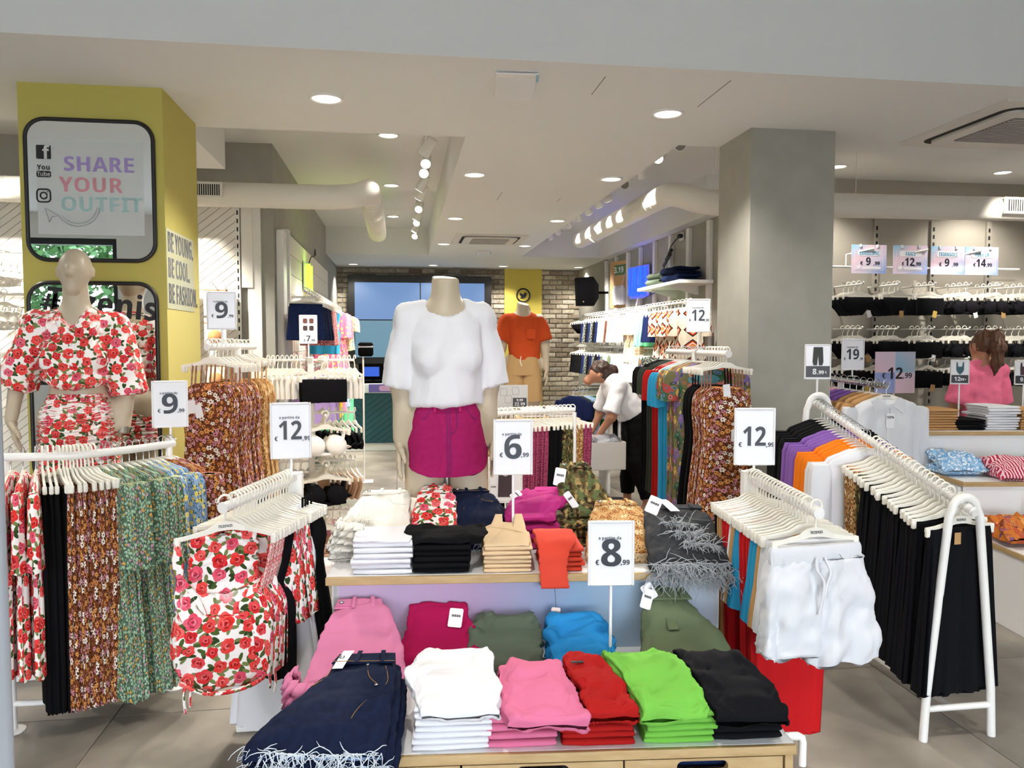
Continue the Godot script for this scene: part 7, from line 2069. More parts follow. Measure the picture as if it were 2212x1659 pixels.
	price_sign(at.call(0.42, 1.39, -1.38), 0.125, 0.175, -0.3, "12", ",99", "", 1.0, "small framed sign with a body suit and 12,99 € on the high step", {dark_band = true, ink = mat("teal_ink", Color8(40, 90, 100), 0.5), outline = [[-0.2, 0.4], [-0.14, 0.4], [-0.1, 0.22], [0.1, 0.22], [0.14, 0.4], [0.2, 0.4], [0.2, 0.1], [0.16, 0.02], [0.03, -0.09], [-0.03, -0.09], [-0.16, 0.02], [-0.2, 0.1]]})
	price_sign(at.call(0.88, 1.385, -1.38), 0.125, 0.175, -0.3, "9", ",99", "", 1.0, "small framed sign with a tank top and 9,99 € on the high step", {dark_band = true, ink = mat("plum_ink", Color8(70, 40, 52), 0.5), outline = [[-0.2, 0.4], [-0.13, 0.4], [-0.1, 0.25], [0.1, 0.25], [0.13, 0.4], [0.2, 0.4], [0.22, 0.18], [0.2, -0.1], [-0.2, -0.1], [-0.22, 0.18]]})

func back_area() -> void:
	# video wall
	var t := thing("video_wall", "black framed wall of four blue screens", "screen", W(0.38, 2.02, 14.55))
	part(t, "surround", bx(Vector3(2.66, 1.64, 0.14), 0.01), mat("black_frame", Color8(22, 21, 22), 0.4))
	for i in 2:
		for j in 2:
			var m := glow("screen_blue_%d" % j, [Color(0.46, 0.6, 0.8), Color(0.44, 0.6, 0.68)][j], 0.85)
			part(t, "screen", bx(Vector3(1.19, 0.68, 0.01), 0.0, Vector3(-0.61 + 1.21 * i, 0.345 - 0.7 * j, 0.072)), m)
	var al := AreaLight3D.new()
	al.name = "screen_glow"
	al.light_color = Color(0.55, 0.7, 0.95)
	al.light_energy = 0.12
	al.area_size = Vector2(2.4, 1.38)
	al.area_range = 20.0
	al.shadow_enabled = true
	t.add_child(al)
	al.position = Vector3(0, 0, 0.1)
	al.rotation.y = PI
	# counter with slanting teal boards
	t = thing("counter", "white topped counter clad in slanting teal boards", "counter", W(-0.05, 0, 11.4))
	part(t, "counter_body", span(Vector3(-0.95, 0.12, -0.6), Vector3(0.95, 0.86, -0.03)), mat("teal_dark", Color8(14, 54, 62), 0.6))
	part(t, "counter_top", span(Vector3(-1.0, 0.86, -0.65), Vector3(1.0, 1.0, 0.02), 0.008), M.laminate_white)
	part(t, "kick_board", span(Vector3(-0.95, 0, -0.58), Vector3(0.95, 0.12, -0.05), 0.004), M.laminate_white)
	var tm := mat("teal_board", Color8(20, 74, 84), 0.5)
	for s in [0, 1, 2, 3]:
		var x0: float = -0.95 + 0.475 * s
		var rect := PackedVector2Array([Vector2(x0, 0.12), Vector2(x0 + 0.472, 0.12), Vector2(x0 + 0.472, 0.858), Vector2(x0, 0.858)])
		var dir := Vector2(0.8, 0.6 if s % 2 else -0.6)
		var nor := Vector2(-dir.y, dir.x)
		for k in range(-14, 20):
			var o := Vector2(x0, 0.12) + nor * k * 0.07
			for q in Geometry2D.intersect_polygons(PackedVector2Array([o - dir * 3, o + dir * 3, o + dir * 3 + nor * 0.065, o - dir * 3 + nor * 0.065]), rect):
				var b := MB.new()
				b.prism(q, -0.03, -0.016)
				part(t, "board", b, tm)
	var cp := thing("counter_card", "small purple card lying upright on the counter front", "sign", W(-0.28, 0.93, 11.37))
	part(cp, "card", bx(Vector3(0.36, 0.12, 0.004), 0.001), mat("card_purple", Color8(110, 92, 170), 0.4))
	var pb := MB.new()
	pb.prism(rrect(0.2, 0.08, 0.03), 0.0, 0.002)
	part(cp, "card_patch", pb, mat("card_pink", Color8(206, 160, 200), 0.4), Vector3(0.07, 0, 0.002))
	t = thing("till_screen", "black till with a small blue display on the counter", "till", W(-0.4, 1.0, 11.5))
	part(t, "till_body", span(Vector3(-0.2, 0, -0.2), Vector3(0.2, 0.04, 0.1), 0.005), mat("speaker_black", Color8(10, 10, 11), 0.7))
	part(t, "display_body", bx(Vector3(0.42, 0.24, 0.03), 0.006, Vector3(0, 0.17, 0.0)), M.speaker_black)
	part(t, "blue_display", bx(Vector3(0.22, 0.14, 0.004), 0.0, Vector3(-0.02, 0.17, 0.017)), glow("till_blue", Color(0.2, 0.4, 0.9), 0.8))
	part(t, "display_stand", rod([Vector3(0, 0.03, 0), Vector3(0, 0.1, 0)], 0.02, 8), M.speaker_black)
	t = thing("card_reader", "small black reader on a white pole beside the till", "card reader", W(-0.42, 0.0, 8.9))
	part(t, "pole", rod([Vector3(0, 0, 0), Vector3(0, 1.46, 0)], 0.01, 8), M.rack_white)
	part(t, "foot_plate", bx(Vector3(0.2, 0.01, 0.2), 0.003, Vector3(0, 0.005, 0)), M.rack_white)
	part(t, "bag_body", bx(Vector3(0.17, 0.16, 0.06), 0.02, Vector3(0.03, 1.52, 0)), M.speaker_black)
	part(t, "silver_band", bx(Vector3(0.172, 0.035, 0.062), 0.01, Vector3(0.03, 1.55, 0)), mat("chrome", Color.WHITE))
	# round badges on the yellow strip
	for q in [[2.5, 0, "with a bird"], [2.2, 1, "below the bird"]]:
		var r := thing("round_badge", "black ring badge %s on the yellow strip" % q[2], "badge", W(2.34, q[0], 14.61))
		var b := MB.new()
		b.tube(arc(Vector3.ZERO, 0.125, 0, TAU * 0.999, 32), 0.014, 6)
		part(r, "ring", b, mat("print_black", Color.BLACK))
		b = MB.new()
		if q[1] == 0:
			b.prism(PackedVector2Array([Vector2(-0.07, -0.05), Vector2(-0.02, -0.06), Vector2(0.03, -0.045), Vector2(0.06, 0.0), Vector2(0.062, 0.025), Vector2(0.08, 0.045), Vector2(0.055, 0.042), Vector2(0.035, 0.055), Vector2(0.01, 0.04), Vector2(0.005, 0.018), Vector2(-0.035, 0.03), Vector2(-0.07, 0.055), Vector2(-0.07, 0.015), Vector2(-0.055, -0.012), Vector2(-0.04, -0.035)]), 0.0, 0.006)
		else: b.prism(rrect(0.06, 0.12, 0.02), 0.0, 0.006)
		part(r, "emblem", b, M.print_black)

func outdoors() -> void:
	# trees and pavement that the mirrors see through the shop window
	solo("pavement", span(W(-30, -0.2, -30), W(30, -0.05, -4.8)), mat("pavement_grey", Color8(150, 146, 138), 0.9), "pale pavement outside the shop window", "pavement").set_meta("kind", "structure")
	var lm := mat("leaf", Color8(58, 96, 44), 0.7)
	for k in 3:
		var t := thing("street_tree", "leafy street tree outside the window, %s of the row" % ORD[k], "tree", W(-9.0 + 3.6 * k, 0, -9.5), 0.0, "street trees")
		part(t, "trunk", rod([Vector3(0, 0, 0), Vector3(0.1, 1.2, 0), Vector3(0, 2.4, 0.1)], [0.16, 0.13, 0.1], 10), mat("bark", Color8(88, 72, 56), 0.9))
		var r := RandomNumberGenerator.new()
		r.seed = 30 + k
		var b := MB.new()
		for i in 2600:
			var d := Vector3(r.randfn(), r.randfn() * 0.8, r.randfn()).normalized() * pow(r.randf(), 0.4) * Vector3(1.9, 1.5, 1.6)
			var c := Vector3(0, 3.4, 0) + d
			var u := Vector3(r.randfn(), r.randfn(), r.randfn()).normalized() * 0.13
			var v := u.cross(Vector3(r.randfn(), r.randfn(), r.randfn())).normalized() * 0.06
			b.quad(c - u, c - v, c + u, c + v, Vector3.UP)
		var f := part(t, "foliage", b, lm)
		f.set_meta("kind", "stuff")

func gate() -> void:
	var t := thing("security_gate", "grey edge of a security gate panel by the entrance", "security gate", W(-0.7, 0, 1.3))
	part(t, "panel", span(Vector3(-0.32, 0.03, -0.012), Vector3(0.082, 1.66, 0.012), 0.01), mat("gate_grey", Color8(150, 152, 156), 0.5))
	part(t, "foot", span(Vector3(-0.34, 0, -0.08), Vector3(0.09, 0.04, 0.08), 0.006), M.gate_grey)

# ---- mannequins and people (origin on the floor, facing +z)
func hand_field(wr: Vector3, fwd: Vector3, palm: Vector3, thumb_side: Vector3, m: MB, sc := 1.0, curl := 0.35) -> void:
	# wr wrist, fwd along the fingers, palm = direction the palm faces, thumb_side = towards the thumb
	var f := Field.new(wr - Vector3.ONE * 0.14 * sc, wr + Vector3.ONE * 0.14 * sc + fwd * 0.06 * sc, 0.0042 * sc, 0.008 * sc)
	f.o += fwd * 0.07 * sc
	var k0 := wr + fwd * 0.03 * sc
	var across := thumb_side
	f.cap(wr - fwd * 0.02 * sc, wr + fwd * 0.02 * sc, 0.023 * sc, 0.022 * sc)
	for i in 4: f.cap(wr + fwd * 0.015 * sc + across * (0.016 - 0.011 * i) * sc, wr + fwd * 0.085 * sc + across * (0.029 - 0.0185 * i) * sc, 0.014 * sc, 0.0115 * sc)
	var ln := [0.075, 0.085, 0.078, 0.06]
	for i in 4:
		var p := wr + fwd * 0.085 * sc + across * (0.029 - 0.0185 * i) * sc
		var d := fwd
		for j in 3:
			d = (d + palm * curl * (0.5 + 0.5 * j)).normalized()
			var q: Vector3 = p + d * ln[i] * [0.45, 0.32, 0.25][j] * sc
			f.cap(p, q, (0.0098 - 0.001 * j) * sc, (0.0092 - 0.001 * j) * sc)
			p = q
	var tp := wr + fwd * 0.022 * sc + across * 0.022 * sc
	var td := (fwd * 0.75 + across * 0.62 + palm * 0.25).normalized()
	var t1 := tp + td * 0.035 * sc
	td = (td + fwd * 0.4 + palm * 0.15).normalized()
	var t2 := t1 + td * 0.03 * sc
	f.cap(tp, t1, 0.014 * sc, 0.0115 * sc)
	f.cap(t1, t2, 0.0112 * sc, 0.0095 * sc)
	f.cap(t2, t2 + (td + fwd * 0.4).normalized() * 0.022 * sc, 0.0095 * sc, 0.0078 * sc)
	f.into(m)

func mannequin_field(male := false, legs_end := 0.6) -> Field:
	var f := Field.new(Vector3(-0.33, legs_end - 0.05, -0.2), Vector3(0.33, 1.7, 0.22), 0.0115, 0.05)
	var w := 1.12 if male else 1.0
	f.cap(Vector3(0, 1.38, -0.015), Vector3(0, 1.62, 0.0), 0.066 * w, 0.054 * w)
	for s in [-1, 1]:
		f.cap(Vector3(0, 1.385, -0.02), Vector3(0.15 * s * w, 1.365, -0.015), 0.052, 0.05 * w)
		if not male: f.cap(Vector3(0.07 * s, 1.215, 0.06), Vector3(0.072 * s, 1.205, 0.072), 0.06, 0.058)
		f.cap(Vector3(0.088 * s, 0.9, -0.005), Vector3(0.1 * s, legs_end, 0.0), 0.096 * w, 0.078 * w)
		f.cap(Vector3(0.08 * s, 0.93, -0.06), Vector3(0.08 * s, 0.88, -0.06), 0.075, 0.07)
	f.cap(Vector3(0, 1.31, -0.01), Vector3(0, 1.16, 0.0), 0.138 * w, 0.118 * w, Vector3(1, 1, 0.72))
	f.cap(Vector3(0, 1.16, 0), Vector3(0, 1.06, 0.0), 0.116 * w, 0.102 * w, Vector3(1, 1, 0.72))
	f.cap(Vector3(0, 1.06, 0), Vector3(0, 0.92, -0.01), 0.105 * w, 0.158 * (1.0 if not male else 0.98), Vector3(1, 1, 0.7))
	f.cap(Vector3(0, 0.76, 0), Vector3(0, legs_end - 0.05, 0), 0.008, 0.022, Vector3(1, 1, 9), false, true)
	return f

func tee_field(hem: float, sleeve_y: float, wide: float, loose: float, neck := 0.085) -> Field:
	var f := Field.new(Vector3(-0.38, hem - 0.04, -0.24), Vector3(0.38, 1.5, 0.26), 0.0085, 0.018)
	f.cap(Vector3(0, 1.3, -0.01), Vector3(0, hem, 0.0), 0.155 * loose, 0.152 * loose, Vector3(1, 1, 0.84), true)
	for s in [-1, 1]:
		f.cap(Vector3(0, 1.402, -0.018), Vector3(0.15 * s * wide, 1.374, -0.012), 0.062, 0.064)
		f.cap(Vector3(0.152 * s * wide, 1.345, -0.015), Vector3(0.2 * s * wide, sleeve_y, -0.01), 0.058, 0.067 * loose, Vector3.ONE, true)
		f.cap(Vector3(0.07 * s, 1.22, 0.055), Vector3(0.072 * s, 1.2, 0.07), 0.074, 0.072)
	f.cap(Vector3(0, 1.44, 0.03), Vector3(0, 1.6, 0.07), neck, neck + 0.03, Vector3.ONE, false, true)
	f.cap(Vector3(0, 1.42, 0.0), Vector3(0, 1.6, 0.0), neck * 0.95, neck * 0.95, Vector3.ONE, false, true)
	return f

func neck_band(y: float, r: float, drop: float, m: Material, t: Node3D, z := 0.012) -> void:
	var q := []
	for i in 28:
		var a := TAU * i / 28
		q.append(Vector3(cos(a) * r, y - drop * (0.5 + 0.5 * sin(a)) + 0.012 * cos(2 * a), sin(a) * r * 0.78 + z))
	var b := MB.new()
	b.tube(q, 0.0085, 7, true)
	part(t, "neck_band", b, m)

func figures() -> void:
	var skin := mat("mannequin_beige", Color8(190, 176, 152), 0.42)
	# headless one in the middle
	var k := 1.06
	var at := W(0.205, 1.892 - 1.55 * k, 3.5)
	var t := thing("mannequin", "headless beige mannequin behind the table, hands at its sides", "mannequin", at, 0.06)
	t.scale = Vector3.ONE * k
	var f := mannequin_field(false, 0.615)
	for s in [-1, 1]: f.path([Vector3(0.16 * s, 1.365, -0.015), Vector3(0.188 * s, 1.1, -0.03), Vector3(0.2 * s, 0.865, 0.0)], [0.05, 0.04, 0.027])
	f.plane(Vector3(0, -1, 0), -0.62)
	f.plane(Vector3(0.05, 1, 0.18).normalized(), 1.525)
	var b := f.into(MB.new())
	for s in [-1, 1]: hand_field(Vector3(0.2 * s, 0.86, 0.0), Vector3(0.05 * s, -1, 0.12).normalized(), Vector3(-s, 0, 0), Vector3(0, 0.12, 1).normalized(), b, 0.98, 0.12)
	part(t, "body", b, skin)
	part(t, "stand_pole", rod([Vector3(0, 0.44, 0), Vector3(0, 0.9, 0)], 0.015, 10), mat("chrome", Color.WHITE))
	part(t, "stand_base", rod([Vector3(0, (0.742 - at.y) / k, 0), Vector3(0, (0.752 - at.y) / k, 0)], 0.11, 24), M.rack_white)
	t = thing("crop_tee", "white cropped tee worn by the headless mannequin", "tee", at, 0.06)
	t.scale = Vector3.ONE * k
	b = tee_field(1.01, 1.085, 1.05, 1.02).into(MB.new())
	b.rough(0.014, 2.6, 5, Vector3(1.8, 0.6, 1.2)).crease(0.011, 3.0, 7, Vector3(1.6, 0.6, 1.0))
	part(t, "body", b, M.white_cotton)
	neck_band(1.425, 0.092, 0.05, M.white_cotton, t)
	t = thing("denim_skirt", "magenta denim mini skirt worn by the headless mannequin", "skirt", at, 0.06)
	t.scale = Vector3.ONE * k
	var rings := [[1.03, 0.118, 0.095], [0.985, 0.137, 0.108], [0.92, 0.162, 0.126], [0.82, 0.172, 0.132], [0.715, 0.17, 0.13]]
	b = hang(rings, 64, 5, 0.004, 7, Vector2.ZERO, 6)
	for i in b.v.size():
		if b.v[i].y < 0.79: b.v[i].y += pow(absf(b.v[i].x) / 0.18, 4) * 0.055 * smoothstep(0.79, 0.715, b.v[i].y)
	b.rough(0.006, 9.0, 3).crease(0.003, 7.0, 3, Vector3(0.6, 1.6, 1))
	part(t, "skirt_body", b, fab("magenta_denim_weave", Color.WHITE, print_denim(Color8(148, 24, 84), Color8(178, 46, 108), 9), 0.12))
	var st := mat("stitch_purple", Color8(112, 30, 110), 0.8)
	var front := func(x: float, y: float) -> Vector3:
		var q := row_at(rings, clampf(remap(y, 1.03, 0.715, 0, 4), 0, 3.99))
		for g in 5:
			if y <= rings[g][0] and (g == 4 or y > rings[g + 1][0]): q = row_at(rings, g + (rings[g][0] - y) / maxf(0.001, rings[g][0] - rings[mini(g + 1, 4)][0]))
		return Vector3(x, y, q[2] * pow(maxf(0.0, 1.0 - pow(absf(x / q[1]), 2.5)), 0.33) + 0.004)
	for path in [[[0.0, 1.0], [0.0, 0.9], [0.002, 0.8], [0.0, 0.725]], [[-0.012, 1.0], [-0.012, 0.9], [-0.01, 0.8], [-0.012, 0.725]], [[0.03, 1.0], [0.032, 0.95], [0.026, 0.915], [0.005, 0.895]], [[-0.14, 0.97], [-0.11, 0.955], [-0.085, 0.98], [-0.08, 1.0]], [[0.14, 0.97], [0.11, 0.955], [0.085, 0.98], [0.08, 1.0]]]:
		var q := []
		for e in path: q.append(front.call(e[0], e[1]))
		part(t, "seam_stitching", rod(smooth(q, 6), 0.0016, 5), st)
	for x in [-0.06, 0.045]: part(t, "belt_loop", rod([front.call(x, 1.025), front.call(x, 0.985)], 0.006, 6), M.magenta_denim)

	# dressed mannequin with a head at the pillar
	k = 1.0
	at = W(-1.6, 0.32, 4.12)
	t = thing("mannequin", "beige mannequin with a smooth head before the yellow pillar mirrors", "mannequin", at, 0.15)
	f = mannequin_field(false, 0.05)
	f.path([Vector3(0.168, 1.365, -0.015), Vector3(0.225, 1.1, -0.04), Vector3(0.205, 0.86, 0.02)], [0.05, 0.042, 0.034])
	f.path([Vector3(-0.168, 1.365, -0.015), Vector3(-0.275, 1.12, -0.06), Vector3(-0.29, 0.9, 0.03)], [0.05, 0.042, 0.028])
	f.plane(Vector3(0, -1, 0), -0.06)
	b = f.into(MB.new())
	var hf := Field.new(Vector3(-0.13, 1.42, -0.15), Vector3(0.13, 1.8, 0.17), 0.008, 0.03)
	hf.cap(Vector3(0, 1.4, -0.015), Vector3(0, 1.56, -0.005), 0.056, 0.046)
	hf.cap(Vector3(0, 1.65, -0.022), Vector3(0, 1.642, 0.012), 0.084, 0.08, Vector3(0.88, 1.16, 1))
	hf.cap(Vector3(0, 1.61, 0.03), Vector3(0, 1.55, 0.052), 0.066, 0.038, Vector3(0.92, 1, 1))
	hf.cap(Vector3(0, 1.64, 0.105), Vector3(0, 1.615, 0.113), 0.01, 0.014)
	for s in [-1, 1]: hf.cap(Vector3(0.074 * s, 1.64, -0.012), Vector3(0.076 * s, 1.615, -0.008), 0.013, 0.01)
	hf.plane(Vector3(0, -1, 0), -1.43)
	hf.into(b)
	hand_field(Vector3(-0.29, 0.9, 0.03), Vector3(0.25, -0.95, 0.2).normalized(), Vector3(0.9, 0.2, -0.2).normalized(), Vector3(0.2, 0.1, 1).normalized(), b, 1.05, 0.18)
	part(t, "body", b, skin)
	part(t, "wrist_joint", rod([Vector3(0.205, 0.868, 0.02), Vector3(0.2, 0.82, 0.03)], [0.032, 0.03], 16), mat("joint_metal", Color8(150, 144, 132), 0.4, 0.6))
	part(t, "plinth", span(Vector3(-0.3, -0.32, -0.25), Vector3(0.3, 0.05, 0.25), 0.004), M.laminate_white)
	t = thing("rose_shirt", "rose printed knotted shirt on the mannequin with a head", "shirt", at, 0.15)
	f = Field.new(Vector3(-0.4, 1.0, -0.24), Vector3(0.38, 1.5, 0.26), 0.0095, 0.03)
	f.cap(Vector3(0, 1.3, -0.01), Vector3(0, 1.068, 0.0), 0.16, 0.13, Vector3(1, 1, 0.8), true)
	for s in [-1, 1]:
		f.cap(Vector3(0, 1.4, -0.02), Vector3(0.165 * s, 1.37, -0.015), 0.052, 0.06)
		f.cap(Vector3(0.07 * s, 1.225, 0.055), Vector3(0.072 * s, 1.2, 0.07), 0.078, 0.076)
		f.cap(Vector3(0.13 * s, 1.11, 0.06), Vector3(0.015 * s, 1.085, 0.12), 0.026, 0.032)
	f.cap(Vector3(0.172, 1.35, -0.015), Vector3(0.225, 1.02, -0.02), 0.075, 0.09, Vector3.ONE, true)
	f.cap(Vector3(-0.172, 1.35, -0.015), Vector3(-0.285, 1.07, -0.05), 0.075, 0.1, Vector3.ONE, true)
	f.cap(Vector3(0, 1.33, 0.13), Vector3(0, 1.6, 0.02), 0.012, 0.13, Vector3.ONE, false, true)
	b = f.into(MB.new())
	b.rough(0.012, 4.0, 6, Vector3(1.4, 0.8, 1)).crease(0.008, 4.0, 6)
	part(t, "body", b, M.rose_print_small)
	for s in [-1, 1]:
		var c := MB.new()
		c.tube(smooth([Vector3(0.0, 1.455, -0.075), Vector3(0.06 * s, 1.45, -0.045), Vector3(0.09 * s, 1.415, 0.02), Vector3(0.085 * s, 1.36, 0.085), Vector3(0.05 * s, 1.3, 0.135)], 5), [0.022, 0.024, 0.025, 0.025, 0.026, 0.028, 0.028, 0.03, 0.03, 0.03, 0.031, 0.032, 0.032, 0.033, 0.034, 0.034, 0.034, 0.03, 0.024, 0.016, 0.01].slice(0, 21), 8, false, true, 0.45)
		part(t, "collar", c, M.rose_print_small)
	for i in 4:
		var bt := MB.new()
		bt.lathe([[0.006, 0.0], [0.006, 0.002], [0.0, 0.003]], 10, Vector3(0.004, 1.27 - 0.05 * i, 0.142 - 0.003 * i), Basis(Vector3.RIGHT, PI / 2))
		part(t, "button", bt, M.white_cotton)
	t = thing("ruched_skirt", "rose printed ruched mini skirt on the mannequin with a head", "skirt", at, 0.15)
	rings = [[1.025, 0.124, 0.094], [0.99, 0.14, 0.108], [0.93, 0.166, 0.126], [0.8, 0.18, 0.132], [0.64, 0.178, 0.128]]
	b = hang(rings, 72, 4, 0.002, 5, Vector2.ZERO, 26)
	var gather := FastNoiseLite.new()
	gather.frequency = 5.0
	for i in b.v.size():
		var p := b.v[i]
		b.v[i] += Vector3(p.x, 0, p.z).normalized() * 0.006 * sin(p.y * 250.0 + 9.0 * gather.get_noise_3d(p.x, p.y * 0.4, p.z))
	part(t, "skirt_body", b, M.rose_print_small)

	# man's form in orange
	k = 1.0
	at = W(1.31, 0.47, 8.2)
	t = thing("mannequin", "headless beige male mannequin before the yellow strip", "mannequin", at, -0.15)
	f = mannequin_field(true, 0.3)
	for s in [-1, 1]: f.path([Vector3(0.188 * s, 1.365, -0.015), Vector3(0.24 * s, 1.08, -0.02), Vector3(0.25 * s, 0.84, 0.03)], [0.058, 0.046, 0.031])
	f.plane(Vector3(0.25, 1, 0.25).normalized(), 1.46)
	f.plane(Vector3(0, -1, 0), -0.3)
	b = f.into(MB.new())
	for s in [-1, 1]: hand_field(Vector3(0.25 * s, 0.84, 0.03), Vector3(0.03 * s, -1, 0.12).normalized(), Vector3(-s, 0, 0), Vector3(0, 0.12, 1).normalized(), b, 1.1, 0.15)
	part(t, "body", b, skin)
	part(t, "plinth", span(Vector3(-0.3, -0.47, -0.25), Vector3(0.3, 0.3, 0.25), 0.004), M.laminate_white)
	t = thing("orange_tee", "orange pocket tee worn by the male mannequin", "tee", at, -0.15)
	f = Field.new(Vector3(-0.4, 0.8, -0.24), Vector3(0.4, 1.5, 0.26), 0.012, 0.035)
	f.cap(Vector3(0, 1.3, -0.01), Vector3(0.02, 0.86, 0.01), 0.172, 0.16, Vector3(1, 1, 0.74), true)
	for s in [-1, 1]:
		f.cap(Vector3(0, 1.4, -0.02), Vector3(0.17 * s, 1.372, -0.015), 0.052, 0.06)
		f.cap(Vector3(0.185 * s, 1.35, -0.015), Vector3(0.245 * s, 1.15, 0.0), 0.075, 0.078, Vector3.ONE, true)
	f.cap(Vector3(0, 1.45, 0.02), Vector3(0, 1.6, 0.04), 0.08, 0.1, Vector3.ONE, false, true)
	f.plane(Vector3(-0.42, -1, 0).normalized(), -0.86)
	b = f.into(MB.new())
	b.rough(0.016, 4.0, 2)
	part(t, "body", b, M.orange_cotton)
	part(t, "chest_pocket", bx(Vector3(0.09, 0.1, 0.004), 0.002, Vector3(0.085, 1.22, 0.128)), M.orange_cotton)
	neck_band(1.425, 0.085, 0.03, M.orange_cotton, t)
	t = thing("sand_shorts", "sand linen shorts worn by the male mannequin", "shorts", at, -0.15)
	b = hang([[1.0, 0.15, 0.115], [0.93, 0.172, 0.13], [0.84, 0.185, 0.135], [0.78, 0.19, 0.135]], 48, 7, 0.004, 4, Vector2.ZERO, 4)
	for s in [-1, 1]: hang([[0.85, 0.1, 0.125], [0.7, 0.112, 0.125], [0.5, 0.122, 0.13]], 30, 5, 0.008, 6 + s, Vector2.ZERO, 4, b, Vector3(0.092 * s, 0, 0))
	part(t, "shorts_body", b, M.sand_linen)
	part(t, "drawstring", rod(smooth([Vector3(-0.02, 0.985, 0.125), Vector3(-0.03, 0.93, 0.145), Vector3(-0.015, 0.88, 0.15)], 5), 0.005, 6), M.white_cream)
	people()

func people() -> void:
	var skin := mat("skin_tan", Color8(176, 124, 96), 0.55)
	skin.subsurf_scatter_enabled = true
	skin.subsurf_scatter_strength = 0.15
	# a woman bent over a box, seen from her left side, facing -x
	var at := W(2.14, 0, 6.9)
	var t := thing("person", "woman in a white tee and black trousers bending over a white box", "person", at)
	var hip := Vector3(0.02, 0.88, 0.0)
	var ch := Vector3(-0.16, 1.16, 0.0)
	var nk := Vector3(-0.235, 1.25, 0.0)
	var f := Field.new(Vector3(-0.52, 0.0, -0.24), Vector3(0.3, 1.45, 0.26), 0.012, 0.04)
	f.cap(hip, ch, 0.12, 0.125, Vector3(0.85, 1, 1.1))
	f.cap(ch, nk, 0.1, 0.05)
	f.cap(nk, nk + Vector3(-0.06, 0.03, 0), 0.048, 0.046)
	for s in [-1, 1]:
		var z: float = 0.1 * s
		f.cap(hip + Vector3(0, 0.0, z * 0.7), Vector3(0.0, 0.5, z), 0.095, 0.062)
		f.cap(Vector3(0.0, 0.5, z), Vector3(0.05 + 0.06 * s, 0.1, z * 1.3), 0.058, 0.036)
		f.cap(Vector3(0.05 + 0.06 * s, 0.08, z * 1.3), Vector3(-0.05 + 0.06 * s, 0.045, z * 1.4), 0.036, 0.03)
		f.path([ch + Vector3(-0.03, 0.04, 0.16 * s), Vector3(-0.26, 0.93, 0.2 * s), Vector3(-0.36, 0.76, 0.13 * s)], [0.05, 0.04, 0.027])
	# head, turned down to the box
	var hd := nk + Vector3(-0.1, 0.07, 0)
	var b := f.into(MB.new())
	var hf := Field.new(hd - Vector3.ONE * 0.17, hd + Vector3.ONE * 0.17, 0.0075, 0.025)
	var dn := Vector3(-0.55, -0.83, 0).normalized()  # from crown to chin
	var fc := Vector3(-0.83, -0.2, 0).normalized()   # the way the face looks
	hf.cap(hd - dn * 0.02, hd + dn * 0.015, 0.085, 0.08, Vector3(1, 1, 0.88))
	hf.cap(hd + dn * 0.02 + fc * 0.03, hd + dn * 0.085 + fc * 0.045, 0.06, 0.034)
	hf.cap(hd + fc * 0.088 + dn * 0.02, hd + fc * 0.1 + dn * 0.042, 0.009, 0.014)
	hf.cap(hd + fc * 0.078 + dn * 0.068, hd + fc * 0.082 + dn * 0.074, 0.012, 0.012)
	for s in [-1, 1]: hf.cap(hd + Vector3(0.01, 0, 0.072 * s) + dn * 0.01, hd + Vector3(0.01, 0, 0.076 * s) + dn * 0.035, 0.014, 0.01)
	hf.cap(hd + dn * 0.02, nk, 0.05, 0.05)
	hf.into(b)
	for s in [-1, 1]: hand_field(Vector3(-0.36, 0.76, 0.13 * s), Vector3(-0.35, -0.9, -0.1 * s).normalized(), Vector3(0.2, 0, -s).normalized(), Vector3(-0.9, 0.35, 0).normalized(), b, 0.92, 0.4)
	part(t, "body", b, skin)
	for s in [-1, 1]:
		var ey := MB.new()
		ey.lathe([[0.0, -0.008], [0.006, -0.005], [0.008, 0.0], [0.006, 0.005], [0.0, 0.008]], 10, hd + fc * 0.079 + dn * 0.014 + Vector3(0, 0, 0.03 * s))
		part(t, "eye", ey, mat("eye_dark", Color8(40, 30, 26), 0.3))
	var hair := Field.new(hd - Vector3.ONE * 0.2, hd + Vector3(0.3, 0.2, 0.2), 0.009, 0.03)
	hair.cap(hd - dn * 0.025 - fc * 0.012, hd + dn * 0.0 - fc * 0.03, 0.096, 0.088, Vector3(1, 1, 0.92))
	hair.cap(hd - dn * 0.05 + fc * 0.06, hd - dn * 0.01 + fc * 0.08, 0.045, 0.03)
	hair.cap(hd - fc * 0.08, hd - fc * 0.14 + Vector3(0, -0.02, 0), 0.045, 0.05)
	hair.cap(hd - fc * 0.14 + Vector3(0, -0.02, 0), hd + Vector3(0.17, -0.04, 0.02), 0.05, 0.02)
	hair.cap(hd + fc * 0.12 + dn * 0.05, hd + dn * 0.09 + fc * 0.06, 0.062, 0.05, Vector3.ONE, false, true)
	part(t, "hair", hair.into(MB.new()).rough(0.012, 20.0, 3), mat("hair_brown", Color8(58, 36, 26), 0.5))
	var tf := Field.new(Vector3(-0.5, 0.78, -0.3), Vector3(0.25, 1.4, 0.32), 0.011, 0.035)
	tf.cap(ch + Vector3(-0.02, 0.03, 0), Vector3(-0.01, 0.93, 0), 0.135, 0.145, Vector3(0.9, 1, 1.15), true)
	tf.cap(ch, nk + Vector3(0.02, -0.015, 0), 0.11, 0.068)
	for s in [-1, 1]: tf.cap(ch + Vector3(-0.02, 0.04, 0.15 * s), Vector3(-0.265, 0.96, 0.2 * s), 0.075, 0.075, Vector3.ONE, true)
	tf.cap(nk + Vector3(-0.05, 0.03, 0), nk + Vector3(-0.2, 0.1, 0), 0.062, 0.08, Vector3.ONE, false, true)
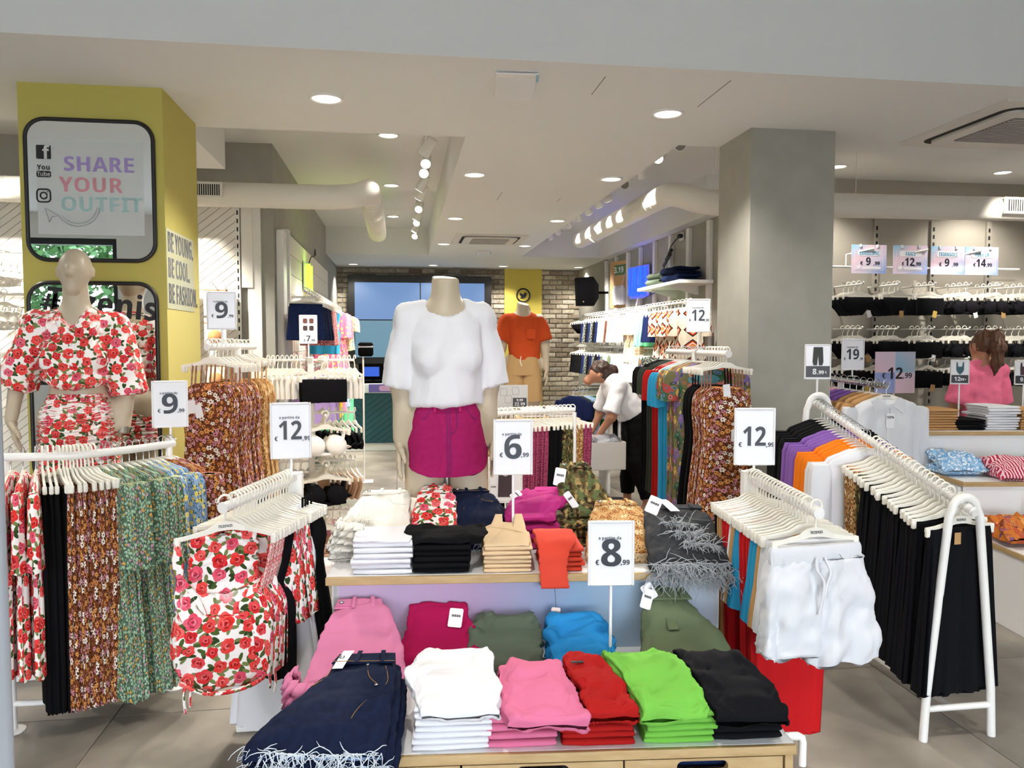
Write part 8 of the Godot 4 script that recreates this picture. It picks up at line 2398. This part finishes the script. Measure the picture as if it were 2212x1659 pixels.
	part(t, "white_tee", tf.into(MB.new()).rough(0.014, 6.0, 2), M.white_cotton)
	var pf := Field.new(Vector3(-0.2, 0.08, -0.26), Vector3(0.3, 1.05, 0.28), 0.012, 0.035)
	pf.cap(hip + Vector3(-0.02, 0.07, 0), hip + Vector3(0.01, -0.05, 0), 0.128, 0.14, Vector3(0.9, 1, 1.12))
	for s in [-1, 1]:
		pf.cap(hip + Vector3(0, 0.0, 0.07 * s), Vector3(0.0, 0.5, 0.1 * s), 0.105, 0.085)
		pf.cap(Vector3(0.0, 0.5, 0.1 * s), Vector3(0.05 + 0.06 * s, 0.17, 0.13 * s), 0.085, 0.066, Vector3.ONE, true)
	part(t, "black_trousers", pf.into(MB.new()).rough(0.01, 7.0, 4), M.black_soft)
	for s in [-1, 1]:
		var sh := Field.new(Vector3(-0.16, -0.005, 0.04 * s - 0.2), Vector3(0.26, 0.14, 0.04 * s + 0.3), 0.009, 0.02)
		sh.cap(Vector3(0.06 + 0.06 * s, 0.05, 0.13 * s), Vector3(-0.07 + 0.06 * s, 0.035, 0.14 * s), 0.045, 0.038)
		sh.plane(Vector3(0, -1, 0), -0.004)
		part(t, "shoe", sh.into(MB.new()), mat("shoe_black", Color8(24, 24, 26), 0.5))
	var bx2 := thing("carton", "open white carton of wrapped clothes held by the bending woman", "box", at + Vector3(-0.33, 0.46, 0.12), 0.06)
	for e in [[Vector3(-0.15, 0, -0.16), Vector3(0.17, 0.25, -0.154)], [Vector3(-0.15, 0, 0.154), Vector3(0.17, 0.25, 0.16)], [Vector3(-0.156, 0, -0.16), Vector3(-0.15, 0.25, 0.16)], [Vector3(0.17, 0, -0.16), Vector3(0.176, 0.25, 0.16)]]: part(bx2, "wall_panel", span(e[0], e[1], 0.001), mat("carton_plain", Color8(214, 210, 204), 0.7))
	part(bx2, "bottom_panel", span(Vector3(-0.15, 0, -0.16), Vector3(0.17, 0.006, 0.16)), M.carton_plain)
	solo("wrapped_clothes", slab([[Vector3(0, 0.7, -0.12), -0.13, 0.12, 0.05], [Vector3(0, 0.72, 0.0), -0.14, 0.13, 0.07], [Vector3(0, 0.7, 0.12), -0.12, 0.12, 0.05]], 30, 0.05, 4, 7, 16.0), mat("plastic_film", Color8(150, 150, 156), 0.15), "grey plastic wrapped clothes in the open carton", "package", at + Vector3(-0.33, 0.0, 0.12))
	# a box standing on the floor where her basket rests
	solo("black_tub", rod([W(1.88, 0, 6.55), W(1.88, 0.2, 6.55)], [0.15, 0.16], 24), M.shoe_black, "round black tub on the floor by the bending woman", "tub")
	for i in 4: solo("folded_tee", cached_fold(0.2, 0.26, 0.06, i % 3), M.white_cotton, "%s white bundle from the bottom, on the floor behind the trousers rail" % ORD[i], "folded top", W(1.62, 0.032 + 0.061 * i, 7.2))
	var cr := thing("stool", "white low stool holding blue clothes beyond the carton", "stool", W(2.0, 0, 8.0))
	part(cr, "seat", span(Vector3(-0.2, 0.26, -0.2), Vector3(0.2, 0.3, 0.2), 0.004), M.laminate_white)
	for x in [-0.17, 0.17]: part(cr, "leg", span(Vector3(x - 0.015, 0, -0.18), Vector3(x + 0.015, 0.26, 0.18), 0.003), M.laminate_white)
	solo("folded_jeans", cached_fold(0.22, 0.26, 0.09, 1), M.blue_denim, "blue clothes lying on the low white stool", "jeans", W(2.0, 0.35, 7.9))

	# a woman in pink seen from behind
	at = W(4.86, 0, 5.85)
	t = thing("person", "woman in a pink tee with a brown ponytail, seen from behind", "person", at, PI + 0.1)
	f = Field.new(Vector3(-0.32, 0.0, -0.22), Vector3(0.32, 1.72, 0.22), 0.0125, 0.045)
	f.cap(Vector3(0, 1.32, 0), Vector3(0, 1.1, 0), 0.15, 0.125, Vector3(1, 1, 0.72))
	f.cap(Vector3(0, 1.1, 0), Vector3(0, 0.9, 0), 0.125, 0.16, Vector3(1, 1, 0.72))
	f.cap(Vector3(0, 1.38, -0.01), Vector3(0, 1.5, 0.01), 0.055, 0.05)
	f.cap(Vector3(0, 1.585, -0.015), Vector3(0, 1.57, 0.02), 0.088, 0.082, Vector3(0.9, 1.1, 1))
	f.cap(Vector3(0, 1.55, 0.04), Vector3(0, 1.495, 0.05), 0.05, 0.034)
	f.cap(Vector3(0, 1.56, 0.1), Vector3(0, 1.54, 0.108), 0.012, 0.014)
	for s in [-1, 1]:
		f.cap(Vector3(0, 1.38, -0.01), Vector3(0.165 * s, 1.35, -0.01), 0.055, 0.056)
		f.path([Vector3(0.175 * s, 1.34, 0), Vector3(0.23 * s, 1.08, 0.02), Vector3(0.2 * s, 0.95, 0.16)], [0.05, 0.042, 0.03])
		f.cap(Vector3(0.085 * s, 0.88, 0), Vector3(0.09 * s, 0.48, 0), 0.095, 0.062)
		f.cap(Vector3(0.09 * s, 0.48, 0), Vector3(0.09 * s, 0.06, -0.01), 0.06, 0.036)
		f.cap(Vector3(0.09 * s, 0.04, -0.02), Vector3(0.095 * s, 0.035, 0.12), 0.036, 0.03)
		f.cap(Vector3(0.08 * s, 1.57, 0.0), Vector3(0.083 * s, 1.545, 0.0), 0.014, 0.01)
	b = f.into(MB.new())
	for s in [-1, 1]: hand_field(Vector3(0.2 * s, 0.95, 0.16), Vector3(-0.3 * s, 0.1, 0.95).normalized(), Vector3(-0.3 * s, -0.9, 0).normalized(), Vector3(-s, 0, 0), b, 0.95, 0.3)
	part(t, "body", b, skin)
	hf = Field.new(Vector3(-0.14, 1.2, -0.24), Vector3(0.14, 1.74, 0.14), 0.009, 0.03)
	hf.cap(Vector3(0, 1.6, -0.025), Vector3(0, 1.58, 0.0), 0.098, 0.092, Vector3(0.92, 1.1, 1))
	hf.cap(Vector3(0, 1.63, -0.09), Vector3(0, 1.66, -0.14), 0.035, 0.04)
	hf.path([Vector3(0, 1.66, -0.14), Vector3(0.01, 1.56, -0.17), Vector3(0.0, 1.44, -0.15), Vector3(0.01, 1.34, -0.13)], [0.042, 0.05, 0.042, 0.015])
	hf.cap(Vector3(0, 1.55, 0.09), Vector3(0, 1.5, 0.08), 0.07, 0.06, Vector3.ONE, false, true)
	part(t, "hair", hf.into(MB.new()).rough(0.014, 16.0, 5, Vector3(2.2, 0.5, 2.2)), mat("hair_auburn", Color8(84, 52, 34), 0.5))
	f = Field.new(Vector3(-0.36, 0.8, -0.24), Vector3(0.36, 1.5, 0.24), 0.012, 0.035)
	f.cap(Vector3(0, 1.3, 0), Vector3(0, 0.86, 0), 0.17, 0.18, Vector3(1, 1, 0.76), true)
	for s in [-1, 1]:
		f.cap(Vector3(0, 1.395, -0.012), Vector3(0.17 * s, 1.36, -0.01), 0.056, 0.062)
		f.cap(Vector3(0.175 * s, 1.34, 0), Vector3(0.24 * s, 1.08, 0.02), 0.075, 0.085, Vector3.ONE, true)
	f.cap(Vector3(0, 1.46, 0.02), Vector3(0, 1.6, 0.03), 0.075, 0.09, Vector3.ONE, false, true)
	part(t, "pink_tee", f.into(MB.new()).rough(0.016, 6.0, 3), fab("rose_pink", Color8(222, 110, 140)))
	f = Field.new(Vector3(-0.3, 0.06, -0.22), Vector3(0.3, 1.0, 0.22), 0.013, 0.035)
	f.cap(Vector3(0, 0.95, 0), Vector3(0, 0.86, 0), 0.14, 0.17, Vector3(1, 1, 0.74))
	for s in [-1, 1]:
		f.cap(Vector3(0.085 * s, 0.88, 0), Vector3(0.09 * s, 0.48, 0), 0.108, 0.08)
		f.cap(Vector3(0.09 * s, 0.48, 0), Vector3(0.09 * s, 0.1, -0.01), 0.078, 0.06, Vector3.ONE, true)
	part(t, "black_trousers", f.into(MB.new()), M.black_soft)

func _ready() -> void:
	rng.seed = 77
	var cam := Camera3D.new()
	cam.name = "camera"
	cam.fov = 2.0 * rad_to_deg(atan(829.5 / 1660.0))
	cam.position = Vector3(0, 1.6, 0)
	cam.rotation_degrees = Vector3(-3.1, -8.26, 0)
	cam.near = 0.05
	cam.far = 200.0
	add_child(cam)
	cam.current = true
	var we := WorldEnvironment.new()
	we.name = "environment"
	var e := Environment.new()
	e.background_mode = Environment.BG_SKY
	var sky := Sky.new()
	var sm := ProceduralSkyMaterial.new()
	sm.sky_top_color = Color(0.78, 0.85, 0.94)
	sm.sky_horizon_color = Color(0.93, 0.94, 0.95)
	sm.ground_bottom_color = Color(0.45, 0.44, 0.42)
	sm.ground_horizon_color = Color(0.7, 0.7, 0.7)
	sm.sky_energy_multiplier = 3.0
	sm.ground_energy_multiplier = 1.6
	sky.sky_material = sm
	e.sky = sky
	e.tonemap_mode = Environment.TONE_MAPPER_LINEAR
	e.tonemap_exposure = 1.1
	e.sdfgi_enabled = true
	e.ssao_enabled = true
	e.ssil_enabled = true
	we.environment = e
	add_child(we)
	bold = SystemFont.new()
	bold.font_names = PackedStringArray(["Droid Sans"])
	bold.font_weight = 700
	plain_font = SystemFont.new()
	plain_font.font_names = PackedStringArray(["Droid Sans"])
	mat("rack_white", Color8(238, 236, 232), 0.45)
	cloth_prints()
	build_room()
	fittings()
	pillar_dress()
	table()
	racks()
	wall_left_goods()
	wall_right_goods()
	bikini_wall()
	shelf_unit()
	back_area()
	outdoors()
	figures()
	far_hangers()
	gate()
